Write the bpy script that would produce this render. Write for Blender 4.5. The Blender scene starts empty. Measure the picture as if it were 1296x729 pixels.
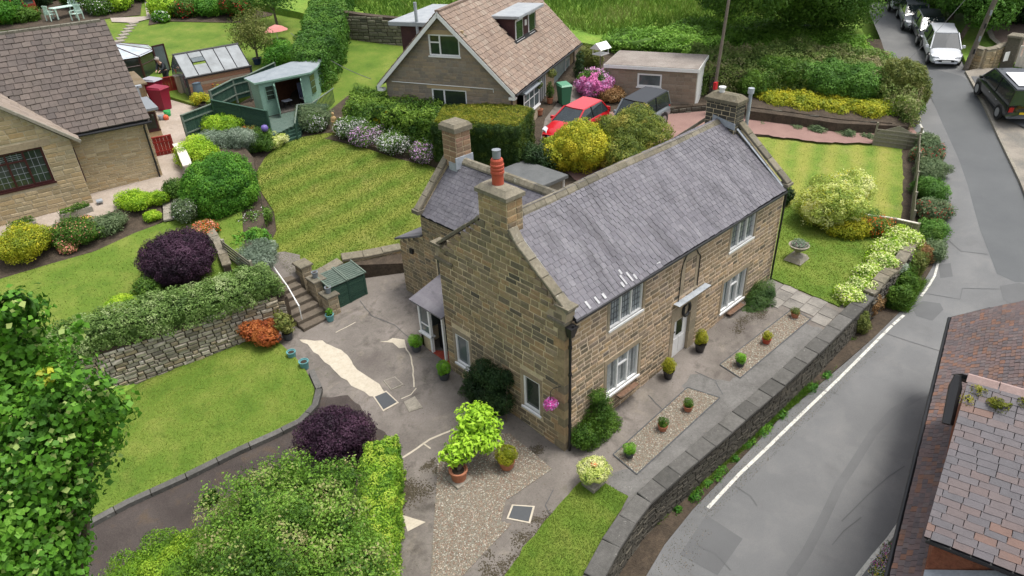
import bpy, bmesh, math, random
import numpy as np
from mathutils import Vector, Matrix
random.seed(7); rng=np.random.default_rng(7)
SC=bpy.context.scene; COL=SC.collection
# ---------------------------------------------------------------- camera
CY,CP,CR=math.radians(47.47),math.radians(31.27),math.radians(-2.59)
CAMP=np.array([-11.96,-10.92,15.93]); FPX=878.9
FW=np.array([math.cos(CP)*math.cos(CY),math.cos(CP)*math.sin(CY),-math.sin(CP)])
_r=np.array([math.sin(CY),-math.cos(CY),0.]); _u=np.cross(_r,FW)
RT=_r*math.cos(CR)+_u*math.sin(CR); UP=np.cross(RT,FW)
cam=bpy.data.objects.new('camera',bpy.data.cameras.new('camera')); COL.objects.link(cam)
cam.data.sensor_width=36; cam.data.lens=36*FPX/1296; cam.data.clip_end=600; cam.data.clip_start=.3
mw=Matrix.Identity(4)
for i in range(3): mw[i][0]=RT[i]; mw[i][1]=UP[i]; mw[i][2]=-FW[i]; mw[i][3]=CAMP[i]
cam.matrix_world=mw; SC.camera=cam
# ---------------------------------------------------------------- sky, sun, exposure
SUN_EL,SUN_AZ=math.radians(73),math.radians(-40)      # azimuth of the sun seen from above, from +X counter-clockwise
wd=bpy.data.worlds.new('World'); SC.world=wd; wd.use_nodes=True
nt=wd.node_tree; bg=nt.nodes['Background']
sk=nt.nodes.new('ShaderNodeTexSky'); sk.sky_type='NISHITA'; sk.sun_disc=False
sk.sun_elevation=SUN_EL; sk.sun_rotation=math.pi/2-SUN_AZ; sk.dust_density=4; sk.air_density=1; sk.ozone_density=1
hs=nt.nodes.new('ShaderNodeHueSaturation'); hs.inputs['Saturation'].default_value=.35
nt.links.new(sk.outputs[0],hs.inputs['Color']); nt.links.new(hs.outputs[0],bg.inputs[0]); bg.inputs[1].default_value=.12
sd=bpy.data.lights.new('sun','SUN'); sd.energy=1.5; sd.angle=math.radians(18); sd.color=(1,.96,.9)
sun=bpy.data.objects.new('sun',sd); COL.objects.link(sun)
_d=Vector((math.cos(SUN_EL)*math.cos(SUN_AZ),math.cos(SUN_EL)*math.sin(SUN_AZ),math.sin(SUN_EL)))
sun.rotation_euler=_d.to_track_quat('Z','Y').to_euler(); sun.location=(0,0,60)
SC.view_settings.view_transform='Standard'; SC.view_settings.look='None'; SC.view_settings.exposure=1.0; SC.view_settings.gamma=1
# ---------------------------------------------------------------- where a line of sight meets the ground planes z=a+bx+cy
PL={'Y':(0,.068,.05),'B':(.1,.06,.15),'RL':(-.15,.06,.15),'UL':(-.35,.05,.2),'BL':(-1.45,.05,.22),'TL':(1.1,.05,.12),'LP':(1.6,.03,.1)}
def ray(px,py): return FW+RT*(px-648)/FPX-UP*(py-364.5)/FPX
def roadz(x,y=0):
    m=max(0,min(x,35)-15); t=min(1,max(0,(x-9)/14)); return -.9-.45*(1-t*t*(3-2*t))+.07*x+.0035*m*m+(0 if x<35 else .07*(x-35))
def zat(pl,x,y):
    if pl=='R': return roadz(x,y)
    if isinstance(pl,(int,float)): return pl
    a,b,c=PL[pl]; return a+b*x+c*y
def pp(px,py,pl,up=0):
    q=ray(px,py)
    if pl=='R':
        z=0
        for i in range(50):
            p=CAMP+q*(z-CAMP[2])/q[2]; z=.5*z+.5*(roadz(p[0])+up)
        return p
    if isinstance(pl,(int,float)): return CAMP+q*(pl+up-CAMP[2])/q[2]
    a,b,c=PL[pl]; t=(a+up+b*CAMP[0]+c*CAMP[1]-CAMP[2])/(q[2]-b*q[0]-c*q[1]); return CAMP+q*t
def mpp(p): return float(np.dot(np.asarray(p)-CAMP,FW))/FPX      # metres per photo pixel at a place
# ---------------------------------------------------------------- materials
MATS={}
def ramp(nt,pal,interp='LINEAR'):
    n=nt.nodes.new('ShaderNodeValToRGB'); n.color_ramp.interpolation=interp; e=n.color_ramp.elements
    k=len(pal)
    while len(e)<k: e.new(.5)
    for i,c in enumerate(pal): e[i].position=(i/(k-1) if k>1 else 0) if interp=='LINEAR' else i/k; e[i].color=(*c,1)
    return n
def noise(nt,co,s,d=3,r=.6,dist=0):
    n=nt.nodes.new('ShaderNodeTexNoise'); n.inputs['Scale'].default_value=s; n.inputs['Detail'].default_value=d; n.inputs['Roughness'].default_value=r; n.inputs['Distortion'].default_value=dist
    nt.links.new(co,n.inputs['Vector']); return n.outputs['Fac']
def mth(nt,op,a,b,c=None):
    n=nt.nodes.new('ShaderNodeMath'); n.operation=op
    for i,x in enumerate((a,b,c)):
        if x is None: continue
        if isinstance(x,(int,float)): n.inputs[i].default_value=x
        else: nt.links.new(x,n.inputs[i])
    return n.outputs[0]
def mr(nt,v,a,b,c,d):
    n=nt.nodes.new('ShaderNodeMapRange'); nt.links.new(v,n.inputs[0])
    for i,x in enumerate((a,b,c,d)): n.inputs[i+1].default_value=x
    return n.outputs[0]
def mixc(nt,f,a,b,mode='MIX'):
    n=nt.nodes.new('ShaderNodeMix'); n.data_type='RGBA'; n.blend_type=mode
    for s,x in ((n.inputs[0],f),(n.inputs[6],a),(n.inputs[7],b)):
        if isinstance(x,(int,float)): s.default_value=x
        elif isinstance(x,tuple): s.default_value=(*x,1)
        else: nt.links.new(x,s)
    return n.outputs[2]
def mat(name,pal,rough=.85,rnd=False,ns=1.,nmix=.25,bump=.3,bs=25.,stains=(),metal=0,spec=.3,leaf=0,const=False,stripe=None,coat=0,fs=None,stretch=None):
    if name in MATS: return MATS[name]
    m=bpy.data.materials.new(name); m.use_nodes=True; nt=m.node_tree; b=nt.nodes['Principled BSDF']
    g=nt.nodes.new('ShaderNodeNewGeometry'); P=g.outputs['Position']; PS=P
    if stretch:
        vm=nt.nodes.new('ShaderNodeVectorMath'); vm.operation='MULTIPLY'; nt.links.new(P,vm.inputs[0]); vm.inputs[1].default_value=stretch; PS=vm.outputs[0]
    if rnd:
        at=nt.nodes.new('ShaderNodeAttribute'); at.attribute_name='r'
        if leaf: f=at.outputs['Fac']
        else:
            oi=nt.nodes.new('ShaderNodeObjectInfo'); f=mth(nt,'FRACT',mth(nt,'ADD',oi.outputs['Random'],at.outputs['Fac']),0)
    else: f=mr(nt,noise(nt,P,ns,4),.3,.7,0,1)
    c=ramp(nt,pal,'CONSTANT' if const else 'LINEAR'); nt.links.new(f,c.inputs[0]); c=c.outputs[0]
    if stripe:   # mown stripes: direction angle, wavelength, strength
        an,wl,st=stripe; sp=nt.nodes.new('ShaderNodeSeparateXYZ'); nt.links.new(P,sp.inputs[0])
        d=mth(nt,'ADD',mth(nt,'MULTIPLY',sp.outputs[0],math.cos(an)*2*math.pi/wl),mth(nt,'MULTIPLY',sp.outputs[1],math.sin(an)*2*math.pi/wl))
        d=mth(nt,'ADD',d,mth(nt,'MULTIPLY',noise(nt,P,.4,1),.9)); w=mth(nt,'SINE',d,0)
        c=mixc(nt,mr(nt,w,-1,1,0,st),c,(.30,.27,.06),'MIX')
    for (sc,sca,lo,hi,am) in stains:
        c=mixc(nt,mr(nt,noise(nt,PS,sca,5,.65,.4),lo,hi,0,am),c,sc)
    if nmix:
        v=mr(nt,noise(nt,P,fs or bs*.5,3,.7),.25,.75,1-nmix,1+nmix); vv=nt.nodes.new('ShaderNodeCombineXYZ')
        for i in range(3): nt.links.new(v,vv.inputs[i])
        c=mixc(nt,1.,c,vv.outputs[0],'MULTIPLY')
    nt.links.new(c,b.inputs['Base Color']); b.inputs['Roughness'].default_value=rough; b.inputs['Metallic'].default_value=metal
    b.inputs['Specular IOR Level'].default_value=spec; b.inputs['Coat Weight'].default_value=coat
    if bump:
        bn=nt.nodes.new('ShaderNodeBump'); bn.inputs['Strength'].default_value=bump; bn.inputs['Distance'].default_value=.03
        nt.links.new(noise(nt,P,bs,5,.7),bn.inputs['Height']); nt.links.new(bn.outputs[0],b.inputs['Normal'])
    if leaf:
        tr=nt.nodes.new('ShaderNodeBsdfTranslucent'); nt.links.new(c,tr.inputs[0]); mx=nt.nodes.new('ShaderNodeMixShader'); mx.inputs[0].default_value=leaf
        nt.links.new(b.outputs[0],mx.inputs[1]); nt.links.new(tr.outputs[0],mx.inputs[2]); nt.links.new(mx.outputs[0],nt.nodes['Material Output'].inputs[0])
    MATS[name]=m; return m
LK=1.25
def pm(name,c,rough=.5,metal=0,spec=.4,coat=0,nm=.06,bump=0): return mat(name,[c,c],rough,nmix=nm,bump=bump,bs=20,metal=metal,spec=spec,coat=coat)
def lf(name,*pal,tr=.3): return mat(name,[tuple(min(.8,x*LK) for x in c) for c in pal],.55,rnd=True,nmix=0,bump=0,leaf=tr,spec=.25)
# ---------------------------------------------------------------- mesh builder
class MB:
    def __init__(s): s.v=[]; s.f=[]; s.m=[]; s.r=[]
    def add(s,vs,fs,mi=0,r=0.):
        o=len(s.v); s.v+= [tuple(map(float,p)) for p in vs]; s.f+=[tuple(i+o for i in f) for f in fs]; s.m+=[mi]*len(fs); s.r+=[r]*len(fs); return s
    def box(s,x0,x1,y0,y1,z0,z1,mi=0,r=0.):
        return s.add([(x,y,z) for z in (z0,z1) for y in (y0,y1) for x in (x0,x1)],[(0,2,3,1),(4,5,7,6),(0,1,5,4),(2,6,7,3),(0,4,6,2),(1,3,7,5)],mi,r)
    def bbox(s,x0,x1,y0,y1,z0,z1,b=.02,mi=0):   # box with bevelled top edges
        return s.hexa([(x0,y0,z0),(x1,y0,z0),(x1,y1,z0),(x0,y1,z0)],[(x0,y0,z1-b),(x1,y0,z1-b),(x1,y1,z1-b),(x0,y1,z1-b)],mi,False).hexa([(x0,y0,z1-b),(x1,y0,z1-b),(x1,y1,z1-b),(x0,y1,z1-b)],[(x0+b,y0+b,z1),(x1-b,y0+b,z1),(x1-b,y1-b,z1),(x0+b,y1-b,z1)],mi)
    def hexa(s,bot,top,mi=0,cap=True):
        n=len(bot); fs=[(i,(i+1)%n,n+(i+1)%n,n+i) for i in range(n)]
        if cap: fs.append(tuple(range(n,2*n)))
        fs.append(tuple(range(n-1,-1,-1))); return s.add(list(bot)+list(top),fs,mi)
    def fb(s,fr,u0,u1,v0,v1,n0,n1,mi=0,r=0.):   # box in a wall frame
        O,U,N,Z=fr; return s.add([O+U*u+N*n+Z*v for v in (v0,v1) for n in (n1,n0) for u in (u0,u1)],[(0,2,3,1),(4,5,7,6),(0,1,5,4),(2,6,7,3),(0,4,6,2),(1,3,7,5)],mi,r)
    def tube(s,pts,r,n=8,mi=0,cap=True):
        pts=[np.array(p,float) for p in pts]; rs=r if isinstance(r,(list,tuple)) else [r]*len(pts); o=len(s.v); rings=[]
        for i,p in enumerate(pts):
            d=pts[min(i+1,len(pts)-1)]-pts[max(i-1,0)]; d/=np.linalg.norm(d)+1e-9
            a=np.cross(d,[0,0,1.] if abs(d[2])<.9 else [1.,0,0]); a/=np.linalg.norm(a); b=np.cross(d,a)
            rings.append([p+(a*math.cos(t)+b*math.sin(t))*rs[i] for t in np.linspace(0,2*math.pi,n,endpoint=False)])
        vs=[q for R in rings for q in R]; fs=[(i*n+j,i*n+(j+1)%n,(i+1)*n+(j+1)%n,(i+1)*n+j) for i in range(len(pts)-1) for j in range(n)]
        if cap: fs+=[tuple(range(n-1,-1,-1)),tuple((len(pts)-1)*n+j for j in range(n))]
        return s.add(vs,fs,mi)
    def lathe(s,prof,n=16,c=(0,0,0),mi=0,sx=1,sy=1):
        vs=[(c[0]+r*math.cos(t)*sx,c[1]+r*math.sin(t)*sy,c[2]+z) for r,z in prof for t in np.linspace(0,2*math.pi,n,endpoint=False)]
        fs=[(i*n+j,i*n+(j+1)%n,(i+1)*n+(j+1)%n,(i+1)*n+j) for i in range(len(prof)-1) for j in range(n)]
        fs+=[tuple(range(n-1,-1,-1)),tuple((len(prof)-1)*n+j for j in range(n))]
        return s.add(vs,fs,mi)
    def rib(s,pts,w,th=.004,zf=None,mi=0):   # flat ribbon along points
        P=[np.array(p,float) for p in pts]; L=[];R=[]
        for i,p in enumerate(P):
            d=P[min(i+1,len(P)-1)]-P[max(i-1,0)]; n=np.array([-d[1],d[0],0]); n/=np.linalg.norm(n)+1e-9; ww=w[i] if isinstance(w,(list,tuple)) else w
            L.append(p+n*ww/2); R.append(p-n*ww/2)
        if zf:
            for q in L+R: q[2]=zf(q[0],q[1])
        for q in L+R: q[2]+=th
        k=len(P); return s.add(L+R,[(i,k+i,k+i+1,i+1) for i in range(k-1)],mi)
    def build(s,name,mats,parent=None,loc=None,rotz=0,smooth=False,sub=None):
        me=bpy.data.meshes.new(name); me.from_pydata(s.v,[],s.f)
        if not isinstance(mats,(list,tuple)): mats=[mats]
        for m in mats: me.materials.append(m)
        me.polygons.foreach_set('material_index',s.m)
        if any(s.r): a=me.attributes.new('r','FLOAT','FACE'); a.data.foreach_set('value',s.r)
        if smooth: me.polygons.foreach_set('use_smooth',[True]*len(s.f))
        me.update(); return link(name,me,parent,loc,rotz,sub)
def link(name,me,parent=None,loc=None,rotz=0,sub=None):
    o=bpy.data.objects.new(name,me); COL.objects.link(o)
    if parent: o.parent=parent
    if loc is not None: o.location=loc
    if rotz: o.rotation_euler=(0,0,rotz)
    if sub: md=o.modifiers.new('s','SUBSURF'); md.levels=md.render_levels=sub
    return o
def E(name,label,cat,loc=(0,0,0),rotz=0,group=None):
    o=bpy.data.objects.new(name,None); COL.objects.link(o); o.location=loc; o.rotation_euler=(0,0,rotz); o.empty_display_size=.2; return T(o,label,cat,group)
def T(o,label,cat,group=None):
    o['label']=label; o['category']=cat
    if group: o['group']=group
    return o
def S(o): o['kind']='structure'; return o
def K(o): o['kind']='stuff'; return o
def copytree(o,parent=None):
    c=o.copy(); COL.objects.link(c); c.parent=parent
    for ch in o.children: copytree(ch,c)
    return c
def W(root):   # local->world of a root with loc and z rotation
    return Matrix.Translation(root.location)@Matrix.Rotation(root.rotation_euler[2],4,'Z')
V3=lambda *a: np.array(a,float)
Zv=V3(0,0,1)
# ---------------------------------------------------------------- repeated pieces (stones, tiles, slabs)
def unit_stone(k):
    R=random.Random(k); j=lambda a:R.uniform(-a,a)
    c=[(0,0),(1,0),(1,1),(0,1)]
    ring=[(x+(.06 if x<.5 else -.06)*R.random(),.55+j(.1),z+(.10 if z<.5 else -.10)*R.random()) for x,z in c]
    fr=[(x+(.1 if x<.5 else -.1),1+j(.25),z+(.16 if z<.5 else -.16)) for x,z in c]; bk=[(x,-1,z) for x,z in c]
    m=MB(); m.add(bk+ring+fr,[(i,(i+1)%4,4+(i+1)%4,4+i) for i in range(4)]+[(4+i,4+(i+1)%4,8+(i+1)%4,8+i) for i in range(4)]+[(8,9,10,11)]); return m
def unit_tile(k):
    R=random.Random(k); j=lambda a:R.uniform(-a,a)
    m=MB(); b=[(0,0,j(.05)),(1,0,j(.05)),(1,0,1),(0,0,1)]; t=[(0.01,1+j(.3),b[0][2]+.02),(.99,1+j(.3),b[1][2]+.02),(.98,1,.99),(.02,1,.99)]
    m.add(b+t,[(i,(i+1)%4,4+(i+1)%4,4+i) for i in range(4)]+[(4,5,6,7)]); return m
UN={'stone':[unit_stone(k) for k in range(6)],'tile':[unit_tile(k) for k in range(5)]}
_um={}
def unit_mesh(kind,k,mt):
    key=(kind,k,mt.name)
    if key not in _um:
        u=UN[kind][k]; me=bpy.data.meshes.new(kind); me.from_pydata(u.v,[],u.f); me.materials.append(mt); _um[key]=me
    return _um[key]
def pieces(root,name,L,kind,mt,maxn=300,parent=None):
    # L: list of (pos,Uvec,Nvec,Vvec[,mat]) in root-local coordinates
    if not L: return
    Wm=W(root) if root else Matrix.Identity(4); cp=Vector(CAMP)
    key=[]
    for q in L:
        p=Wm@Vector(q[0]+q[1]*.5+q[3]*.5); n=(Wm.to_3x3()@Vector(q[2])).normalized(); d=cp-p
        dd=(p-cp); zc=dd.dot(Vector(FW)); x=dd.dot(Vector(RT))/zc*FPX; y=dd.dot(Vector(UP))/zc*FPX
        vis=(abs(x)<660 and abs(y)<375 and n.dot(d)>0)
        key.append(((0 if vis else 1),d.length_squared/(np.linalg.norm(q[1])*np.linalg.norm(q[3])+1e-6)))
    order=sorted(range(len(L)),key=lambda i:key[i])
    nk=len(UN[kind]); M2=[]; 
    for c,i in enumerate(order):
        q=L[i]; k=random.randrange(nk); m=q[4] if len(q)>4 else mt
        if c<maxn and key[i][0]==0:
            o=bpy.data.objects.new(name,unit_mesh(kind,k,m)); COL.objects.link(o); o.parent=parent or root
            U,N,Vv=map(Vector,q[1:4]); mm=Matrix((( U[0],N[0],Vv[0],q[0][0]),(U[1],N[1],Vv[1],q[0][1]),(U[2],N[2],Vv[2],q[0][2]),(0,0,0,1)))
            o.matrix_basis=mm
        else: M2.append((q,k,m))
    if M2:
        ms=[]; mb=MB()
        for q,k,m in M2:
            if m not in ms: ms.append(m)
            u=np.array(UN[kind][k].v); p=q[0]+u[:,0:1]*q[1]+u[:,1:2]*q[2]+u[:,2:3]*q[3]
            mb.add(p,UN[kind][k].f,ms.index(m),random.random())
        K(mb.build(name+'_courses',ms,parent or root))
def free(intervals,holes,v0,v1):
    out=list(intervals)
    for (a,b,c,d) in holes:
        if v1>c+.01 and v0<d-.01:
            nw=[]
            for (x,y) in out:
                if b<=x or a>=y: nw.append((x,y)); continue
                if a-x>.04: nw.append((x,a))
                if y-b>.04: nw.append((b,y))
            out=nw
    return out
def masonry(root,fr,v0,v1,prof,holes,h,lr,mt,name='stone',maxn=300,proud=.018,gap=.012,vary=.25,collect=None,quoins=0,vf=None):
    # prof(v)->(umin,umax); h course height; lr length range
    O,U,N,Z=fr; L=[] if collect is None else collect; v=v0
    while v<v1-.03:
        hh=h*random.uniform(1-vary,1+vary); hh=min(hh,v1-v)
        pr=prof(v+hh*.8)
        if pr and pr[1]-pr[0]>.08:
            for a,b in free([pr],holes,v,v+hh):
                u=a; first=True
                while u<b-.02:
                    w=random.uniform(*lr)
                    if b-u-w<lr[0]*.6: w=b-u
                    if vf is None or vf(u+w/2,v):
                        pd=proud*random.uniform(.5,1.4)
                        L.append((O+U*(u+gap/2)+Z*(v+gap/2),U*(w-gap),N*pd,Z*(hh-gap)))
                    u+=w
        v+=hh
    if collect is None: pieces(root,name,L,'stone',mt,maxn)
    return L
def tiles(root,O,U,Vv,ulen,vlen,w,gauge,mt,name,maxn=300,t=.012,over=1.25,inside=None,collect=None,skew=0,wv=.08,mats2=None,sag=None):
    # O eave-left corner, U unit along eave, Vv unit up the slope
    N=np.cross(U,Vv); N/=np.linalg.norm(N)
    if N[2]<0: N=-N
    L=[] if collect is None else collect; rows=int(round(vlen/gauge))
    for r in range(rows):
        v=r*gauge; u=-random.uniform(.2,.8)*w if wv else (-.5*w if r%2 else 0)
        while u<ulen:
            ww=w*random.uniform(1-wv,1+wv); a=max(u,0); b=min(u+ww,ulen)
            if b-a>.03 and (inside is None or inside((a+b)/2,v+gauge*.5)):
                ln=gauge*over; dv=Vv*ln-N*t*.9; dv2=dv/np.linalg.norm(dv); N2=np.cross(U,dv2); N2=N2 if N2[2]>0 else -N2
                dv=dv*(1+random.uniform(-.02,.02)); p=O+U*(a+.003)+Vv*(v-random.uniform(0,.012))+N*(t+random.uniform(0,.004))
                if sag: p=p+V3(0,0,sag((a+b)/2,v))
                m=mt
                if mats2:
                    for mm,pb in mats2:
                        if random.random()<pb: m=mm
                L.append((p+U*.001,U*(b-a-.007),N2*t,dv,m))
            u+=ww
    if collect is None: pieces(root,name,L,'tile',mt,maxn)
    return L
# ---------------------------------------------------------------- foliage
_bm=bmesh.new(); bmesh.ops.create_icosphere(_bm,subdivisions=3,radius=1); _bm.verts.ensure_lookup_table()
IV=np.array([v.co[:] for v in _bm.verts]); IF=np.array([[v.index for v in f.verts] for f in _bm.faces]); _bm.free()
def lump(P,s,seed):
    a=np.zeros(len(P)); R=np.random.default_rng(seed)
    for k in range(5):
        d=R.normal(size=3); d/=np.linalg.norm(d); a+=np.sin(P@d*s*(1+.5*k)+R.uniform(0,6))/(1+.35*k)
    return a/2.6
def blobs(B,amp=.16,fr=2.2,flat=None):
    V=[];Fc=[];o=0
    for i,(c,r) in enumerate(B):
        r=np.array(r if hasattr(r,'__len__') else (r,r,r),float); P=IV*(1+amp*lump(IV*1.0,fr*1.6,int(rng.integers(1e6))))[:,None]*r+np.array(c)
        if flat is not None: P[:,2]=np.maximum(P[:,2],flat-.05)
        V.append(P);Fc.append(IF+o);o+=len(P)
    return np.vstack(V),np.vstack(Fc)
def leafmesh(name,V,F,n,size,mats,parent=None,thick=.12,asp=.6,up=.25,spread=.8,flat=None,core=True,flowers=None,clump=.9,smooth=False,coreidx=0,ns=1.2,shrink=.0,cl=None):
    V=np.asarray(V,float);F=np.asarray(F); A,B,C=V[F[:,0]],V[F[:,1]],V[F[:,2]]
    nr=np.cross(B-A,C-A); ar=np.linalg.norm(nr,axis=1)+1e-12; nu=nr/ar[:,None]
    if core: n=int(max(n,min(70000,1.6*ar.sum()*.5/(size*size*asp*.5))))
    idx=rng.choice(len(F),n,p=ar/ar.sum()); a,b=rng.random(n),rng.random(n); s=a+b>1; a[s]=1-a[s]; b[s]=1-b[s]
    P=A[idx]+(B-A)[idx]*a[:,None]+(C-A)[idx]*b[:,None]; Nn=nu[idx]
    dp=rng.random(n)**1.5*thick*1.3-thick*.55
    P=P-Nn*dp[:,None]+rng.normal(size=(n,3))*thick*.18
    # twig clumps: leaves gather on little domes with dark gaps between them
    cs=cl if cl is not None else min(max(size*3.6,.2),.24*float(np.ptp(V,axis=0).max())+.02); crv=np.zeros(n)
    if cs>0 and n>60:
        M=int(min(600,max(8,ar.sum()*.5/(cs*cs*.9)))); cen=P[rng.choice(n,M,replace=M>n)]; cr=rng.normal(size=M)*.2; best=np.full(n,9e9,np.float32); bi=np.zeros(n,int); ch=rng.uniform(-.35,.6,M)*cs
        Pf=(P-P.mean(0)).astype(np.float32); Cf=(cen-P.mean(0)).astype(np.float32)
        for k0 in range(0,n,8000):
            q_=Pf[k0:k0+8000]; d=np.maximum((q_**2).sum(1)[:,None]+(Cf**2).sum(1)[None]-2*q_@Cf.T,0); j=d.argmin(1); bi[k0:k0+8000]=j; best[k0:k0+8000]=d[np.arange(len(j)),j]
        dd=np.sqrt(best)/cs; Rd=(P-cen[bi]); P=P+Nn*(cs*.55*(1-np.clip(dd,0,1.2)**2)-cs*.25+ch[bi]*.45)[:,None]; crv=cr[bi]; Nn=Nn+Rd/cs*1.1
    if flat is not None: k=P[:,2]>flat; P=P[k];Nn=Nn[k];crv=crv[k];n=len(P)
    Nl=Nn+rng.normal(size=(n,3))*spread*.7+np.array([0,0,up]); Nl/=np.linalg.norm(Nl,axis=1)[:,None]
    t=np.cross(Nl,rng.normal(size=(n,3))); t/=np.linalg.norm(t,axis=1)[:,None]; bt=np.cross(Nl,t)
    sz=size*rng.uniform(.65,1.3,n)[:,None]; w=sz*asp
    LV=np.empty((n,4,3)); LV[:,0]=P-t*sz*.5; LV[:,1]=P-bt*w*.5-t*sz*.05+Nl*sz*.08; LV[:,2]=P+t*sz*.5-Nl*sz*.12; LV[:,3]=P+bt*w*.5-t*sz*.05+Nl*sz*.08
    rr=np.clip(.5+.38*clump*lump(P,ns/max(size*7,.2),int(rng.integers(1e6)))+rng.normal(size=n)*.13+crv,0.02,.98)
    verts=[LV.reshape(-1,3)]; nl=n; mats=list(mats) if isinstance(mats,(list,tuple)) else [mats]
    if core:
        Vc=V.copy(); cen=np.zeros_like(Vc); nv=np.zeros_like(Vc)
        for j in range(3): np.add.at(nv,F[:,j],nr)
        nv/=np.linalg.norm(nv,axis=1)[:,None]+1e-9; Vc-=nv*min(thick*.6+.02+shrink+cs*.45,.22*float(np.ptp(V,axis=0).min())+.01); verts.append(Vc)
    allv=np.vstack(verts); nf=n+(len(F) if core else 0); me=bpy.data.meshes.new(name)
    me.vertices.add(len(allv)); me.vertices.foreach_set('co',allv.ravel())
    lv=np.arange(4*n); 
    if core: lv=np.concatenate([lv,(F+4*n).ravel()])
    me.loops.add(len(lv)); me.loops.foreach_set('vertex_index',lv)
    ls=np.arange(n)*4
    if core: ls=np.concatenate([ls,4*n+np.arange(len(F))*3])
    me.polygons.add(nf); me.polygons.foreach_set('loop_start',ls)
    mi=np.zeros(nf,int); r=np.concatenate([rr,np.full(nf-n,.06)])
    if flowers:
        for (mid,frac,s2) in flowers:
            k=rng.random(n)<frac*(1.4 if True else 1); k&=(lump(P,3,mid*7+3)>-.1) ; mi[:n][k]=mid
    me.polygons.foreach_set('material_index',mi); me.update(calc_edges=True)
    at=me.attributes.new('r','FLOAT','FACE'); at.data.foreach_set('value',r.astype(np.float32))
    for m in mats: me.materials.append(m)
    return link(name,me,parent)
def prismsurf(poly,z0f,z1f,step=.5,amp=.07,fs=2.,round_=.0):
    # closed hedge-like surface from an outline polygon; returns triangles
    pts=[]; n=len(poly)
    for i in range(n):
        a,b=np.array(poly[i],float),np.array(poly[(i+1)%n],float); k=max(1,int(np.linalg.norm(b-a)/step))
        for j in range(k): pts.append(a+(b-a)*j/k)
    pts=np.array(pts); c=pts.mean(0); m=len(pts); lay=4
    V=[];F=[]
    for l in range(lay+1):
        for p in pts: z0,z1=z0f(*p),z1f(*p); V.append((p[0],p[1],z0+(z1-z0)*l/lay))
    V=np.array(V); V+= (lump(V,fs,int(rng.integers(1e6)))*amp)[:,None]*np.array([1,1,.8])
    for l in range(lay):
        for i in range(m):
            a=l*m+i;b=l*m+(i+1)%m; F+= [(a,b,b+m),(a,b+m,a+m)]
    from mathutils.geometry import tessellate_polygon
    tt=tessellate_polygon([[Vector((p[0],p[1],0)) for p in pts]])
    ar=0
    for t in tt:
        a,b,cc=[pts[i] for i in t]; s=(b[0]-a[0])*(cc[1]-a[1])-(b[1]-a[1])*(cc[0]-a[0])
        F.append(tuple(lay*m+i for i in (t if s>0 else (t[0],t[2],t[1]))))
    x,y=pts[:,0],pts[:,1]; sg=np.sum(x*np.roll(y,-1)-y*np.roll(x,-1))
    if sg<0:
        F=[(f[0],f[2],f[1]) if k<2*lay*m else f for k,f in enumerate(F)]
    return V,np.array(F)
def hedge(name,label,poly,base,h,n,size,mt,step=.4,amp=.08,cat='hedge',thick=.14,asp=.6,trunk=True,**kw):
    zf=lambda x,y:zat(base,x,y); c=np.mean(poly,0)
    V,F=prismsurf(poly,lambda x,y:zf(x,y)-.05,(lambda x,y:zf(x,y)+h) if not callable(h) else h,step,amp)
    o=E(name,label,cat,(c[0],c[1],zf(*c))); V=V-np.array(o.location)
    leafmesh('foliage',V,F,n,size,mt,o,thick=thick,asp=asp,**kw); return o
def pix_poly(pxs,pl,up=0): return [pp(x,y,pl,up)[:2] for x,y in pxs]
def bush(name,label,bx,by,wpx,hpx,pl,mt,n=1500,size=.09,cat='shrub',shape='round',group=None,flowers=None,asp=.6,dens=1,spread=.8,hs=None,stem=False,amp=.16,up=.25,thick=None,depthk=1.):
    b=pp(bx,by,pl); m=mpp(b); w=wpx*m; v=ray(bx,by); v=v/np.linalg.norm(v); sn,cs=-v[2],math.sqrt(1-v[2]**2)
    D=w*depthk; H=hs if hs else max(.35*w,(hpx*m-D*.75*sn)/cs)
    hd=np.array([v[0],v[1]])/cs; c=b[:2]+hd*D*.45; z0=zat(pl,*c) if not isinstance(pl,(int,float)) else pl
    R=random.Random(hash((bx,by))%9999); B=[]
    o=E(name,label,cat,(c[0],c[1],z0),0,group)
    if shape=='round': B=[((0,0,H*.5),(w*.45,D*.45,H*.5))]+[((math.cos(t)*w*.16,math.sin(t)*D*.16,H*(.5+.1*math.sin(t*2.3))),(w*.32,D*.32,H*.4)) for t in (0.4,1.7,2.9,4.1,5.3)]; amp=.07
    elif shape=='cone': B=[((0,0,H*.35),(w*.45,D*.45,H*.36)),((0,0,H*.68),(w*.3,D*.3,H*.34))]
    else:
        k=9 if shape=='loose' else 6
        B=[((0,0,H*.42),(w*.36,D*.36,H*.44))]
        for i in range(k):
            a=R.uniform(0,6.28); q=R.uniform(.35,.62); rr=R.uniform(.2,.32); B.append(((math.cos(a)*w*.5*q*1.1,math.sin(a)*D*.5*q*1.1,H*R.uniform(.3,.72)),(w*rr,D*rr,H*rr*1.0)))
    V,F=blobs(B,amp,flat=0); 
    leafmesh('crown',V,F,int(n*dens),size,mt,o,thick=thick or min(.25,w*.14),flat=-.02,asp=asp,flowers=flowers,spread=spread,up=up)
    mb=MB(); mb.tube([(0,0,-.1),(0,0,H*.5)],[.05+.015*w,.03],6); mb.build('stem',M_bark,o)
    return o
M_bark=mat('bark',[(.09,.065,.045),(.16,.13,.1)],.9,ns=8,bump=.6,bs=40)
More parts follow.
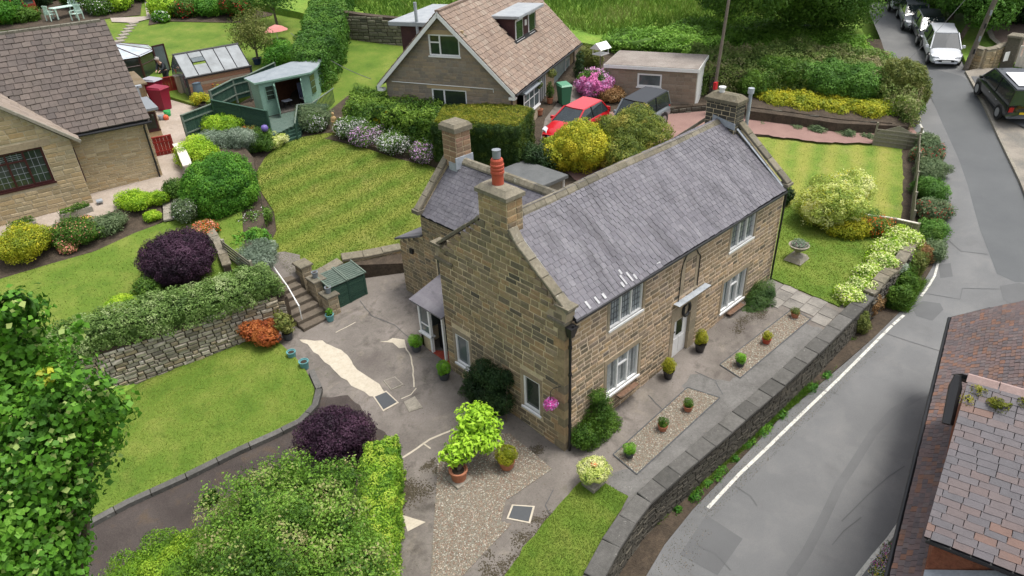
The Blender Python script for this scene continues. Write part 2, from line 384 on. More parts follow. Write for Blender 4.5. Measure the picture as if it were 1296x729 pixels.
def rough(poly,amp=.03,step=.25):
    out=[]
    for i in range(len(poly)):
        a,b=np.array(poly[i][:2],float),np.array(poly[(i+1)%len(poly)][:2],float); k=max(1,int(np.linalg.norm(b-a)/step))
        for j in range(k): out.append(a+(b-a)*j/k+(rng.normal(size=2)*amp if j else 0))
    return out
def sheet(name,poly,pl,up,mt,skirt=0,parent=None,grid=None):
    # ground sheet on its plane (concave allowed); optional skirt going down
    from mathutils.geometry import tessellate_polygon
    pts=[(p[0],p[1],zat(pl,p[0],p[1])+up) for p in poly]; n=len(pts); sg=sum(pts[i][0]*pts[(i+1)%n][1]-pts[(i+1)%n][0]*pts[i][1] for i in range(n))
    if sg<0: pts=pts[::-1]
    m=MB(); tt=tessellate_polygon([[Vector(p) for p in pts]]); fs=[]
    for t in tt:
        a,b,c=[pts[i] for i in t]; s=(b[0]-a[0])*(c[1]-a[1])-(b[1]-a[1])*(c[0]-a[0]); fs.append(t if s>0 else (t[0],t[2],t[1]))
    vs=list(pts)
    if skirt:
        vs+=[(p[0],p[1],p[2]-skirt) for p in pts]; fs+=[(i,n+i,n+(i+1)%n,(i+1)%n) for i in range(n)]
    m.add(vs,fs); return m.build(name,mt,parent)
def inpoly(x,y,poly):
    c=False; n=len(poly); j=n-1
    for i in range(n):
        xi,yi=poly[i][0],poly[i][1]; xj,yj=poly[j][0],poly[j][1]
        if (yi>y)!=(yj>y) and x<(xj-xi)*(y-yi)/(yj-yi+1e-12)+xi: c=not c
        j=i
    return c
def scatter(poly,n):
    P=np.array([p[:2] for p in poly]); lo,hi=P.min(0),P.max(0); out=[]
    while len(out)<n:
        q=lo+(hi-lo)*rng.random(2)
        if inpoly(q[0],q[1],poly): out.append(q)
    return np.array(out)
def tufts(name,poly,pl,n,h,w,mt,up=0,parent=None,lean=.4,edge=None,cl=0):
    Q=scatter(poly,n)
    if cl:
        k=lump(np.c_[Q,np.zeros(len(Q))],cl,5)>-.15; Q=Q[k]
    n=len(Q); z=np.array([zat(pl,x,y)+up for x,y in Q]); P=np.c_[Q,z]; a=rng.uniform(0,6.28,n); d=np.c_[np.cos(a),np.sin(a),np.zeros(n)]
    hh=h*rng.uniform(.5,1.4,n)[:,None]; l=rng.normal(size=(n,3))*lean*hh; l[:,2]=0
    V=np.empty((n,3,3)); V[:,0]=P-d*w/2; V[:,1]=P+d*w/2; V[:,2]=P+l+hh*np.array([0,0,1])
    me=bpy.data.meshes.new(name); me.vertices.add(3*n); me.vertices.foreach_set('co',V.ravel()); me.loops.add(3*n); me.loops.foreach_set('vertex_index',np.arange(3*n)); me.polygons.add(n); me.polygons.foreach_set('loop_start',np.arange(n)*3); me.update(calc_edges=True)
    rr=np.clip(.5+.35*lump(P,.9,11)+rng.normal(size=n)*.15,.02,.98); at=me.attributes.new('r','FLOAT','FACE'); at.data.foreach_set('value',rr.astype(np.float32)); me.materials.append(mt); return K(link(name,me,parent))
def pebbles(name,poly,pl,n,s,mt,up=0):
    Q=scatter(poly,n); mb=MB(); o=[(1,0,0),(0,1,0),(-1,0,0),(0,-1,0),(0,0,1)]; f=[(0,1,4),(1,2,4),(2,3,4),(3,0,4)]
    V=[];F=[];R=[]
    for x,y in Q:
        a=random.uniform(0,6.28); sx,sy,sz=[s*random.uniform(.5,1.3)*k for k in (1,.7,.55)]; z=zat(pl,x,y)+up; b=len(V); ca,sa=math.cos(a),math.sin(a)
        V+=[(x+(p[0]*sx*ca-p[1]*sy*sa),y+(p[0]*sx*sa+p[1]*sy*ca),z+p[2]*sz) for p in o]; F+=[tuple(i+b for i in q) for q in f]; R+=[random.random()]*4
    mb.v=V;mb.f=F;mb.m=[0]*len(F);mb.r=R; return K(mb.build(name,mt))
# ================================================================ MATERIALS
LAWN=[(.07,.13,.013),(.095,.16,.017),(.125,.18,.024),(.165,.205,.036)]
M_lawn=mat('lawn',LAWN,.95,ns=.6,nmix=.22,bump=.6,bs=45,fs=16,stains=[((.22,.22,.05),1.1,.52,.8,.5),((.05,.1,.012),2.2,.55,.75,.5)])
M_lawnS=mat('lawn_striped',LAWN,.95,ns=.6,nmix=.2,bump=.6,bs=45,fs=16,stripe=(math.radians(94),1.3,.36),stains=[((.28,.23,.08),.9,.52,.8,.5)])
M_lawnR=mat('lawn_dry_striped',[(.10,.175,.02),(.15,.215,.03),(.21,.235,.05)],.95,ns=.9,nmix=.4,bump=.8,bs=45,fs=18,stripe=(math.radians(112),1.3,.5),stains=[((.30,.26,.10),1.1,.52,.8,.4)])
M_blade=mat('grass_blade',[(.07,.13,.012),(.13,.19,.018),(.21,.24,.035)],.8,rnd=True,nmix=0,bump=0,leaf=.3)
M_wild=mat('wild_grass',[(0.056,0.135,0.013),(0.100,0.203,0.020),(0.163,0.257,0.033),(0.250,0.270,0.088)],.8,rnd=True,nmix=0,bump=0,leaf=.3)
M_earth=mat('earth',[(.045,.035,.025),(.08,.06,.042)],.95,ns=2,nmix=.35,bump=.9,bs=18)
M_field=mat('field_grass',[(0.085,0.170,0.021),(0.136,0.238,0.030),(0.204,0.272,0.045)],.95,ns=.35,nmix=.35,bump=.8,bs=12)
M_conc=mat('yard_concrete',[(0.112,0.097,0.086),(0.163,0.145,0.127),(0.215,0.189,0.168)],.9,ns=.55,nmix=.16,bump=.35,bs=35,stains=[((.055,.048,.04),1.1,.53,.72,.75),((.30,.26,.20),.9,.58,.75,.5),((.09,.085,.05),2.5,.58,.75,.5)])
M_drive=mat('driveway_tarmac',[(.045,.036,.032),(.075,.062,.055)],.9,ns=.8,nmix=.3,bump=.5,bs=50,stains=[((.10,.065,.03),1.6,.54,.75,.55)])
M_path=mat('stone_path',[(.15,.14,.125),(.22,.205,.18),(.27,.25,.22)],.9,rnd=True,nmix=.18,bump=.4,bs=30,stains=[((.075,.07,.065),1.4,.48,.75,.75),((.38,.35,.31),4,.64,.75,.5)])
M_asph=mat('road_asphalt',[(.13,.132,.132),(.165,.167,.166)],.85,ns=.35,nmix=.13,bump=.3,bs=90,stains=[((.22,.215,.205),.7,.5,.8,.45),((.11,.11,.108),.8,.55,.8,.5)],fs=45)
M_asphd=mat('road_asphalt_newer',[(.095,.10,.103),(.115,.12,.122)],.85,ns=.5,nmix=.12,bump=.3,bs=90,fs=120)
M_asphp=mat('road_asphalt_patch',[(.105,.107,.108),(.125,.127,.128)],.85,ns=.8,nmix=.12,bump=.3,bs=90,fs=120)
M_skid=mat('tyre_mark',[(.118,.12,.12),(.138,.14,.14)],.85,ns=1,nmix=.1,bump=.2,bs=90)
M_paint=mat('road_paint',[(.5,.49,.44),(.62,.61,.56)],.8,ns=6,nmix=.15,bump=.2,bs=40,stains=[((.17,.17,.165),9,.53,.66,.75)])
M_cream=mat('pale_repair',[(.42,.37,.29),(.5,.45,.36)],.9,ns=4,nmix=.12,bump=.2)
M_moss=mat('moss',[(.055,.045,.028),(.09,.075,.05)],.95,ns=9,nmix=.35,bump=.9,bs=40)
M_red_drive=mat('red_drive',[(0.204,0.122,0.105),(0.272,0.171,0.145)],.9,ns=.7,nmix=.12,bump=.3,bs=60)
M_gravel=mat('gravel_bed',[(0.129,0.117,0.088),(0.194,0.175,0.137),(0.258,0.253,0.205)],.9,ns=30,nmix=.3,bump=.9,bs=45)
M_pebble=mat('pebble',[(0.180,0.116,0.082),(0.271,0.203,0.147),(0.199,0.164,0.129),(0.325,0.260,0.192),(0.451,0.433,0.367),(0.216,0.134,0.102)],.8,rnd=True,nmix=.1,bump=0,const=True)
M_stF=mat('front_sandstone',[(.11,.095,.07),(.25,.2,.13),(0.281,0.208,0.125),(0.364,0.272,0.173),(0.229,0.181,0.132),(0.437,0.308,0.173),(0.310,0.244,0.182),(0.509,0.362,0.233),(0.193,0.162,0.134)],.92,rnd=True,ns=2,nmix=.22,bump=.6,bs=30,fs=7,stains=[((.075,.068,.055),.7,.5,.8,.5)])
M_stG=mat('gable_sandstone',[(.1,.09,.07),(.3,.24,.16),(0.278,0.215,0.125),(0.340,0.260,0.155),(0.221,0.180,0.121),(0.370,0.275,0.150),(0.268,0.215,0.140),(0.391,0.260,0.140),(0.170,0.145,0.105),(0.247,0.205,0.121)],.92,rnd=True,ns=2,nmix=.25,bump=.6,bs=30,fs=6,stains=[((.17,.155,.085),.5,.5,.78,.55),((.42,.24,.10),.6,.58,.76,.6),((.09,.085,.065),.8,.53,.72,.7)])
M_mortF=mat('pale_mortar',[(0.541,0.427,0.299),(0.689,0.556,0.413)],.95,ns=3,nmix=.15,bump=.4)
M_mortG=mat('gable_mortar',[(0.450,0.387,0.242),(0.701,0.565,0.382)],.95,ns=1,nmix=.2,bump=.5,stains=[((.33,.18,.08),.55,.58,.75,.5)])
M_dress=mat('dressed_stone',[(0.288,0.228,0.150),(0.384,0.312,0.216),(0.240,0.204,0.144)],.9,rnd=True,ns=2,nmix=.18,bump=.4,stains=[((.1,.09,.065),1.6,.52,.78,.6)])
M_cope=mat('weathered_coping',[(0.152,0.132,0.092),(0.224,0.200,0.152),(0.112,0.100,0.076)],.92,rnd=True,nmix=.25,bump=.6,fs=9,stains=[((.08,.08,.055),2.2,.48,.75,.7),((.42,.41,.35),5,.62,.74,.6)])
M_slate=mat('purple_slate',[(.118,.112,.128),(.135,.129,.146),(.105,.10,.115),(.148,.142,.158),(.125,.117,.132)],.62,rnd=True,nmix=.14,bump=.25,bs=18,fs=8,stretch=(1.6,.35,.35),stains=[((.25,.245,.255),1.3,.5,.8,.55),((.05,.048,.055),1.0,.5,.7,.75)],spec=.4)
M_white=mat('white_slate_patch',[(.33,.33,.34),(.46,.46,.46)],.7,ns=5,nmix=.1,bump=.1)
M_lead=mat('lead',[(.26,.29,.32),(.38,.41,.44)],.5,ns=3,nmix=.15,bump=.2,spec=.5)
M_wp=pm('white_paint',(.74,.74,.72),.4); M_wu=pm('white_upvc',(.78,.78,.77),.3)
M_blk=pm('black_plastic',(.015,.015,.017),.4); M_dk=pm('dark_interior',(.012,.013,.014),.8); M_bkm=pm('black_metal',(.02,.02,.022),.5)
M_brown=pm('dark_brown_frame',(.045,.012,.014),.35)
def glassy(name,c,r=.06,sp=.8): return mat(name,[tuple(x*.75 for x in c),tuple(min(1,x*1.25) for x in c)],r,ns=1.6,nmix=0,bump=0,spec=sp)
M_gl=glassy('window_glass',(.10,.12,.125)); M_gld=glassy('dark_glass',(.028,.04,.03)); M_glc=glassy('curtained_glass',(.26,.29,.3)); M_glh=glassy('greenhouse_glass',(.2,.22,.23),.45,.25)
M_net=mat('curtain_cloth',[(.34,.36,.36),(.5,.52,.52)],.9,ns=9,nmix=.2,bump=0)
M_terra=mat('terracotta',[(.34,.13,.07),(.45,.19,.11)],.85,ns=5,nmix=.15,bump=.2); M_pred=pm('red_pot',(.4,.075,.04),.7)
M_gpot=pm('grey_pot',(.2,.22,.24),.6); M_tpot=pm('teal_pot',(.11,.28,.29),.5); M_bpot=pm('black_glazed_pot',(.012,.012,.014),.2,spec=.7); M_dpot=pm('slate_grey_pot',(.06,.065,.07),.6)
M_stone=mat('garden_stone',[(.22,.2,.16),(.33,.3,.25)],.9,ns=5,nmix=.22,bump=.6,stains=[((.12,.12,.08),5,.5,.75,.6)])
M_dry=mat('dry_wall_stone',[(0.405,0.358,0.270),(0.284,0.257,0.209),(0.486,0.446,0.351),(0.203,0.182,0.149),(0.365,0.297,0.189),(0.446,0.419,0.378)],.92,rnd=True,nmix=.25,bump=.7,fs=7,stains=[((.09,.085,.06),1.8,.55,.78,.6)])
M_dark=mat('dark_wall_stone',[(0.066,0.062,0.051),(0.094,0.086,0.069),(0.051,0.047,0.039),(0.117,0.105,0.082)],.92,rnd=True,nmix=.25,bump=.7,fs=7,stains=[((.05,.05,.035),1.5,.5,.78,.6)])
M_soil=mat('pot_soil',[(.03,.022,.015),(.05,.036,.025)],.95,ns=9,bump=.8)
L_box=lf('leaf_box',(0.084,0.204,0.014),(0.144,0.324,0.024),(0.216,0.432,0.036)); L_green=lf('leaf_green',(.03,.075,.01),(.06,.13,.015),(.11,.2,.025)); L_dark=lf('leaf_dark',(.012,.032,.010),(.025,.055,.016),(.045,.085,.025))
L_yel=lf('leaf_gold',(0.138,0.196,0.017),(0.310,0.333,0.023),(0.517,0.460,0.034)); L_lime=lf('leaf_lime',(.12,.24,.015),(.26,.42,.02),(.42,.55,.05)); L_pur=lf('leaf_purple',(.018,.01,.018),(.04,.018,.035),(.085,.04,.07))
L_sil=lf('leaf_silver',(.1,.14,.09),(.2,.26,.19),(.33,.38,.30)); L_oli=lf('leaf_olive',(.06,.09,.02),(.12,.15,.03),(.2,.21,.06)); L_beech=lf('leaf_hedge',(0.056,0.138,0.013),(0.125,0.250,0.019),(0.250,0.400,0.037),(0.375,0.450,0.062))
L_var=lf('leaf_variegated',(0.180,0.270,0.045),(0.450,0.510,0.120),(0.750,0.750,0.330)); L_cot=lf('leaf_cotoneaster',(.06,.11,.025),(.11,.19,.04),(.2,.29,.09),(.3,.36,.17)); L_yew=lf('leaf_yew',(.018,.045,.01),(.045,.085,.013),(.09,.13,.016))
L_lau=lf('leaf_laurel',(.03,.11,.012),(.07,.2,.018),(.14,.3,.03)); L_acer=lf('leaf_rust',(.2,.05,.02),(.36,.10,.03),(.45,.17,.05)); L_lav=lf('leaf_grey_green',(.06,.10,.045),(.11,.16,.07),(.17,.22,.11))
L_brn=lf('leaf_dry',(.16,.08,.03),(.26,.15,.06),(.34,.23,.11)); L_tree=lf('leaf_tree',(.03,.085,.01),(.07,.15,.02),(.13,.24,.04)); L_lim=lf('leaf_limetree',(.03,.095,.008),(.075,.2,.015),(.17,.34,.04)); L_fat=lf('leaf_fatsia',(.17,.34,.02),(.3,.5,.03),(.42,.62,.06))
L_ylb=lf('leaf_yellow_ball',(.14,.18,.01),(.26,.27,.015),(.38,.36,.03)); L_bract=lf('bract_cream',(.2,.3,.07),(.36,.42,.14)); L_wil=lf('leaf_willow',(0.039,0.104,0.016),(0.078,0.182,0.026),(0.130,0.260,0.046))
def fl(n,c): return lf(n,tuple(x*.8 for x in c),c,tr=.2)
F_w=fl('petal_white',(.75,.72,.72)); F_p=fl('petal_pink',(.72,.2,.45)); F_v=fl('petal_mauve',(.55,.42,.6)); F_o=fl('petal_orange',(.75,.12,.02)); F_y=fl('petal_yellow',(.75,.6,.03)); F_r=fl('petal_red',(.6,.04,.05)); F_c=fl('petal_coral',(.75,.28,.2)); F_hp=fl('petal_hot_pink',(.7,.07,.4)); F_l=fl('petal_lilac',(.62,.36,.64)); F_cr=fl('petal_lime_cream',(.62,.68,.3))
# ================================================================ SETTING
# one base sheet of earth and grass under everything, up the valley side
def base_h(x,y):
    zb=.1+.06*x+.15*y
    return zb-.9 if y>0 else .1+.06*x+.02*y-1.4
ctrl=[(-30,-40,-5.5),(-12,-20,-3.2),(0,-16,-2.2),(12,-20,-2.2),(25,-20,-.8),(45,-25,1.2),(80,-30,4),(120,-40,9),(-12,-6,-2.6),(2,-4,-2.),(15,-5,-1.2),(24,-3,-.3),(32,-3,1.2),(38,1,2.1),(44,6,3.0),(52,12,4.2),(50,0,2.3),(65,5,3.7),(80,20,6.5),(120,30,11),(0,0,-1.5),(12,0,-1),(0,8,-1),(12,8,-.7),(-12,8,-1.9),(-20,8,-2.2),(-6,11,-1),(3,12,-.9),(-8,16,.9),(-3,18,1.2),(-16,18,.7),(3,18,.7),(8,20,1.6),(-3,25,2.6),(-12,25,2.4),(-25,25,2.2),(3,28,3.2),(10,24,2.6),(8,35,4.2),(0,45,5.6),(-15,45,5.6),(20,38,4.9),(12,14,.9),(20,10,1.6),(20,20,3.0),(28,16,2.7),(28,8,2),(35,20,4.1),(35,35,6.5),(45,25,5.6),(60,30,7.4),(60,60,12),(20,65,10),(-20,70,10),(90,70,15),(130,110,24),(40,120,24),(-40,120,20),(-60,40,3),(-60,0,-5)]
CT=np.array(ctrl)
def earth_z(x,y):
    d=(CT[:,0]-x)**2+(CT[:,1]-y)**2+1.; w=1/d**1.6; return float((w*CT[:,2]).sum()/w.sum())
m=MB(); xs=np.concatenate([np.linspace(-70,-16,14),np.linspace(-14,60,56),np.linspace(64,150,16)]); ys=np.concatenate([np.linspace(-60,-14,10),np.linspace(-12,50,48),np.linspace(54,150,18)])
nx,ny=len(xs),len(ys); vs=[(x,y,earth_z(x,y)) for y in ys for x in xs]
m.add(vs,[(j*nx+i,j*nx+i+1,(j+1)*nx+i+1,(j+1)*nx+i) for j in range(ny-1) for i in range(nx-1)]); S(m.build('terrain',M_field,smooth=True))
# concrete yard round the house
YP=[(-17,-10.4),(-9,-6.6),(-5,-4.7),(-2.8,-3.58),(-1.7,-3.28),(-.8,-3.12),(.1,-3.02),(1.5,-3.08),(4,-3.25),(7,-3.42),(10,-3.5),(13.75,-3.52),(15.5,-3.5),(17.2,-3.45),(18.6,-3.2),(19.8,-2.6),(19.5,6),(14,10),(4,13.2),(.5,14.4),(-5,14.6),(-16,17)]
S(sheet('garden_ground',YP,'Y',0,M_conc,skirt=1.6))
S(sheet('driveway',rough(pix_poly([(20,800),(60,700),(110,650),(330,545),(400,505),(440,500),(500,560),(500,620),(480,800)],'Y'),.05),'Y',.006,M_drive))
# pale repairs, cracks, covers
for k,(pg,m_) in enumerate([([(379,430),(408,431),(440,450),(452,468),(480,486),(487,497),(468,502),(452,492),(432,478),(403,449)],M_cream),([(480,433),(497,428),(512,430),(514,440),(505,441),(497,434)],M_cream),([(509,652),(539,661),(516,673)],M_cream)]):
    S(sheet('pale_concrete_repair',rough(pix_poly(pg,'Y'),.035 if k<2 else .0),'Y',.012,m_))
def crack(pts,w,mt=M_cream,pl='Y',name='crack_line',up=.013):
    P=[pp(x,y,pl) for x,y in pts]; Q=[]
    for a,b in zip(P,P[1:]):
        k=max(1,int(np.linalg.norm(b-a)/.2)); Q+=[a+(b-a)*t/k+np.append(rng.normal(size=2)*.012,0) for t in range(k)]
    Q.append(P[-1]); S(MB().rib(Q,w,up,lambda x,y:zat(pl,x,y)).build(name,mt))
crack([(513,438),(520,452),(523,470),(524,490)],.05); crack([(504,583),(520,573),(545,556),(575,543)],.07); crack([(536,562),(545,568)],.05); crack([(425,421),(450,408)],.04); crack([(527,492),(520,500),(508,505)],.04); crack([(436,620),(466,605)],.0001)
def mossy(pg):
    P=np.array(pix_poly(pg,'Y')); c=P.mean(0); sd_=P.std(0)*1.15; n=int(1300*max(.3,sd_[0]*sd_[1]*6)); V=[];F=[]
    K_=np.array([c+rng.normal(size=2)*sd_*.8 for _ in range(7)]); Q=K_[rng.integers(0,7,n)]+rng.normal(size=(n,2))*sd_*.38
    for x,y in Q:
        r=rng.uniform(.008,.03); z=zat('Y',x,y)+.004; b=len(V); a0=rng.uniform(0,6); V+=[(x+r*math.cos(a0+a)*rng.uniform(.6,1.2),y+r*math.sin(a0+a)*rng.uniform(.6,1.2),z) for a in (0,1.26,2.5,3.8,5)]+[(x,y,z+r*.35)]; F+=[(b+i,b+(i+1)%5,b+5) for i in range(5)]
    m=MB(); m.add(V,F); K(m.build('moss_patch',M_moss))
for pg in ([(499,612),(512,598),(528,603),(520,628),(508,650),(500,652)],[(640,690),(665,676),(675,685),(660,705),(645,710)],[(541,583),(552,583),(550,595),(541,593)],[(600,715),(625,712),(640,722),(620,729)],[(666,570),(684,565),(686,574),(672,580)],[(940,396),(960,388),(975,392),(963,402),(950,406)],[(676,655),(695,648),(694,664),(680,670)]):
    mossy(pg)
for k,(pg,lb) in enumerate([([(472,502),(489,495),(505,510),(485,521)],'dark grey manhole cover beside the pale concrete patch in the yard'),([(641,657),(648,639),(677,641),(671,663)],'dark square manhole cover at the edge of the gravel bed'),([(511,509),(525,502),(535,516),(518,522)],'pale square drain cover in the yard right of the dark one'),([(485,482),(500,477),(511,487),(495,494)],'faded square cover above the dark manhole in the yard')]):
    P=[np.append(p,zat('Y',*p)) for p in pix_poly(pg,'Y')]; c=sum(P)/4; o=E('manhole_cover',lb,'manhole cover',c)
    I=[(p-c)*.84 for p in P]; m=MB().hexa([p-c for p in P],[p-c+V3(0,0,.022) for p in P]); m.build('frame',M_cream if k<2 else M_stone,o)
    m=MB().hexa([p+V3(0,0,.01) for p in I],[p+V3(0,0,.03) for p in I]); m.build('lid',[M_dpot,M_dpot,M_stone,M_conc][k],o)
S(sheet('front_path',rough([(-.4,-2.9),(1.5,-2.88),(4,-3.05),(7,-3.2),(10.9,-3.3),(10.9,-2.3),(6.2,-2.1),(5.6,-.9),(4.9,-1.0),(4.7,-2.1),(1.2,-2.0),(.2,-1.6),(-.6,-2.2)],.04),'Y',.006,mat('grey_path',[(.12,.115,.108),(.17,.165,.155)],.9,ns=.9,nmix=.18,bump=.35,stains=[((.07,.068,.062),1.2,.5,.75,.7),((.32,.31,.28),5,.64,.75,.5)])))
# gravel bed and the two gravel strips along the front path
def gravelbed(pg,n,edge=True,s=.028):
    P=pix_poly(pg,'Y'); S(sheet('gravel_bed',P,'Y',.02,M_gravel,skirt=.1)); pebbles('gravel',P,'Y',n,s,M_pebble,.02)
    if edge:
        m=MB(); Q=[np.append(p,zat('Y',*p)) for p in P]; 
        for a,b in zip(Q,Q[1:]+Q[:1]): m.rib([a,b],.035,.035,lambda x,y:zat('Y',x,y))
        S(m.build('gravel_edging',M_dpot))
gravelbed([(543,760),(555,576),(580,548),(645,549),(699,594),(640,634),(634,660),(647,664),(570,745)],9000,False)
gravelbed([(776,576),(870,491),(911,504),(806,601)],2600); gravelbed([(911,462),(1002,392),(1026,404),(937,479)],2600)
# tarmac side strip and lawns
S(sheet('side_lawn',rough(pix_poly([(637,732),(690,660),(734,611),(765,612),(795,629),(776,662),(734,735),(700,800),(600,800)],'Y'),.02),'Y',.05,M_lawn,skirt=.1))
LL=pix_poly([(0,800),(30,729),(72,663),(112,657),(160,632),(235,598),(300,566),(345,546),(378,530),(394,512),(398,492),(388,470),(374,452),(352,432),(330,420),(200,470),(60,540),(-80,600)],'Y',.12)
S(sheet('lower_lawn',LL,'Y',.12,M_lawn,skirt=.2))
LRp=[(12.62,-2.95),(18.6,-2.6),(19.3,-1.6),(19.2,5.5),(12.62,5.5)]
S(sheet('front_lawn',rough(LRp,.015),'Y',.05,M_lawn,skirt=.1))
BLp=pix_poly([(366,350),(372,346),(400,345),(430,333),(508,315),(560,330),(620,260),(600,215),(552,208),(528,207),(500,200),(470,190),(445,176),(425,167),(400,170),(380,174),(352,184),(335,200),(322,222),(332,245),(347,268),(350,292),(340,312),(350,325)],'BL')
S(sheet('border_soil',pix_poly([(348,352),(430,335),(560,330),(660,260),(660,200),(600,165),(540,140),(440,120),(415,140),(395,160),(345,180),(275,166),(250,180),(255,250),(270,300),(300,318)],'BL'),'BL',-.05,M_earth,skirt=2))
S(sheet('back_lawn',BLp,'BL',0,M_lawnS,skirt=2))
ULp=[(-22,14.9),(-14,14.6),(-9.8,14.25),(-7,13.6),(-3.9,12.9),(-3.0,12.8),(-2.9,15),(-2.0,17),(-1.0,19),(-1.2,20.5)]+[tuple(p) for p in pix_poly([(228,268),(205,282),(170,295),(120,318),(60,335),(0,353),(-120,385)],'UL')]+[(-22,21)]
S(sheet('bed_soil',pix_poly([(-120,335),(0,303),(62,293),(108,281),(152,263),(202,246),(206,278),(175,300),(60,348),(0,368),(-120,400)],'UL'),'UL',-.02,M_earth,skirt=.6))
S(sheet('bed_soil',[(-6,14.9),(-3,14.6),(-1,17),(1.2,22),(1.5,24.5),(-.6,24.0),(-2.0,22.4),(-2.8,20.5),(-6,18)],'UL',-.04,M_earth,skirt=1.9))
S(sheet('upper_lawn',ULp,'UL',0,M_lawn,skirt=1.9))
# left house terrace and the gardens beyond
S(sheet('terrace_paving',[(-22,22.2),(-6.6,21.2),(-5,21.5),(-3.2,21.9),(-1.6,23.0),(.4,24.),(1.8,26),(3.5,31),(3.5,36.5),(-22,36.5)],'LP',.03,mat('pink_paving',[(.3,.25,.2),(.4,.34,.29)],.9,ns=1,nmix=.15,bump=.3,stains=[((.14,.12,.09),2,.52,.8,.6)]),skirt=1))
TLp=pix_poly([(150,105),(140,60),(90,-60),(460,-60),(440,60),(430,100),(405,112),(330,108),(300,124),(245,132),(200,118)],'TL')
S(sheet('far_lawn',TLp,'TL',.02,M_lawn,skirt=2.2))
S(sheet('shed_ground',[(-.5,24.5),(3,22.5),(8,21.5),(9.5,24),(9,31),(5,35),(2,35.5)],'TL',-.35,M_earth,skirt=3))
# bungalow plot, red drive, right lawn, field beyond
S(sheet('bungalow_ground',[(4,25),(8.2,17.8),(9,14),(12,9.5),(14,9.2),(22,8.8),(26,4.5),(31,1.8),(33.3,1.6),(34.5,3.5),(29,14),(33,19),(28,30),(18,36),(10,32)],'B',-.03,M_earth,skirt=3))
S(sheet('bungalow_lawn',pix_poly([(395,40),(530,40),(560,100),(520,180),(440,160),(400,130)],'B'),'B',.0,M_lawn))
S(sheet('red_drive',rough(pix_poly([(712,215),(735,155),(760,142),(900,138),(962,150),(1040,160),(1130,168),(1168,150),(1170,172),(1130,182),(1040,180),(960,170),(905,166),(850,220),(770,260)],'B'),.04),'B',.01,M_red_drive))
S(sheet('bungalow_path',pix_poly([(672,230),(690,150),(725,105),(745,95),(757,118),(735,155),(716,208),(700,260)],'B'),'B',.004,M_conc))
S(sheet('right_lawn',rough(pix_poly([(930,163),(960,161),(1060,172),(1141,184),(1142,230),(1140,282),(1060,276),(960,262),(900,230)],'RL'),.03),'RL',.12,M_lawnR,skirt=1.5))
S(sheet('flower_border',pix_poly([(1138,180),(1158,180),(1158,290),(1134,290)],'RL'),'RL',.1,M_earth,skirt=1.5))
FP=[(18,31),(24,27),(28.6,20),(29,15),(34,12.5),(38,8.5),(44,11),(54,18),(110,30),(130,110),(20,100),(0,60),(15,38)]
S(sheet('field',[(30,13),(35,5.5),(38,6.8),(43,9.6),(52,15.6),(70,22),(90,30),(120,90),(40,110),(12,48),(17,33),(24,28)],'B',.15,M_field,skirt=3))
# ---- the road
def strip(name,L,R,up,mt,n=60,skirt=0):
    L=np.array(L,float);R=np.array(R,float)
    def rs(P):
        s=np.r_[0,np.cumsum(np.linalg.norm(np.diff(P,axis=0),axis=1))]; t=np.linspace(0,s[-1],n); return np.c_[np.interp(t,s,P[:,0]),np.interp(t,s,P[:,1])]
    l,r=rs(L),rs(R); K_=4; vs=[]
    for i in range(n):
        for k in range(K_+1): q=l[i]+(r[i]-l[i])*k/K_; vs.append((*q,roadz(*q)+up))
    m=MB(); m.add(vs,[(i*(K_+1)+k,i*(K_+1)+k+1,(i+1)*(K_+1)+k+1,(i+1)*(K_+1)+k) for i in range(n-1) for k in range(K_)])
    return m.build(name,mt)
RLft=[(-22,-6.8),(-10,-5.4),(-3,-4.1),(.2,-3.55),(1.8,-3.5),(7.2,-3.55),(13,-4.1),(16.5,-4.35),(19,-4.1),(21.3,-3.4),(25.4,-1.7),(31,2.),(36,3.9),(39,6.2),(43.5,8.7),(50,12.6),(60,17.5),(80,24)]
RRgt=[(-22,-14),(-10,-12),(0,-10.5),(5,-9.6),(10,-9.0),(14,-8.6),(19,-8.4),(24,-7.2),(28,-5.6),(35,-1.6),(39.2,1.4),(42,2.9),(46,5),(51,8),(58,11.3),(70,16),(90,21)]
S(strip('road',RLft,RRgt,0,M_asph,n=90))
S(sheet('road_verge',[(-20,-8),(-3,-3.4),(.2,-2.9),(8,-3.3),(14,-3.6),(19,-3),(25,-.5),(31,3),(35,5),(38,7.5),(43,10),(43.3,8.6),(38.8,6.1),(35.8,3.8),(31,2.05),(25.3,-1.9),(21.2,-3.6),(19,-4.25),(16.5,-4.5),(13,-4.3),(7.2,-3.75),(1.8,-3.7),(.2,-3.8),(-3,-4.4),(-10,-5.8),(-20,-9)],'R',.03,M_earth,skirt=1))
def rpx(pts): return [pp(x,y,'R')[:2] for x,y in pts]
S(strip('newer_road_surface',rpx([(1149,80),(1166,100),(1190,150),(1213,200),(1225,235),(1240,290),(1263,350),(1285,357)]),rpx([(1205,93),(1222,98),(1250,145),(1285,215),(1330,300),(1335,330),(1340,350),(1345,357)]),.005,M_asphd,n=30))
for pg in ([(894,652),(940,682),(908,728),(860,702)],[(1153,388),(1168,381),(1190,384),(1194,392),(1180,406),(1160,400)],[(1265,362),(1290,358),(1330,372),(1300,392),(1270,380)],[(1188,335),(1203,333),(1206,350),(1190,352)]):
    S(sheet('road_patch',rpx(pg),'R',.006,M_asphp))
def rline(pts,w,up=.01,mt=M_paint,name='painted_line'):
    P=rpx(pts); Q=[]
    for a,b in zip(P,P[1:]):
        k=max(1,int(np.linalg.norm(b-a)/.5)); Q+=[np.append(a+(b-a)*t/k,0) for t in range(k)]
    Q.append(np.append(P[-1],0)); S(MB().rib(Q,w,up,roadz).build(name,mt))
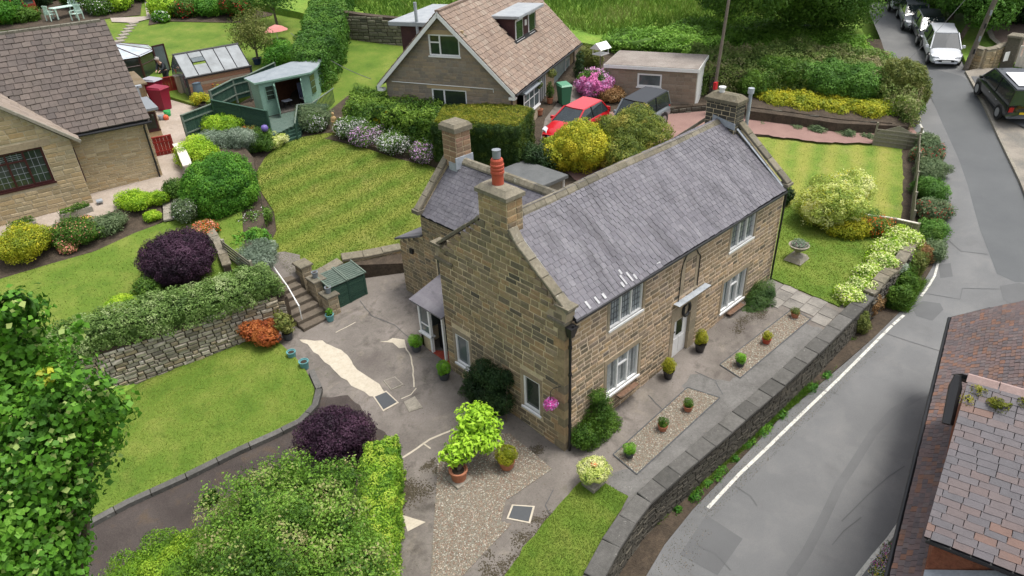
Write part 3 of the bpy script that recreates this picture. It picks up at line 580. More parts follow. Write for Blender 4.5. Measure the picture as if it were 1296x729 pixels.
rline([(896,643),(935,601),(975,563),(1020,519),(1060,481),(1100,441),(1129,412)],.11); rline([(1130,411),(1144,399)],.11); rline([(1166,375),(1176,361),(1183,349),(1188,330),(1190,305),(1189,270),(1188,250)],.09)
rline([(1085,731),(1106,704),(1125,682),(1143,656)],.12)
for y in (180,172,165,157,150): rline([(1162+(y-150)*.35,y),(1164+(y-150)*.38,y+4.5)],.1)
sk=[(1000,729),(1020,700),(1037,668),(1048,645),(1062,615),(1080,588),(1105,548),(1132,520),(1160,503),(1182,494)]
rline(sk,[.3]*60,.009,M_skid,'tyre_mark') if False else rline(sk,.26,.009,M_skid,'tyre_mark')
rline([(1065,660),(1100,625),(1125,603),(1145,590)],.035,.012,M_asphp,'road_crack'); rline([(1053,690),(1068,672),(1090,655)],.03,.012,M_asphp,'road_crack'); rline([(1092,378),(1175,372),(1215,379),(1218,365),(1265,366)],.03,.012,M_asphp,'road_crack'); rline([(930,615),(950,628),(958,640)],.03,.012,M_asphp,'road_crack'); rline([(1115,420),(1150,432),(1195,446)],.03,.012,M_asphp,'road_crack')
# right side pavement apron and parking beyond
S(sheet('pavement',rpx([(1222,92),(1240,88),(1330,92),(1330,330),(1283,215),(1250,145)]),'R',.11,mat('worn_pavement',[(.2,.18,.15),(.28,.25,.21)],.9,ns=.8,nmix=.15,bump=.3,stains=[((.13,.13,.12),.6,.5,.7,.8)]),skirt=.5))
S(sheet('parking_tarmac',rpx([(1228,99),(1330,103),(1330,178),(1262,150)]),'R',.125,M_asphp))
m=MB(); P=[pp(x,y,'R') for x,y in ((1222,92),(1250,145),(1283,215),(1300,250),(1330,330))]
for a,b in zip(P,P[1:]):
    k=int(np.linalg.norm(b-a)/.9)+1
    for t in range(k):
        p=a+(b-a)*t/k; q=a+(b-a)*(t+.97)/k; n=np.cross(q-p,Zv); n/=np.linalg.norm(n); 
        o=S(MB().hexa([(*x[:2],roadz(*x[:2])-.05) for x in (p+n*.06,q+n*.06,q-n*.08,p-n*.08)],[(*x[:2],roadz(*x[:2])+.13) for x in (p+n*.05,q+n*.05,q-n*.08,p-n*.08)]).build('kerb_stone',M_stone))
S(sheet('gated_drive_ground',[pp(x,y,'R')[:2] for x,y in ((1195,20),(1222,86),(1240,83),(1330,88),(1420,60),(1380,-40),(1180,-40))],'R',.25,M_field,skirt=1.5))
S(sheet('brown_forecourt',[pp(x,y,'R')[:2] for x,y in ((1258,33),(1250,45),(1262,62),(1290,85),(1400,95),(1400,33))],'R',.27,mat('brown_forecourt',[(.17,.125,.10),(.22,.165,.135)],.9,ns=2,nmix=.12,bump=.3)))
S(MB().rib([pp(x,y,'R')+V3(0,0,.3) for x,y in ((1258,32),(1249,45),(1254,56),(1266,66),(1266,72))],.35,.1).build('garden_kerb',M_stone)); S(MB().rib([pp(x,y,'R')+V3(0,0,.3) for x,y in ((1258,32),(1300,33),(1360,34))],.25,.1).build('garden_kerb',M_stone))
# ================================================================ BUILDING HELPERS
def hit(px,py,O,N):
    q=ray(px,py); t=np.dot(np.array(O)-CAMP,N)/np.dot(q,N); return CAMP+q*t
def wallgrid(mb,fr,u0,u1,v0,v1,holes,th=.16,mi=0):
    us=sorted({u0,u1,*[min(max(h[k],u0),u1) for h in holes for k in (0,1)]}); vs=sorted({v0,v1,*[min(max(h[k],v0),v1) for h in holes for k in (2,3)]})
    for a,b in zip(us,us[1:]):
        run=None
        for c,d in zip(vs,vs[1:]):
            mu,mv=(a+b)/2,(c+d)/2
            if any(h[0]<mu<h[1] and h[2]<mv<h[3] for h in holes): 
                if run: mb.fb(fr,a,b,run[0],run[1],-th,0,mi)
                run=None
            else: run=(run[0],d) if run else (c,d)
        if run: mb.fb(fr,a,b,run[0],run[1],-th,0,mi)
def window(root,fr,u0,u1,v0,v1,cols=(1,),tr={},fm=None,gm=None,fw=.055,leads=None,sill=.06,dep=.09,label=None,curt=None,sm=None,name='window',bars=.0):
    fm=fm or M_wp; gm=gm or M_gl; m=MB(); g=MB(); l=MB()
    m.fb(fr,u0,u1,v0,v0+fw,-dep,-.02); m.fb(fr,u0,u1,v1-fw,v1,-dep,-.02); m.fb(fr,u0,u0+fw,v0+fw,v1-fw,-dep,-.022); m.fb(fr,u1-fw,u1,v0+fw,v1-fw,-dep,-.022)
    s=sum(cols); a=u0+fw; Wd=u1-u0-2*fw; panes=[]
    for i,c in enumerate(cols):
        b=a+Wd*c/s
        if i<len(cols)-1: m.fb(fr,b-fw*.45,b+fw*.45,v0+fw,v1-fw,-dep,-.018)
        if i in tr:
            t=v0+(v1-v0)*tr[i]; m.fb(fr,a,b,t-fw*.4,t+fw*.4,-dep,-.026); panes+=[(a,b,v0+fw,t-fw*.4),(a,b,t+fw*.4,v1-fw)]
        else: panes.append((a,b,v0+fw,v1-fw))
        a=b
    o=m.build(name,fm,root)
    if label: o['label']=label
    for p in panes:
        MB().fb(fr,p[0]+.004,p[1]-.004,p[2],p[3],-dep+.005,-dep+.02).build('pane',gm,o)
        if leads:
            nx,ny=leads
            for k in range(1,nx): u=p[0]+(p[1]-p[0])*k/nx; l.fb(fr,u-.008,u+.008,p[2],p[3],-dep+.021,-dep+.03)
            for k in range(1,ny): v=p[2]+(p[3]-p[2])*k/ny; l.fb(fr,p[0],p[1],v-.008,v+.008,-dep+.022,-dep+.031)
    if leads: l.build('lead_strips',bars or M_dpot,o)
    if curt:
        c=MB()
        for p in panes:
            for e in curt:
                w=(p[1]-p[0])*abs(e); a=p[0] if e>0 else p[1]-w; k=5
                for j in range(k): c.fb(fr,a+w*j/k,a+w*(j+.6)/k,p[2],p[3],-dep+.0205,-dep+.024)
        c.build('curtain',M_net,o)
    if sill: MB().fb(fr,u0-.05,u1+.05,v0-.07,v0,-dep,sill).build('sill',sm or fm,o)
    return o
def frame(O,ang):   # wall frame at O whose u axis runs at angle, n points to the right-hand side of u
    c,s=math.cos(ang),math.sin(ang); return (V3(*O),V3(c,s,0),V3(s,-c,0),V3(0,0,1))
def coping(root,pts,width_dir,w,th,seg,mt,name='coping_stone'):
    for a,b in zip(pts,pts[1:]):
        a,b=V3(*a),V3(*b); L=np.linalg.norm(b-a); k=max(1,round(L/seg)); d=(b-a)/L; n=np.cross(width_dir,d); n=n if n[2]>0 else -n
        for i in range(k):
            p=a+d*L*i/k; q=a+d*(L*(i+1)/k-.012); j=random.uniform(-.008,.008)
            MB().hexa([p,q,q+width_dir*w,p+width_dir*w],[x+n*(th-.02+j) for x in (p,q,q+width_dir*w,p+width_dir*w)],0,False).hexa([x+n*(th-.02+j) for x in (p,q,q+width_dir*w,p+width_dir*w)],[x+n*(th+j) for x in (p+width_dir*.02+d*.02,q+width_dir*.02-d*.02,q+width_dir*(w-.02)-d*.02,p+width_dir*(w-.02)+d*.02)]).build(name,mt,root)
def stack(root,x0,x1,y0,y1,z0,z1,mw,ms,capt=.16,ov=.07,h=.17,lr=(.25,.4),pyramid=0,name='chimney'):
    c=MB().box(x0,x1,y0,y1,z0,z1).build(name,mw,root)
    L=[]; 
    masonry(root,(V3(x0,y0,0),V3(0,1,0),V3(-1,0,0),Zv),z0,z1,lambda v:(0,y1-y0),[],h,lr,ms,collect=L); masonry(root,(V3(x0,y0,0),V3(1,0,0),V3(0,-1,0),Zv),z0,z1,lambda v:(0,x1-x0),[],h,lr,ms,collect=L)
    pieces(root,'stone',L,'stone',ms,300,parent=c)
    m=MB(); X0,X1,Y0,Y1=x0-ov,x1+ov,y0-ov,y1+ov; m.hexa([(X0,Y0,z1),(X1,Y0,z1),(X1,Y1,z1),(X0,Y1,z1)],[(X0,Y0,z1+capt*.6),(X1,Y0,z1+capt*.6),(X1,Y1,z1+capt*.6),(X0,Y1,z1+capt*.6)],0,False)
    i=.1+pyramid; m.hexa([(X0,Y0,z1+capt*.6),(X1,Y0,z1+capt*.6),(X1,Y1,z1+capt*.6),(X0,Y1,z1+capt*.6)],[(X0+i,Y0+i,z1+capt+pyramid),(X1-i,Y0+i,z1+capt+pyramid*.8),(X1-i,Y1-i,z1+capt+pyramid*.9),(X0+i,Y1-i,z1+capt+pyramid)])
    m.build('chimney_cap',M_cope,c); return c
# ================================================================ MAIN STONE HOUSE
H=E('stone_house','long two storey stone house with grey slate roof in the middle of the garden','house',(0,0,0))
HL,HW,HE,HR,RY=12.6,5.66,4.95,7.12,2.83
frF=(V3(0,0,0),V3(1,0,0),V3(0,-1,0),Zv); frG=(V3(0,0,0),V3(0,1,0),V3(-1,0,0),Zv)
holF=[(2.02,3.68,3.62,4.74),(8.86,10.54,3.6,4.74),(1.98,3.67,.98,2.32),(8.78,10.48,.95,2.32),(5.66,6.66,.3,2.12)]
holG=[(4.42,5.2,.84,2.12),(1.03,1.8,.85,2.14)]
m=MB(); wallgrid(m,frF,0.16,HL-.16,-1,HE,holF); m.build('front_wall',M_mortF,H)
m=MB(); wallgrid(m,frG,0,HW,-1,4.9,holG)
m.hexa([(0,.0,4.9),(.16,.0,4.9),(.16,HW,4.9),(0,HW,4.9)],[(0,RY-.35,7.05),(.16,RY-.35,7.05),(.16,RY+.35,7.05),(0,RY+.35,7.05)]); m.build('gable_wall',M_mortG,H)
m=MB(); m.box(HL-.16,HL,0,HW,-1,4.95); m.hexa([(HL-.3,0,4.95),(HL,0,4.95),(HL,HW,4.95),(HL-.3,HW,4.95)],[(HL-.3,RY-.25,7.15),(HL,RY-.25,7.15),(HL,RY+.25,7.15),(HL-.3,RY+.25,7.15)]); m.box(.16,HL-.16,HW-.16,HW,-1,HE); m.build('rear_walls',M_mortG,H)
m=MB(); m.box(.3,HL-.3,.3,HW-.3,-.5,4.8); m.build('dark_interior',M_dk,H)
# front wall stones (raised pale pointing), gable stones, quoins
qF=[(0,.34),(.0,.2)]
LF=[]; 
for (a,b,z0,z1) in [(0.0,HL,-.3,HE-.04)]:
    masonry(H,frF,z0,z1,lambda v:(.30 if int((v+1)/.33)%2 else .18,HL-.02),[(h[0]-.13,h[1]+.13,h[2]-.10,h[3]+.2) for h in holF[:4]]+[(5.45,7.05,-.3,2.7),(5.78,6.86,3.1,4.8)],.165,(.24,.5),M_stF,collect=LF,proud=.014,gap=.034,vary=.12)
LF=[q for q in LF if q[0][2]+q[3][2]>.068*q[0][0]-.1]
pieces(H,'stone',LF,'stone',M_stF,170)
prG=lambda v:(.0+(.42 if int((v+1)/.33+1e-6)%2 else .26),HW) if v<4.9 else (max(0.,(v-5.05)/(6.95-5.05)*2.0),min(HW,HW-(v-5.2)/(6.95-5.2)*2.0))
LG=[]; masonry(H,frG,-.1,7.0,prG,[(h[0]-.1,h[1]+.1,h[2]-.1,h[3]+.18) for h in holG],.205,(.28,.62),M_stG,collect=LG,proud=.022,gap=.026,vary=.2)
pieces(H,'stone',LG,'stone',M_stG,130)
for k in range(3,18):
    z=k*.33-1; h=.33; a=.42 if k%2 else .26; b=.30 if k%2 else .18
    MB().hexa([(-.022,-.022,z+.006),(b-.01,-.022,z+.006),(b-.01,.0,z+.006),(0,0,z+.006),(0,a-.01,z+.006),(-.022,a-.01,z+.006)],[(-.022,-.022,z+h-.008),(b-.01,-.022,z+h-.008),(b-.01,.0,z+h-.008),(0,0,z+h-.008),(0,a-.01,z+h-.008),(-.022,a-.01,z+h-.008)]).build('quoin',M_stG,H)
# dressed window surrounds and door surround
def surround(fr,u0,u1,v0,v1,j=.12,l=.18,s=0):
    for a in ((u0-j,u0+.007),(u1-.007,u1+j)): MB().fb(fr,a[0],a[1],v0,v1,-.1,.02).build('jamb_stone',M_dress,H)
    MB().fb(fr,u0-j,u1+j,v1-.007,v1+l,-.1,.023).build('lintel',M_dress,H)
for h in holF[:2]: 
    for a in ((h[0]-.12,h[0]+.007),(h[1]-.007,h[1]+.12)): MB().fb(frF,a[0],a[1],h[2],h[3],-.1,.02).build('jamb_stone',M_dress,H)
for h in holF[2:4]: surround(frF,*h)
for h in holG: surround(frG,*h,j=.09,l=.17)
for a in ((5.46,5.668),(6.652,7.03)):
    z=.35
    while z<2.1: MB().fb(frF,a[0],a[1],z,min(z+.44,2.12)-.008,-.15,.02).build('door_jamb_stone',M_dress,H); z+=.44
MB().fb(frF,5.46,7.03,2.113,2.68,-.15,.021).build('door_lintel',M_dress,H)
MB().fb(frF,5.4,7.05,.28,.38,-.2,.12).build('door_step',M_path,H)
for h in holF[:2]: window(H,frF,*h,cols=(1,1,1),gm=M_glc,leads=(4,5),sill=.05,dep=.11)
for h in holF[2:4]: window(H,frF,*h,cols=(1,1,1),tr={1:.7},gm=M_gl,curt=(.55,-.25),sill=.06,dep=.11,fw=.06)
window(H,frG,*holG[0],cols=(1,),gm=M_gl,curt=(.3,),fm=M_wu,fw=.085,sill=.07); window(H,frG,*holG[1],cols=(1,),gm=M_gld,fm=M_wu,fw=.085,sill=.07)
# front door
d=MB().fb(frF,5.68,6.645,.385,2.105,-.15,-.1).build('door',M_wp,H); d['label']='white panelled front door with a small dark glass light'
MB().fb(frF,5.98,6.34,1.35,1.95,-.1,-.09).build('door_glass',M_gld,d); MB().fb(frF,5.74,5.92,1.5,1.55,-.1,-.08).build('knocker',M_blk,d); MB().fb(frF,5.74,5.79,1.1,1.25,-.1,-.05).build('handle',M_bkm,d)
for a,b in ((5.8,6.12),(6.2,6.52)): MB().fb(frF,a,b,.55,1.2,-.1,-.088).build('door_panel',M_wp,d)
cn=MB().fb(frF,5.5,7.4,2.86,2.93,0,.24).build('door_canopy',M_dress,H); MB().fb(frF,5.48,7.42,2.933,2.948,0,.26).build('lead_cover',M_lead,cn)
m=MB(); m.tube([V3(6.28+.2*math.cos(t),-.06,2.4+.27*math.sin(t)) for t in np.linspace(0,2*math.pi,25)],.055,8,cap=False); T(m.build('wreath',M_bkm),'black oval wreath hanging over the white front door','wreath')
# blocked arched window with its cable
m=MB(); m.fb(frF,5.8,6.02,3.12,4.78,-.03,.014); m.fb(frF,6.66,6.85,3.12,4.78,-.03,.014); m.fb(frF,6.02,6.66,4.4,4.8,-.03,.014); m.build('arch_surround',M_dress,H)
L2=masonry(H,frF,3.12,4.4,lambda v:(6.02,6.66),[],.17,(.25,.45),M_stF,collect=[],gap=.026); pieces(H,'stone',L2,'stone',M_stF,30)
m=MB(); m.tube([V3(5.73,-.035,2.95),V3(5.74,-.035,4.1)]+[V3(6.26-.5*math.cos(t),-.035,4.1+.68*math.sin(t)) for t in np.linspace(.3,2.6,9)]+[V3(6.84,-.035,4.3),V3(6.84,-.035,3.1)],.018,6); m.build('cable',M_bkm,H)
# roof structure and slates
ru=V3(0,RY+.18,HR-4.93); rl=np.linalg.norm(ru); Vr=ru/rl; Or=V3(.28,-.18,4.95)
m=MB(); m.hexa([(.28,-.17,4.87),(HL-.28,-.17,4.87),(HL-.28,HW+.17,4.87),(.28,HW+.17,4.87)],[(.28,RY-.02,7.06),(HL-.28,RY-.02,7.06),(HL-.28,RY+.02,7.06),(.28,RY+.02,7.06)]); m.build('roof_deck',M_dk,H)
sag=lambda u,v: -.018*math.sin(u*.9)-.02*math.sin(u*.37+1)-.008*math.sin(v*2+u)
tiles(H,Or,V3(1,0,0),Vr,HL-.56,rl,.235,.18,M_slate,'slate',300,t=.019,wv=.15,sag=sag)
tiles(H,V3(.28,HW+.18,4.95),V3(1,0,0),V3(0,-ru[1],ru[2])/rl,HL-.56,rl,.235,.18,M_slate,'rear_slate',0)
Nr=np.cross(V3(1,0,0),Vr); Nr=Nr/np.linalg.norm(Nr)*(1 if Nr[2]>0 else -1)
for (px,py,w,l) in [(744,386,.08,.26),(755.6,380,.08,.24),(764.6,374.5,.1,.18),(788,360,.09,.17),(789,354,.07,.34),(785,344,.08,.16),(797,350,.07,.34),(804,350,.08,.18),(833,331,.22,.15),(853,320,.14,.17),(867,311,.14,.15)]:
    p=hit(px,py,Or+Nr*.022,Nr); q=p-V3(w/2,0,0)-Vr*l/2; MB().hexa([q,q+V3(w,0,0),q+V3(w,0,0)+Vr*l,q+Vr*l],[x+Nr*.006 for x in (q,q+V3(w,0,0),q+V3(w,0,0)+Vr*l,q+Vr*l)]).build('slate',M_white,H)['label']='white patched slate near the eave'
x=.65
while x<HL-.75:
    l=random.uniform(.42,.55); l=min(l,HL-.7-x); j=-.02*math.sin(x*.9)-.01; P=[(-.19,-.115),(-.17,-.05),(-.06,.075),(.06,.075),(.17,-.05),(.19,-.115)]
    MB().hexa([(x,RY+a,HR+.02+b+j) for a,b in P],[(x+l-.012,RY+a,HR+.02+b+j) for a,b in P]).build('ridge_stone',M_cope,H); x+=l
def capst(pts,x0,w): coping(H,pts,V3(1,0,0),w,.1,.62,M_cope)
capst([(-.03,-.1,5.22),(-.03,1.9,6.7),(-.03,2.2,7.1)],0,.34); capst([(-.03,HW+.14,5.28),(-.03,3.55,6.95),(-.03,3.4,7.1)],0,.34)
capst([(HL-.32,-.12,5.16),(HL-.32,2.2,7.06)],0,.36); capst([(HL-.32,HW+.1,5.16),(HL-.32,3.45,7.06)],0,.36)
m=MB(); m.hexa([(-.02,-.05,4.9),(.33,-.05,4.9),(.33,.75,4.9),(-.02,.75,4.9)],[(-.02,-.1,5.22),(.33,-.1,5.22),(.33,.3,5.5),(-.02,.3,5.5)]); m.build('kneeler',M_dress,H)
MB().box(-.07,.36,-.2,.34,5.36,5.43).build('kneeler_cap',M_cope,H); MB().fb(frG,-.06,.62,4.84,4.92,-.1,.09).build('corbel',M_cope,H); MB().fb(frG,4.9,5.8,4.86,4.95,-.1,.08).build('corbel',M_cope,H); MB().box(-.08,.36,5.45,5.95,5.36,5.45).build('kneeler_cap',M_cope,H); MB().box(0,.3,5.1,5.8,4.95,5.35).build('kneeler',M_dress,H)
for y in (-.25,5.5): MB().box(HL-.36,HL+.06,y,y+.4,5.1,5.2).build('kneeler_cap',M_cope,H); 
coping(H,[(.31,-.1,5.16),(.31,2.3,7.03)],V3(1,0,0),.07,.02,1.2,M_lead,'lead_flashing'); coping(H,[(HL-.42,-.05,5.1),(HL-.42,2.3,7.0)],V3(1,0,0),.12,.03,1.2,M_lead,'lead_flashing')
c1=stack(H,0.0,.62,2.2,3.4,6.9,7.95,M_mortG,M_stG,capt=.2,pyramid=.06); c1['label']='chimney with the ringed red pot'
MB().lathe([(.17,0),(.17,.3),(.16,.32),(.2,.34),(.2,.40),(.18,.42),(.2,.46),(.2,.50),(.18,.52),(.2,.56),(.2,.60),(.18,.62),(.18,.72),(.16,.76)],18,(.34,2.88,8.2)).build('chimney_pot',M_pred,c1,smooth=False); MB().lathe([(.12,0),(.12,.22),(.13,.24)],14,(.34,2.88,8.98)).build('cowl',M_gpot,c1)
c2_=stack(H,HL-.62,HL+.03,2.15,3.45,6.7,7.85,M_mortG,M_dark,capt=.22,pyramid=.1); c2_['label']='mossy chimney at the far end with a metal flue'
MB().lathe([(.1,0),(.1,.18),(.14,.2),(.14,.26)],12,(HL-.35,3.0,8.12)).build('chimney_pot',M_wp,c2_); MB().tube([(HL+.22,2.1,6.2),(HL+.22,2.1,8.2)],.07,12).tube([(HL+.22,2.1,8.15),(HL+.22,2.1,8.35)],.12,12).build('flue_pipe',M_lead,c2_)
MB().hexa([(HL-.66,2.1,6.9),(HL-.64,2.1,6.9),(HL-.64,3.1,7.1),(HL-.66,3.1,7.1)],[(HL-.66,2.1,7.15),(HL-.64,2.1,7.15),(HL-.64,3.1,7.35),(HL-.66,3.1,7.35)]).build('flashing',M_lead,c2_)
# gutter, downpipes
m=MB(); m.tube([(.25,-.2,4.9),(HL-.3,-.2,4.88)],.05,8); m.build('gutter',M_blk,H)
m=MB(); m.tube([(.14,-.2,4.85),(.14,-.2,4.72),(.12,-.11,4.5),(.12,-.11,.02)],.045,10); 
for z in (4.0,3.0,2.0,1.0): m.tube([(.12,-.11,z),(.12,-.11,z+.09)],.06,10)
m.build('downpipe',M_blk,H); MB().hexa([(.05,-.2,4.42),(.2,-.2,4.42),(.2,-.04,4.42),(.05,-.04,4.42)],[(-.02,-.28,4.78),(.28,-.28,4.78),(.28,-.03,4.78),(-.02,-.03,4.78)]).build('rain_hopper',M_blk,H)
MB().tube([(HL-.1,-.12,4.85),(HL-.1,-.1,.85)],.04,8).build('downpipe',M_blk,H)
# rear wing
m=MB(); m.box(1.9,5.3,HW,9.2,-1,4.85); m.hexa([(1.9,9.0,4.85),(5.3,9.0,4.85),(5.3,9.2,4.85),(1.9,9.2,4.85)],[(3.5,9.0,6.6),(3.7,9.0,6.6),(3.7,9.2,6.6),(3.5,9.2,6.6)]); m.build('wing_wall',M_mortG,H)
frW=(V3(1.9,0,0),V3(0,1,0),V3(-1,0,0),Zv); LW=masonry(H,frW,.3,4.8,lambda v:(HW,9.2),[(7.6,8.5,2.2,3.3)],.16,(.2,.5),M_stG,collect=[]); pieces(H,'stone',LW,'stone',M_stG,60)
window(H,frW,7.7,8.42,2.28,3.2,fm=M_wu,gm=M_gld,dep=-.0,sill=.06)
wr=V3(1.82,0,6.6-4.78); wl=np.linalg.norm(wr)
MB().hexa([(1.8,HW-.6,4.72),(5.4,HW-.6,4.72),(5.4,9.0,4.72),(1.8,9.0,4.72)],[(3.58,HW-2.6,6.54),(3.62,HW-2.6,6.54),(3.62,9.0,6.54),(3.58,9.0,6.54)]).build('wing_roof_deck',M_dk,H)
tiles(H,V3(1.78,3.2,4.8),V3(0,1,0),wr/wl,5.75,wl,.225,.175,M_slate,'wing_slate',60,inside=lambda u,v: 3.2+u>HW+.1-(v/wl)*2.7)
tiles(H,V3(5.42,3.2,4.8),V3(0,1,0),V3(-wr[0],0,wr[2])/wl,5.75,wl,.225,.175,M_slate,'wing_slate',0,inside=lambda u,v: 3.2+u>HW+.1-(v/wl)*2.7)
y=3.2
while y<8.2:
    MB().hexa([(3.6+a,y,6.62+b) for a,b in P],[(3.6+a,y+.46,6.62+b) for a,b in P]).build('ridge_stone',M_cope,H); y+=.47
coping(H,[(1.75,8.95,4.95),(3.45,8.95,6.65)],V3(0,1,0),.3,.11,.6,M_cope); coping(H,[(5.45,8.95,4.95),(3.75,8.95,6.65)],V3(0,1,0),.3,.11,.6,M_cope); MB().box(1.6,1.95,8.9,9.3,4.85,5.0).build('kneeler_cap',M_cope,H)
c3=stack(H,3.25,3.95,8.35,9.12,6.35,7.72,M_mortG,mat('warm_chimney_stone',[(.26,.16,.1),(.33,.22,.13),(.2,.14,.09),(.3,.18,.12)],.9,rnd=True,nmix=.2,bump=.5),capt=.3,ov=.08,h=.2,pyramid=.0); c3['label']='tall square chimney of the rear wing'
MB().box(3.15,4.0,8.3,8.34,6.35,6.8).box(3.2,3.24,8.35,8.8,6.2,6.55).build('flashing',M_lead,c3)
# lean-to at the back of the wing
m=MB(); m.hexa([(1.9,9.2,-.5),(3.9,9.2,-.5),(3.9,10.85,-.5),(1.9,10.85,-.5)],[(1.9,9.2,3.75),(3.9,9.2,3.75),(3.9,10.85,3.05),(1.9,10.85,3.05)]); m.build('lean_to_wall',M_mortG,H)
LW=masonry(H,frW,.4,3.6,lambda v:(9.2,10.85 if v<3 else 10.85-(v-3.05)*2.2),[],.17,(.22,.5),M_stG,collect=[]); pieces(H,'stone',LW,'stone',M_stG,30)
MB().hexa([(1.75,9.15,3.8),(4,9.15,3.8),(4,11,3.06),(1.75,11,3.06)],[(1.75,9.15,3.88),(4,9.15,3.88),(4,11,3.14),(1.75,11,3.14)]).build('lean_to_roof',M_slate,H); MB().box(1.8,1.9,9.9,10.1,2.75,2.95).build('wall_lamp',M_blk,H)
# porch
m=MB(); m.box(.12,.26,6.85,7.45,-.1,1.0); m.box(.12,1.9,7.32,7.45,-.1,1.0); m.build('porch_wall',M_mortG,H)
m=MB(); m.box(.05,.3,6.78,7.5,1.0,1.06); m.box(.1,.2,7.38,7.46,1.06,2.4); m.box(.1,.2,6.78,6.88,.3,2.4); m.box(.1,.2,6.0,6.08,.3,2.4); m.box(.1,.2,6.0,7.46,2.33,2.42); m.box(.1,.2,6.88,7.38,1.06,1.12); m.box(.1,1.9,7.38,7.45,2.33,2.42); m.box(.12,.19,6.88,7.38,1.45,1.5); m.build('porch_frame',M_wu,H)
MB().box(.14,.16,6.88,7.38,1.12,2.33).box(.3,1.85,7.40,7.42,1.0,2.33).build('porch_window',M_gl,H)
MB().hexa([(-.1,5.75,2.42),(1.9,5.75,2.95),(1.9,7.65,2.95),(-.1,7.65,2.42)],[(-.1,5.75,2.48),(1.9,5.75,3.01),(1.9,7.65,3.01),(-.1,7.65,2.48)]).build('porch_roof',M_slate,H)
MB().box(.1,1.9,5.7,7.4,.28,.36).build('porch_floor',mat('red_tile_floor',[(.3,.05,.035),(.38,.08,.05)],.5,ns=4),H); MB().box(.9,.96,6.05,6.85,.36,2.2).build('porch_door',M_wu,H); MB().box(.5,.9,6.45,6.85,.36,1.5).build('coats_and_shelf',M_blk,H)
# hay-rack baskets under the lower windows
for (a,b,lb) in ((2.45,3.55,'brown wicker hay rack planter under the lower left front window'),(9.2,10.35,'brown wicker hay rack planter under the lower right front window')):
    zt=.86; o=E('hay_rack',lb,'planter',((a+b)/2,0,zt-.3)); w=(b-a)/2; m=MB()
    for k in range(4):
        t=1-k*.22; m.tube([(-w*t,-.0,.26-.08*k),(-w*t,-.2*t,.26-.08*k),(-w*t*.8,-.28*t,.26-.08*k),(w*t*.8,-.28*t,.26-.08*k),(w*t,-.2*t,.26-.08*k),(w*t,0,.26-.08*k)],.016,5)
    for k in range(9): u=-w*.9+w*1.8*k/8; m.tube([(u,-.27,.26),(u*.7,-.12,0)],.01,4)
    m.build('basket',M_bark,o); MB().hexa([(-w*.7,-.14,.02),(w*.7,-.14,.02),(w*.7,-.02,.02),(-w*.7,-.02,.02)],[(-w*.92,-.24,.2),(w*.92,-.24,.2),(w*.92,-.02,.2),(-w*.92,-.02,.2)]).build('moss_lining',mat('basket_liner',[(.12,.07,.045),(.2,.12,.08)],.9,ns=12,nmix=.3,bump=.6),o)
# flat roofed store behind the house
o=E('flat_roofed_store','low store with dark grey felt roof behind the stone house','outbuilding',(10.2,11.3,1)); m=MB(); m.box(-.8,.75,-1.1,1.4,-.5,2.1); m.build('wall',M_stone,o); MB().bbox(-1.0,.95,-1.35,1.65,2.1,2.28,.03).build('roof',mat('felt_roof',[(.09,.095,.095),(.13,.135,.135)],.8,ns=1.5,nmix=.15,bump=.2),o); MB().box(.78,.86,-1.2,-1.1,.9,2.1).build('downpipe',M_wp,o)
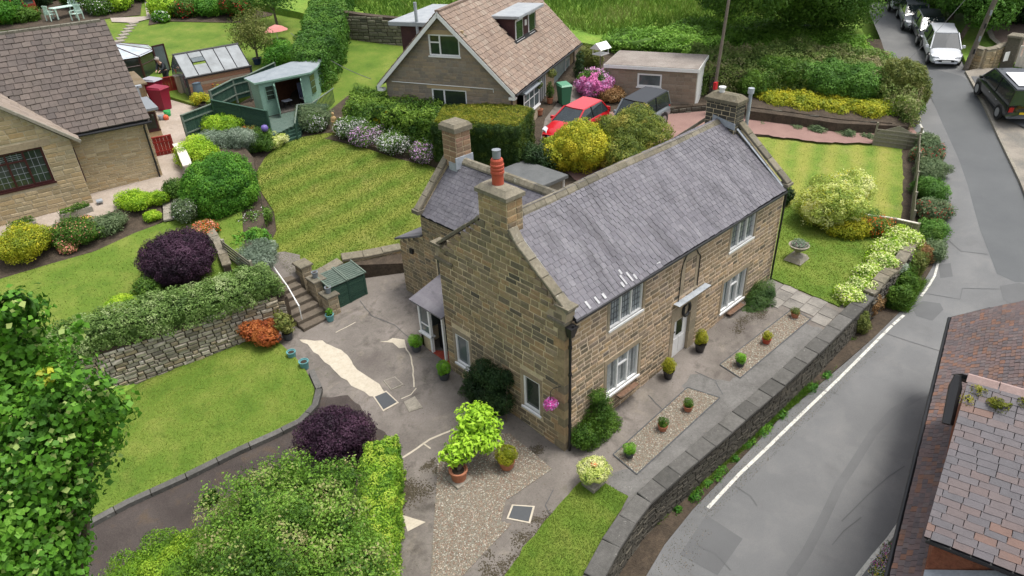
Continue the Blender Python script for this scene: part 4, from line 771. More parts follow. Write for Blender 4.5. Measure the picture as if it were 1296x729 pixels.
# ================================================================ WALLS, STEPS, KERBS
def stonewall(name,label,path,z0f,ztf,th,ms,mm,h,lr,maxn=300,cope=None,group=None,cat='stone wall',both=False,proud=.04,gap=.015,cmat=None,vary=.3):
    pts=[V3(p[0],p[1],0) for p in path]; c=pts[len(pts)//2]; o=E(name,label,cat,(c[0],c[1],z0f(c[0],c[1])),0,group); og=V3(*o.location)
    core=MB(); L=[]; cs=[]
    for a,b in zip(pts,pts[1:]):
        U=b-a; ln=np.linalg.norm(U); U/=ln; N=V3(U[1],-U[0],0)
        if np.dot(N[:2],(CAMP-(a+b)/2)[:2])<0: N=-N
        k=max(1,int(ln/1.2))
        for i in range(k):
            p,q=a+U*ln*i/k,a+U*ln*(i+1)/k; P=[p+N*th/2,q+N*th/2,q-N*th/2,p-N*th/2]
            core.hexa([V3(x[0],x[1],z0f(x[0],x[1])-.6)-og for x in P],[V3(x[0],x[1],ztf(x[0],x[1]))-og for x in P])
        smp=[a+U*ln*t for t in np.linspace(0,1,12)]; zb=min(z0f(p[0],p[1]) for p in smp)-.1; zt=max(ztf(p[0],p[1]) for p in smp)
        for f in (1,-1) if both else (1,):
            fr=(V3(*(a+N*th/2*f)[:2],0)-V3(og[0],og[1],0),U,N*f,Zv)
            for s_ in masonry(o,fr,zb,zt,lambda v:(0,ln),[],h,lr,ms,collect=[],proud=proud,gap=gap,vary=vary):
                m_=s_[0]+s_[1]*.5+og*V3(1,1,0); z1=s_[0][2]+s_[3][2]
                if z1<ztf(m_[0],m_[1])+.02 and z1>z0f(m_[0],m_[1])-.05: L.append((s_[0]-V3(0,0,og[2]),*s_[1:]))
    core.build('wall_core',mm,o); pieces(o,'stone',L,'stone',ms,maxn)
    if cope:
        w,t,seg=cope; cm=cmat or M_cope; D=0
        for a,b in zip(pts,pts[1:]):
            U=b-a; ln=np.linalg.norm(U); U/=ln; N=V3(-U[1],U[0],0); k=max(1,round(ln/seg))
            for i in range(k):
                p,q=a+U*ln*i/k,a+U*(ln*(i+1)/k-.012); j=random.uniform(-.01,.012); ww=w*random.uniform(.96,1.04)
                P=[p-N*ww/2,q-N*ww/2,q+N*ww/2,p+N*ww/2]; B0=[V3(x[0],x[1],ztf(x[0],x[1])+.003)-og for x in P]; B1=[x+V3(0,0,t*.8+j) for x in B0]; cc=sum(B1)/4
                MB().hexa(B0,B1,0,False).hexa(B1,[x+(cc-x)*.06+V3(0,0,t*.2) for x in B1]).build('coping_stone',cm,o)
    return o
yd=lambda x,y:zat('Y',x,y); rz=lambda x,y:roadz(x,y)
M_copd=mat('road_wall_coping',[(.085,.082,.075),(.11,.106,.098),(.072,.07,.064),(.13,.125,.115)],.92,rnd=True,nmix=.22,bump=.5,fs=8,stains=[((.07,.068,.06),1.8,.48,.75,.7),((.45,.44,.40),6,.64,.74,.55)])
BW=[(-9,-6.6),(-5,-4.7),(-2.8,-3.58),(-1.7,-3.28),(-.8,-3.12),(.1,-3.02),(1.5,-3.08),(4,-3.25),(7,-3.42),(10,-3.5),(13.75,-3.52)]
stonewall('boundary_wall','long dark stone wall with flat grey coping between the front path and the road',BW,lambda x,y:rz(x,y)+.0,lambda x,y:yd(x,y)+.18,.38,M_dark,mat('dark_mortar',[(.05,.047,.04),(.08,.075,.06)],.95,ns=3,nmix=.2,bump=.5),.1,(.18,.42),300,(.54,.1,.85),proud=.022,gap=.01,cmat=M_copd)
stonewall('boundary_wall','mossy broken end of the roadside wall beyond the cream flowered bed',[(13.75,-3.5),(15.5,-3.55),(17.2,-3.5),(18.6,-3.3),(19.8,-2.7),(20.6,-2.35)],rz,lambda x,y:yd(x,y)+.3+.12*math.sin(x*3) if x<19 else roadz(x,y)+.55,.42,M_dark,M_earth,.14,(.2,.45),150,(.46,.14,.5),cmat=M_cope,proud=.06,gap=.02)
DW=[(-16,15.1),(-10.2,14.05),(-3.02,12.52)]
stonewall('dry_stone_wall','pale grey dry stone retaining wall below the clipped cotoneaster hedge',DW,yd,lambda x,y:zat('UL',x,y)-.02,.3,M_dry,M_earth,.15,(.16,.48),300,proud=.07,gap=.018)
stonewall('dry_stone_wall','short stone return of the retaining wall beside the garden steps',[(-3.0,12.55),(-2.75,12.4),(-2.72,14.4)],yd,lambda x,y:zat('UL',x,y)-.25-.0*y,.25,M_dry,M_earth,.15,(.2,.4),30,proud=.03)
stonewall('patio_wall','low stone wall with flat slabs between the yard and the back lawn',[tuple(pp(437,350,'Y')[:2]),tuple(pp(463,344,'Y')[:2]),tuple(pp(510,331,'Y')[:2])],yd,lambda x,y:zat('BL',x,y)+.05,.34,M_stG,M_mortG,.16,(.3,.5),80,(.44,.09,.95),cmat=M_cope)
b=pp(466,330,'BL',.2)
# kerb of the lower lawn
kp=[np.append(p,0) for p in pix_poly([(20,735),(72,672),(112,660),(160,634),(235,600),(300,568),(345,548),(378,532),(396,513),(401,493),(391,470),(380,456)],'Y',.12)]
Q=[]; s=0
for a,b in zip(kp,kp[1:]):
    n=max(1,int(np.linalg.norm(b-a)/.3)); Q+=[a+(b-a)*t/n for t in range(n)]
Q.append(kp[-1]); o=E('lawn_kerb','curved line of grey kerb stones between the lower lawn and the driveway','kerb',(kp[5][0],kp[5][1],0)); og=V3(*o.location)
for i in range(0,len(Q)-3,3):
    seg=Q[i:i+4]; seg[-1]=seg[-2]+(seg[-1]-seg[-2])*.93; vb=[];m=MB(); L=[];R=[]
    for j,p in enumerate(seg):
        d=seg[min(j+1,3)]-seg[max(j-1,0)]; n=V3(-d[1],d[0],0); n/=np.linalg.norm(n); L.append(p+n*.02);R.append(p-n*.2)
    jz=random.uniform(-.01,.01)
    for j in range(3):
        P=[L[j],L[j+1],R[j+1],R[j]]; m.hexa([V3(x[0],x[1],yd(x[0],x[1])-.1)-og for x in P],[V3(x[0],x[1],yd(x[0],x[1])+.17+jz)-og for x in P])
    m.build('kerb_stone',M_copd,o)
# garden steps with piers and handrail
o=E('garden_steps','worn stone steps climbing from the yard to the back lawn','steps',(-2.0,11.6,.4)); a=math.radians(6); 
for k in range(7):
    y0=.36*k; w0=.0; MB().bbox(-.62-.02*k,.62-.03*k,y0,y0+.8 if k<6 else y0+1.6,-.6,.17*(k+1)+random.uniform(-.01,.01),.025).build('step',mat('step_stone',[(.105,.085,.065),(.15,.125,.095)],.92,ns=2,nmix=.22,bump=.5,stains=[((.05,.045,.03),2,.52,.75,.6)]),o)
S(sheet('landing_path',[(-2.75,13.8),(-1.3,13.8),(-.6,15.0),(-1.0,15.6),(-1.6,15.9),(-2.6,15)],'BL',.02,M_conc,skirt=.6))
for k,(x,y,zt) in enumerate(((-1.12,13.75,2.05),(-1.12,12.8,1.72),(-1.12,11.9,1.36))):
    zb=.3; q=E('step_pier',['highest stone pier beside the garden steps, without a pot','middle stone pier beside the garden steps, carrying a grey pot','lowest stone pier beside the garden steps, next to the bin store'][k],'pier',(x,y,zb)); L=[]
    MB().box(-.22,.22,-.3,.3,-.3,zt-zb).build('pier_core',M_mortG,q)
    for fr,w in (((V3(-.22,-.3,0),V3(0,1,0),V3(-1,0,0),Zv),.6),((V3(-.22,-.3,0),V3(1,0,0),V3(0,-1,0),Zv),.44)): masonry(q,fr,0,zt-zb,lambda v:(0,w),[],.19,(.2,.4),M_dry,collect=L)
    pieces(q,'stone',L,'stone',M_dress); MB().bbox(-.3,.3,-.36,.36,zt-zb,zt-zb+.08).build('cap_slab',M_cope,q)
o=E('handrail','white metal handrail on the left side of the garden steps','handrail',(-2.42,12.0,.42)); m=MB(); m.tube([(0,0,0),(0,.0,.95),(.1,.9,1.45),(.2,2.75,2.25)],.028,8).tube([(.2,2.7,1.2),(.2,2.7,2.24)],.024,6); m.build('rail',M_wp,o)
# ================================================================ LEFT STONE BUNGALOW
M_stL=mat('buff_block_stone',[(.36,.28,.16),(.42,.33,.2),(.30,.235,.14),(.46,.37,.235),(.38,.27,.14),(.34,.29,.19)],.9,rnd=True,nmix=.14,bump=.45,fs=8)
M_mortL=mat('buff_mortar',[(.38,.32,.22),(.46,.39,.28)],.95,ns=3,nmix=.1,bump=.3)
M_tileL=mat('brown_roof_tile',[(0.104,0.085,0.074),(0.122,0.099,0.087),(0.090,0.075,0.068),(0.140,0.115,0.100),(0.079,0.068,0.063)],.9,rnd=True,nmix=.16,bump=.35,fs=5,stains=[((.09,.085,.065),.9,.5,.8,.45),((.36,.35,.31),6,.7,.78,.6)])
B1=E('stone_bungalow','buff stone bungalow with brown tiled roof at the upper left','house',(-6.1,23.1,3.88),math.radians(-8))
fw=(V3(0,0,0),V3(1,0,0),V3(0,-1,0),Zv); fw0=(V3(-7,0,0),V3(1,0,0),V3(0,-1,0),Zv); fr1=(V3(0,.93,0),V3(1,0,0),V3(0,-1,0),Zv)
wh=[(3.9,6.02,1.2,2.75)]
m=MB(); wallgrid(m,fw0,0,7.1,-.8,2.8,wh); m.hexa([(-7,0,2.8),(.1,0,2.8),(.1,.16,2.8),(-7,.16,2.8)],[(-3.5,0,5.9),(-3.4,0,5.9),(-3.4,.16,5.9),(-3.5,.16,5.9)]); m.box(-.06,.1,.16,.93,-.8,2.7); m.box(.1,3.3,.93,1.1,-.8,2.75); m.box(3.14,3.3,1.1,9.5,-.8,2.75); m.hexa([(3.1,1.1,2.75),(3.3,1.1,2.75),(3.3,9.5,2.75),(3.1,9.5,2.75)],[(3.1,5.1,6.3),(3.3,5.1,6.3),(3.3,5.4,6.3),(3.1,5.4,6.3)]); m.build('wall',M_mortL,B1)
MB().box(-6.8,2.9,1.2,9,-.5,2.6).build('dark_interior',M_dk,B1)
L=[]; masonry(B1,fw0,-.3,5.6,lambda v:(0.,7.1) if v<2.75 else ((v-2.75)/.88,7.1-(v-2.75)/.88),[(wh[0][0]-.02,wh[0][1]+.02,wh[0][2]-.1,wh[0][3]+.28)],.19,(.28,.62),M_stL,collect=L,gap=.014,proud=.016,vary=.2)
masonry(B1,fr1,-.3,2.7,lambda v:(.1,3.3),[],.13,(.25,.6),M_stL,collect=L,gap=.012,vary=.4,proud=.014); pieces(B1,'stone',L,'stone',M_stL,190)
MB().fb(fw0,3.6,6.35,2.75,3.03,-.1,.022).build('lintel',M_dress,B1)
window(B1,fw0,*wh[0],cols=(1,1,1),tr={0:.72,1:.72},fm=M_brown,gm=M_gld,leads=(3,4),fw=.085,sill=.05,bars=M_gpot)
sl=.8; Ve=V3(0,1,sl)/math.hypot(1,sl)
MB().hexa([(-7.3,.65,2.72),(3.42,.65,2.72),(3.42,5.25,6.42),(-7.3,5.25,6.42)],[(-7.3,.65,2.8),(3.42,.65,2.8),(3.42,5.25,6.5),(-7.3,5.25,6.5)]).hexa([(-7.3,9.9,2.72),(3.42,9.9,2.72),(3.42,5.25,6.42),(-7.3,5.25,6.42)],[(-7.3,9.9,2.8),(3.42,9.9,2.8),(3.42,5.25,6.5),(-7.3,5.25,6.5)]).build('roof_deck',M_dk,B1)
tiles(B1,V3(-7.3,.6,2.8),V3(1,0,0),Ve,10.78,6.0,.36,.31,M_tileL,'roof_tile',300,t=.05,wv=.12,inside=lambda u,v: not(v*Ve[2]+2.8 < 5.9-.86*abs(u-7.3+3.45) and v*Ve[1]<2.9))
sw=.86; Vw=V3(-1,0,sw)/math.hypot(1,sw)
MB().hexa([(.4,-.14,2.66),(.4,4,2.66),(-3.45,4,5.97),(-3.45,-.14,5.97)],[(.4,-.14,2.74),(.4,4,2.74),(-3.45,4,6.05),(-3.45,-.14,6.05)]).hexa([(-7.3,-.14,2.66),(-7.3,4,2.66),(-3.45,4,5.97),(-3.45,-.14,5.97)],[(-7.3,-.14,2.74),(-7.3,4,2.74),(-3.45,4,6.05),(-3.45,-.14,6.05)]).build('wing_roof_deck',M_dk,B1)
tiles(B1,V3(.42,-.15,2.72),V3(0,1,0),Vw,4.0,5.05,.36,.31,mat('pale_wing_tile',[(.24,.195,.155),(.28,.23,.19),(.21,.17,.14)],.9,rnd=True,nmix=.12,bump=.3,fs=5),'wing_tile',60,t=.03,inside=lambda u,v: (2.72+v*Vw[2])>(2.8+(u-.15-.6)*sl)-.12)
m=MB()
for x in np.arange(-7.2,3.3,.42): m.box(x,x+.4,5.1,5.4,6.5,6.6)
m.build('ridge_tiles',mat('mossy_ridge',[(.13,.12,.09),(.2,.19,.15)],.95,rnd=False,ns=3,nmix=.3,bump=.8,bs=20),B1)
coping(B1,[(.43,-.2,2.62),(-3.43,-.2,5.95)],V3(0,1,0),.08,.14,9,M_stone,'verge'); coping(B1,[(3.44,.6,2.72),(3.44,5.25,6.45)],V3(-1,0,0),.08,.1,9,M_tileL,'verge')
MB().tube([(.45,.55,2.72),(3.5,.55,2.70)],.055,8).build('gutter',M_blk,B1); MB().tube([(3.15,.55,2.68),(3.15,.84,2.45),(3.15,.86,-.05)],.04,8).build('downpipe',M_blk,B1); MB().tube([(.14,.84,2.2),(.14,.84,.6)],.035,6).build('downpipe',M_brown,B1)
MB().box(.2,.45,-.45,-.15,-.05,.02).box(.28,.38,.55,.66,2.62,2.8).build('air_brick_cover',M_lead,B1)
# side extension and conservatory of the bungalow
m=MB(); m.box(3.3,4.45,5.4,7.6,-.6,2.0); m.box(3.3,4.9,9.8,13.0,-.6,2.35); m.build('side_extension_wall',M_stL,B1)
fe=(V3(3.45,5.4,0),V3(1,0,0),V3(0,-1,0),Zv); window(B1,fe,.1,.95,.95,1.9,fm=M_brown,gm=M_gld,dep=-.03,sill=.04,fw=.1)
MB().bbox(3.2,4.6,5.2,7.8,2.0,2.14,.02).build('side_roof',M_gpot,B1); MB().bbox(3.2,5.05,9.6,13.2,2.35,2.45,.02).build('side_roof',mat('mossy_flat_roof',[(.13,.095,.05),(.2,.16,.11)],.95,ns=1,nmix=.25,bump=.4),B1)
MB().box(4.4,4.52,9.3,9.5,0,2.4).box(4.1,4.7,9.3,9.9,2.3,2.42).build('porch_corner',M_lead,B1)
cs=E('conservatory','conservatory with dark frames and pale glazed roof behind the left bungalow','conservatory',tuple(W(B1)@Vector((4.9,16.4,1.0))),math.radians(-8)); g=MB(); f=MB(); rp=[(2.0*math.cos(t),2.4*math.sin(t)) for t in np.linspace(0,2*math.pi,9)[:-1]+.39]
for i,(x,y) in enumerate(rp):
    x2,y2=rp[(i+1)%8]; g.add([(x,y,.6),(x2,y2,.6),(x2,y2,2.0),(x,y,2.0)],[(0,1,2,3)]); f.tube([(x,y,-.5),(x,y,2.0)],.07,4).tube([(x,y,2.0),(x2,y2,2.0)],.08,4).tube([(x,y,.6),(x2,y2,.6)],.06,4).tube([(x,y,1.5),(x2,y2,1.5)],.03,4)
    f.tube([(x*1.06,y*1.06,2.02),(-.6,.2,2.75)],.045,4)
g.build('glazing',M_gld,cs); f.build('frame',M_brown,cs); rf=MB().add([(x*1.06,y*1.06,2.03) for x,y in rp]+[(-.6,.2,2.75)],[(i,(i+1)%8,8) for i in range(8)]); rf.build('roof_pane',glassy('pale_roof_glass',(.42,.47,.5),.2),cs)
MB().box(-1.9,1.9,-2.2,2.2,-.8,.58).build('base_wall',M_mortL,cs)
p=pp(203,98,'LP'); q=E('open_door','dark framed glazed door standing open beside the conservatory','door',tuple(pp(204,100,'LP')),.2); m=MB(); m.box(0,.08,0,.05,0,2).box(.75,.83,0,.05,0,2).box(0,.83,0,.05,1.92,2).box(0,.83,0,.05,.0,.35); m.build('frame',M_brown,q); MB().box(.08,.75,.02,.03,.35,1.92).build('pane',M_gl,q)
# ================================================================ BEHIND: BROWN ROOFED BUNGALOW
M_stB=mat('brown_grey_block',[(0.250,0.200,0.144),(0.300,0.237,0.169),(0.213,0.181,0.144),(0.275,0.237,0.188),(0.325,0.250,0.163)],.9,rnd=True,nmix=.12,bump=.35,fs=6,stains=[((.13,.125,.11),.5,.5,.8,.5)])
M_mortB=mat('grey_mortar',[(0.225,0.195,0.150),(0.285,0.247,0.195)],.95,ns=2,nmix=.1); M_stY=mat('yellow_block',[(.38,.28,.16),(.44,.33,.2),(.33,.25,.15)],.9,rnd=True,nmix=.1,bump=.3)
M_tileB=mat('tan_roof_tile',[(0.230,0.170,0.130),(0.267,0.200,0.157),(0.202,0.150,0.119),(0.285,0.230,0.184)],.9,rnd=True,nmix=.12,bump=.3,fs=4,stains=[((.14,.1,.08),.6,.52,.8,.6)])
B2=E('dormer_bungalow','stone bungalow with tan tiled roof, white bargeboards and dormers at the top','house',(13,15.8,3.6),math.radians(25.2))
g0=(V3(0,0,0),V3(0,1,0),V3(-1,0,0),Zv); f0=(V3(0,0,0),V3(1,0,0),V3(0,-1,0),Zv); gh=[(2.7,4.5,3.85,4.95),(2.5,4.6,1.0,2.1)]; fh=[(7.55,11.0,.4,2.15),(4.35,5.95,-.1,2.1),(1.0,3.5,.55,1.9)]
m=MB(); wallgrid(m,g0,0,7.4,-1.5,2.4,gh[1:]); wallgrid(m,g0,2.3,5.1,2.4,4.96,gh[:1]); m.hexa([(0,0,2.4),(.16,0,2.4),(.16,2.3,2.4),(0,2.3,2.4)],[(0,2.25,4.6),(.16,2.25,4.6),(.16,2.3,4.63),(0,2.3,4.63)]); m.hexa([(0,5.1,2.4),(.16,5.1,2.4),(.16,7.4,2.4),(0,7.4,2.4)],[(0,5.1,4.63),(.16,5.1,4.63),(.16,5.15,4.6),(0,5.15,4.6)]); m.hexa([(0,2.35,4.961),(.16,2.35,4.961),(.16,5.05,4.961),(0,5.05,4.961)],[(0,3.65,5.95),(.16,3.65,5.95),(.16,3.75,5.95),(0,3.75,5.95)]); wallgrid(m,f0,.16,11.8,-1.5,2.4,fh); m.box(11.64,11.8,.16,7.4,-1.5,2.4); m.box(.16,11.64,7.24,7.4,-1.5,2.4); m.build('wall',M_mortB,B2); MB().box(.25,11.5,.3,7.1,-1,2.3).box(.3,11.5,2.2,5.2,2.3,4.6).build('dark_interior',M_dk,B2)
L=[]; masonry(B2,g0,.2,5.9,lambda v:(0,7.4) if v<2.4 else ((v-2.4)/.96,7.4-(v-2.4)/.96),[(h[0],h[1],h[2]-.05,h[3]+.22) for h in gh],.17,(.3,.5),M_stB,collect=L,gap=.01,proud=.012); pieces(B2,'stone',L,'stone',M_stB,120)
L=[]; masonry(B2,f0,-.6,2.3,lambda v:(0,11.8),fh,.17,(.3,.5),M_stY,collect=L,gap=.01,proud=.012); pieces(B2,'front_stone',L,'stone',M_stY,60)
for h in gh: MB().fb(g0,h[0]-.25,h[1]+.25,h[3],h[3]+.22,-.1,.02).build('lintel',M_stY,B2)
window(B2,g0,*gh[0],cols=(1.9,1),tr={1:.62},fm=M_wu,gm=M_gld,fw=.08,curt=None); window(B2,g0,*gh[1],cols=(1.9,1),fm=M_wu,gm=M_gld,fw=.08)
window(B2,f0,*fh[0],cols=(3,1),tr={1:.6},fm=M_wu,gm=glassy('pale_blind_glass',(.32,.42,.42)),fw=.09,sill=.12); 
d=MB(); 
for a,b in ((4.35,4.45),(4.75,4.83),(5.15,5.22),(5.5,5.57),(5.87,5.95)): d.fb(f0,a,b,-.1,2.1,-.1,.0)
d.fb(f0,4.35,5.95,2.02,2.1,-.1,0); dd=d.build('glazed_porch_door',M_wu,B2); MB().fb(f0,4.45,5.87,-.05,2.02,-.08,-.06).build('pane',M_gl,dd); MB().fb(f0,4.2,6.1,-.25,-.1,-.1,.7).build('door_step',M_conc,B2)
bay=MB().box(1.0,3.5,-.45,.0,-1,.6).build('bay_base',M_mortL,B2); fb_=(V3(1.0,-.45,0),V3(1,0,0),V3(0,-1,0),Zv); window(B2,fb_,0,2.5,.6,1.75,cols=(1,1,1),tr={0:.6,1:.6,2:.6},fm=M_wu,gm=M_gl,fw=.07,dep=.05,sill=.05); MB().hexa([(.9,-.6,1.78),(3.6,-.6,1.78),(3.6,.0,1.78),(.9,.0,1.78)],[(.9,-.6,1.84),(3.6,-.6,1.84),(3.6,0,2.05),(.9,0,2.05)]).build('bay_roof',M_gpot,B2)
s2=.965; Vb=V3(0,1,s2)/math.hypot(1,s2)
MB().hexa([(-.3,-.4,2.05),(12.1,-.4,2.05),(12.1,3.7,6.0),(-.3,3.7,6.0)],[(-.3,-.4,2.13),(12.1,-.4,2.13),(12.1,3.7,6.08),(-.3,3.7,6.08)]).hexa([(-.3,7.8,2.05),(12.1,7.8,2.05),(12.1,3.7,6.0),(-.3,3.7,6.0)],[(-.3,7.8,2.13),(12.1,7.8,2.13),(12.1,3.7,6.08),(-.3,3.7,6.08)]).build('roof_deck',M_dk,B2)
tiles(B2,V3(-.32,-.42,2.13),V3(1,0,0),Vb,12.4,5.7,.33,.3,M_tileB,'roof_tile',300,t=.04,wv=.0,inside=lambda u,v: not(4.6<u<8.2 and 1.2<v*Vb[1]-.4<2.3))
tiles(B2,V3(-.32,7.82,2.13),V3(1,0,0),V3(0,-Vb[1],Vb[2]),12.4,5.7,.33,.3,M_tileB,'rear_tile',0,t=.04,wv=.0)
m=MB()
for x in np.arange(-.3,12,.45): m.box(x,x+.43,3.58,3.82,6.1,6.2)
m.build('ridge_tiles',M_tileB,B2)
for y0,y1 in ((-.42,3.72),(7.82,3.68)): 
    m=MB(); m.hexa([(-.34,y0,1.88),(-.3,y0,1.88),(-.3,y1,5.86),(-.34,y1,5.86)],[(-.34,y0,2.14),(-.3,y0,2.14),(-.3,y1,6.12),(-.34,y1,6.12)]); m.build('bargeboard',M_wu,B2)
    MB().box(-.33,0,min(y0,y0+(.35 if y0<0 else -.35)),max(y0,y0+(.35 if y0<0 else -.35)),1.84,1.98).build('boxed_eave',M_wu,B2)
MB().tube([(-.3,-.5,2.08),(12.1,-.5,2.08)],.055,8).build('gutter',M_blk,B2); MB().tube([(11.6,-.48,2.05),(11.6,-.08,1.8),(11.6,-.08,-.8)],.04,6).build('downpipe',M_blk,B2); MB().tube([(.1,-.48,2.05),(.1,-.08,1.8),(.1,-.08,-.3)],.04,6).build('downpipe',M_blk,B2)
MB().tube([(-.04,.9,2.28),(-.04,7.0,2.34)],.022,6).tube([(-.04,.9,2.28),(-.04,.9,2.1)],.02,5).build('white_pipe',M_wp,B2)
dm=MB().box(4.5,8.2,1.35,3.4,3.5,5.0).build('dormer',mat('dormer_cladding',[(.05,.02,.022),(.07,.03,.03)],.6,ns=3,nmix=.1),B2); MB().bbox(4.25,8.6,.95,3.7,5.0,5.16,.03).build('dormer_roof',mat('grey_felt',[(.26,.28,.3),(.34,.36,.37)],.8,ns=2,nmix=.1,bump=.2),B2)
fd=(V3(4.5,1.35,0),V3(1,0,0),V3(0,-1,0),Zv)
for a,b in ((.15,1.35),(2.3,3.5)):
    window(B2,fd,a,b,3.72,4.85,fm=M_wu,gm=M_gld,dep=-.03,fw=.1,sill=.12)
MB().fb(fd,0,3.7,3.55,3.68,0,.14).build('dormer_sill_flashing',M_lead,B2); MB().fb(fd,1.7,1.95,4.3,4.6,0,.05).build('alarm_box',M_wu,B2)
MB().box(.9,5.5,4.5,6.6,3.2,5.2).build('rear_dormer',MATS['dormer_cladding'],B2); MB().bbox(.5,5.9,4.2,7.1,5.2,5.42,.03).build('rear_dormer_roof',MATS['grey_felt'],B2); MB().tube([(.6,5.4,3.8),(.6,5.4,6.4)],.09,8).build('flue_pipe',M_lead,B2)
# garage
B3=E('stone_garage','low stone garage with gravelled flat roof and white fascia','garage',(21.2,16.05,3.2),math.radians(-66)); gw=[(1.95,3.4,1.2,1.98)]; gf=(V3(0,0,0),V3(1,0,0),V3(0,-1,0),Zv)
m=MB(); wallgrid(m,gf,0,5.4,-1,2.2,gw); m.box(0,.16,.16,3.4,-1,2.2); m.box(5.24,5.4,2.9,3.4,-1,2.2); m.build('wall',M_mortB,B3); L=[]; masonry(B3,gf,-.6,2.15,lambda v:(0,5.4),gw,.2,(.35,.5),mat('pink_grey_block',[(.25,.19,.14),(.29,.225,.17),(.22,.17,.13),(.3,.24,.185)],.9,rnd=True,nmix=.12,bump=.3),collect=L,gap=.01,proud=.01); pieces(B3,'stone',L,'stone',MATS['pink_grey_block'],80)
window(B3,gf,*gw[0],fm=M_wu,gm=M_gl,fw=.1,sill=.05); MB().box(.3,5.1,.3,3.2,-.6,2.0).build('dark_interior',M_dk,B3); MB().box(5.36,5.43,.2,2.9,-.3,2.1).build('garage_door',M_wp,B3)
MB().box(-.1,5.5,-.14,3.55,2.21,2.4).build('fascia',M_wu,B3); MB().box(-.06,5.46,-.1,3.51,2.405,2.43).build('gravel_roof',mat('pink_gravel_roof',[(.2,.17,.15),(.29,.26,.23)],.95,ns=1,nmix=.3,bump=.5,bs=30),B3)
# ================================================================ RIGHT: TILED BUILDING ACROSS THE ROAD
M_tR=mat('plain_clay_tile',[(0.135,0.099,0.095),(0.153,0.110,0.104),(0.117,0.097,0.099),(0.171,0.106,0.084),(0.108,0.090,0.092),(0.149,0.119,0.114),(0.194,0.106,0.075),(0.131,0.104,0.104),(0.140,0.101,0.097)],.85,rnd=True,const=True,nmix=.2,bump=.3,fs=9,stains=[((.08,.065,.06),.7,.5,.8,.6)])
M_tG=mat('large_clay_tile',[(0.098,0.090,0.098),(0.119,0.092,0.092),(0.107,0.096,0.104),(0.127,0.094,0.090),(0.094,0.088,0.096),(0.156,0.092,0.072),(0.111,0.098,0.104),(0.123,0.096,0.094),(0.115,0.094,0.096)],.6,rnd=True,const=True,nmix=.12,bump=.2,fs=5,spec=.45,stains=[((.09,.08,.085),1.6,.55,.8,.5)])
B4=E('roadside_building','building with mottled red and grey tiled roofs in the lower right corner','building',(.35,-9.34,2.4),math.radians(12.28))
Vn=V3(0,-1,.72)/math.hypot(1,.72)
m=MB(); m.box(-4,11.4,-6,-.35,-3.6,-.02); m.build('wall',mat('red_brick_wall',[(.2,.07,.04),(.28,.11,.06)],.9,rnd=False,ns=6,nmix=.3,bump=.5),B4)
MB().hexa([(-4,.02,-.12),(11.75,.02,-.12),(11.75,-7,4.93),(-4,-7,4.93)],[(-4,.02,-.03),(11.75,.02,-.03),(11.75,-7,5.02),(-4,-7,5.02)]).build('roof_deck',M_dk,B4)
tiles(B4,V3(-4,.04,-.02),V3(1,0,0),Vn,15.75,6.2,.175,.125,M_tR,'roof_tile',300,t=.014,wv=.06,sag=lambda u,v:-.03*math.sin(u*.8)-.02*math.sin(v*2+u))
MB().tube([(-4,.1,-.1),(11.8,.1,-.1)],.055,8).tube([(11.78,.08,-.1),(11.8,-.9,.62)],.05,6).build('gutter',M_blk,B4)
# cross gable: ridge runs away from the road
Gx0,Gx1,Gr=-.05,5.9,2.93; zr,ze=3.6,1.55; Vg=V3(Gr-Gx0,0,zr-ze); lg=np.linalg.norm(Vg); Vg/=lg; Vh=V3(-(Gx1-Gr),0,zr-ze); Vh/=np.linalg.norm(Vh)
MB().hexa([(Gx0+.1,-5.5,-.3),(Gx1-.1,-5.5,-.3),(Gx1-.1,-.5,-.3),(Gx0+.1,-.5,-.3)],[(Gx0+.25,-5.5,ze),(Gx1-.25,-5.5,ze),(Gx1-.25,-.5,ze),(Gx0+.25,-.5,ze)]).hexa([(Gx0+.2,-.7,ze),(Gx1-.2,-.7,ze),(Gx1-.2,-.5,ze),(Gx0+.2,-.5,ze)],[(Gr-.05,-.7,zr-.1),(Gr+.05,-.7,zr-.1),(Gr+.05,-.5,zr-.1),(Gr-.05,-.5,zr-.1)]).build('gable_wall',MATS['red_brick_wall'],B4)
MB().hexa([(Gx0,-7,ze-.08),(Gx0,-.26,ze-.08),(Gr,-.26,zr-.08),(Gr,-7,zr-.08)],[(Gx0,-7,ze),(Gx0,-.26,ze),(Gr,-.26,zr),(Gr,-7,zr)]).hexa([(Gx1,-7,ze-.08),(Gx1,-.35,ze-.08),(Gr,-.12,zr-.08),(Gr,-7,zr-.08)],[(Gx1,-7,ze),(Gx1,-.35,ze),(Gr,-.12,zr),(Gr,-7,zr)]).build('gable_roof_deck',M_dk,B4)
tiles(B4,V3(Gx0-.04,-.24,ze),V3(0,-1,0),Vg,6.8,lg,.36,.15,M_tG,'gable_tile',200,t=.012,wv=.1); tiles(B4,V3(Gx1+.04,-.12,ze),V3(0,-1,0),Vh,6.8,lg,.3,.17,M_tG,'gable_tile',0,t=.012,wv=.1)
y=-.22
while y>-6: MB().hexa([(Gr-.14,y,zr-.05),(Gr-.14,y-.58,zr-.05),(Gr+.14,y-.58,zr-.05),(Gr+.14,y,zr-.05)],[(Gr-.02,y,zr+.08),(Gr-.02,y-.58,zr+.08),(Gr+.02,y-.58,zr+.08),(Gr+.02,y,zr+.08)]).build('ridge_tile',mat('pink_ridge',[(.3,.21,.19),(.34,.25,.23)],.8,ns=4,nmix=.12,bump=.2),B4); y-=.6
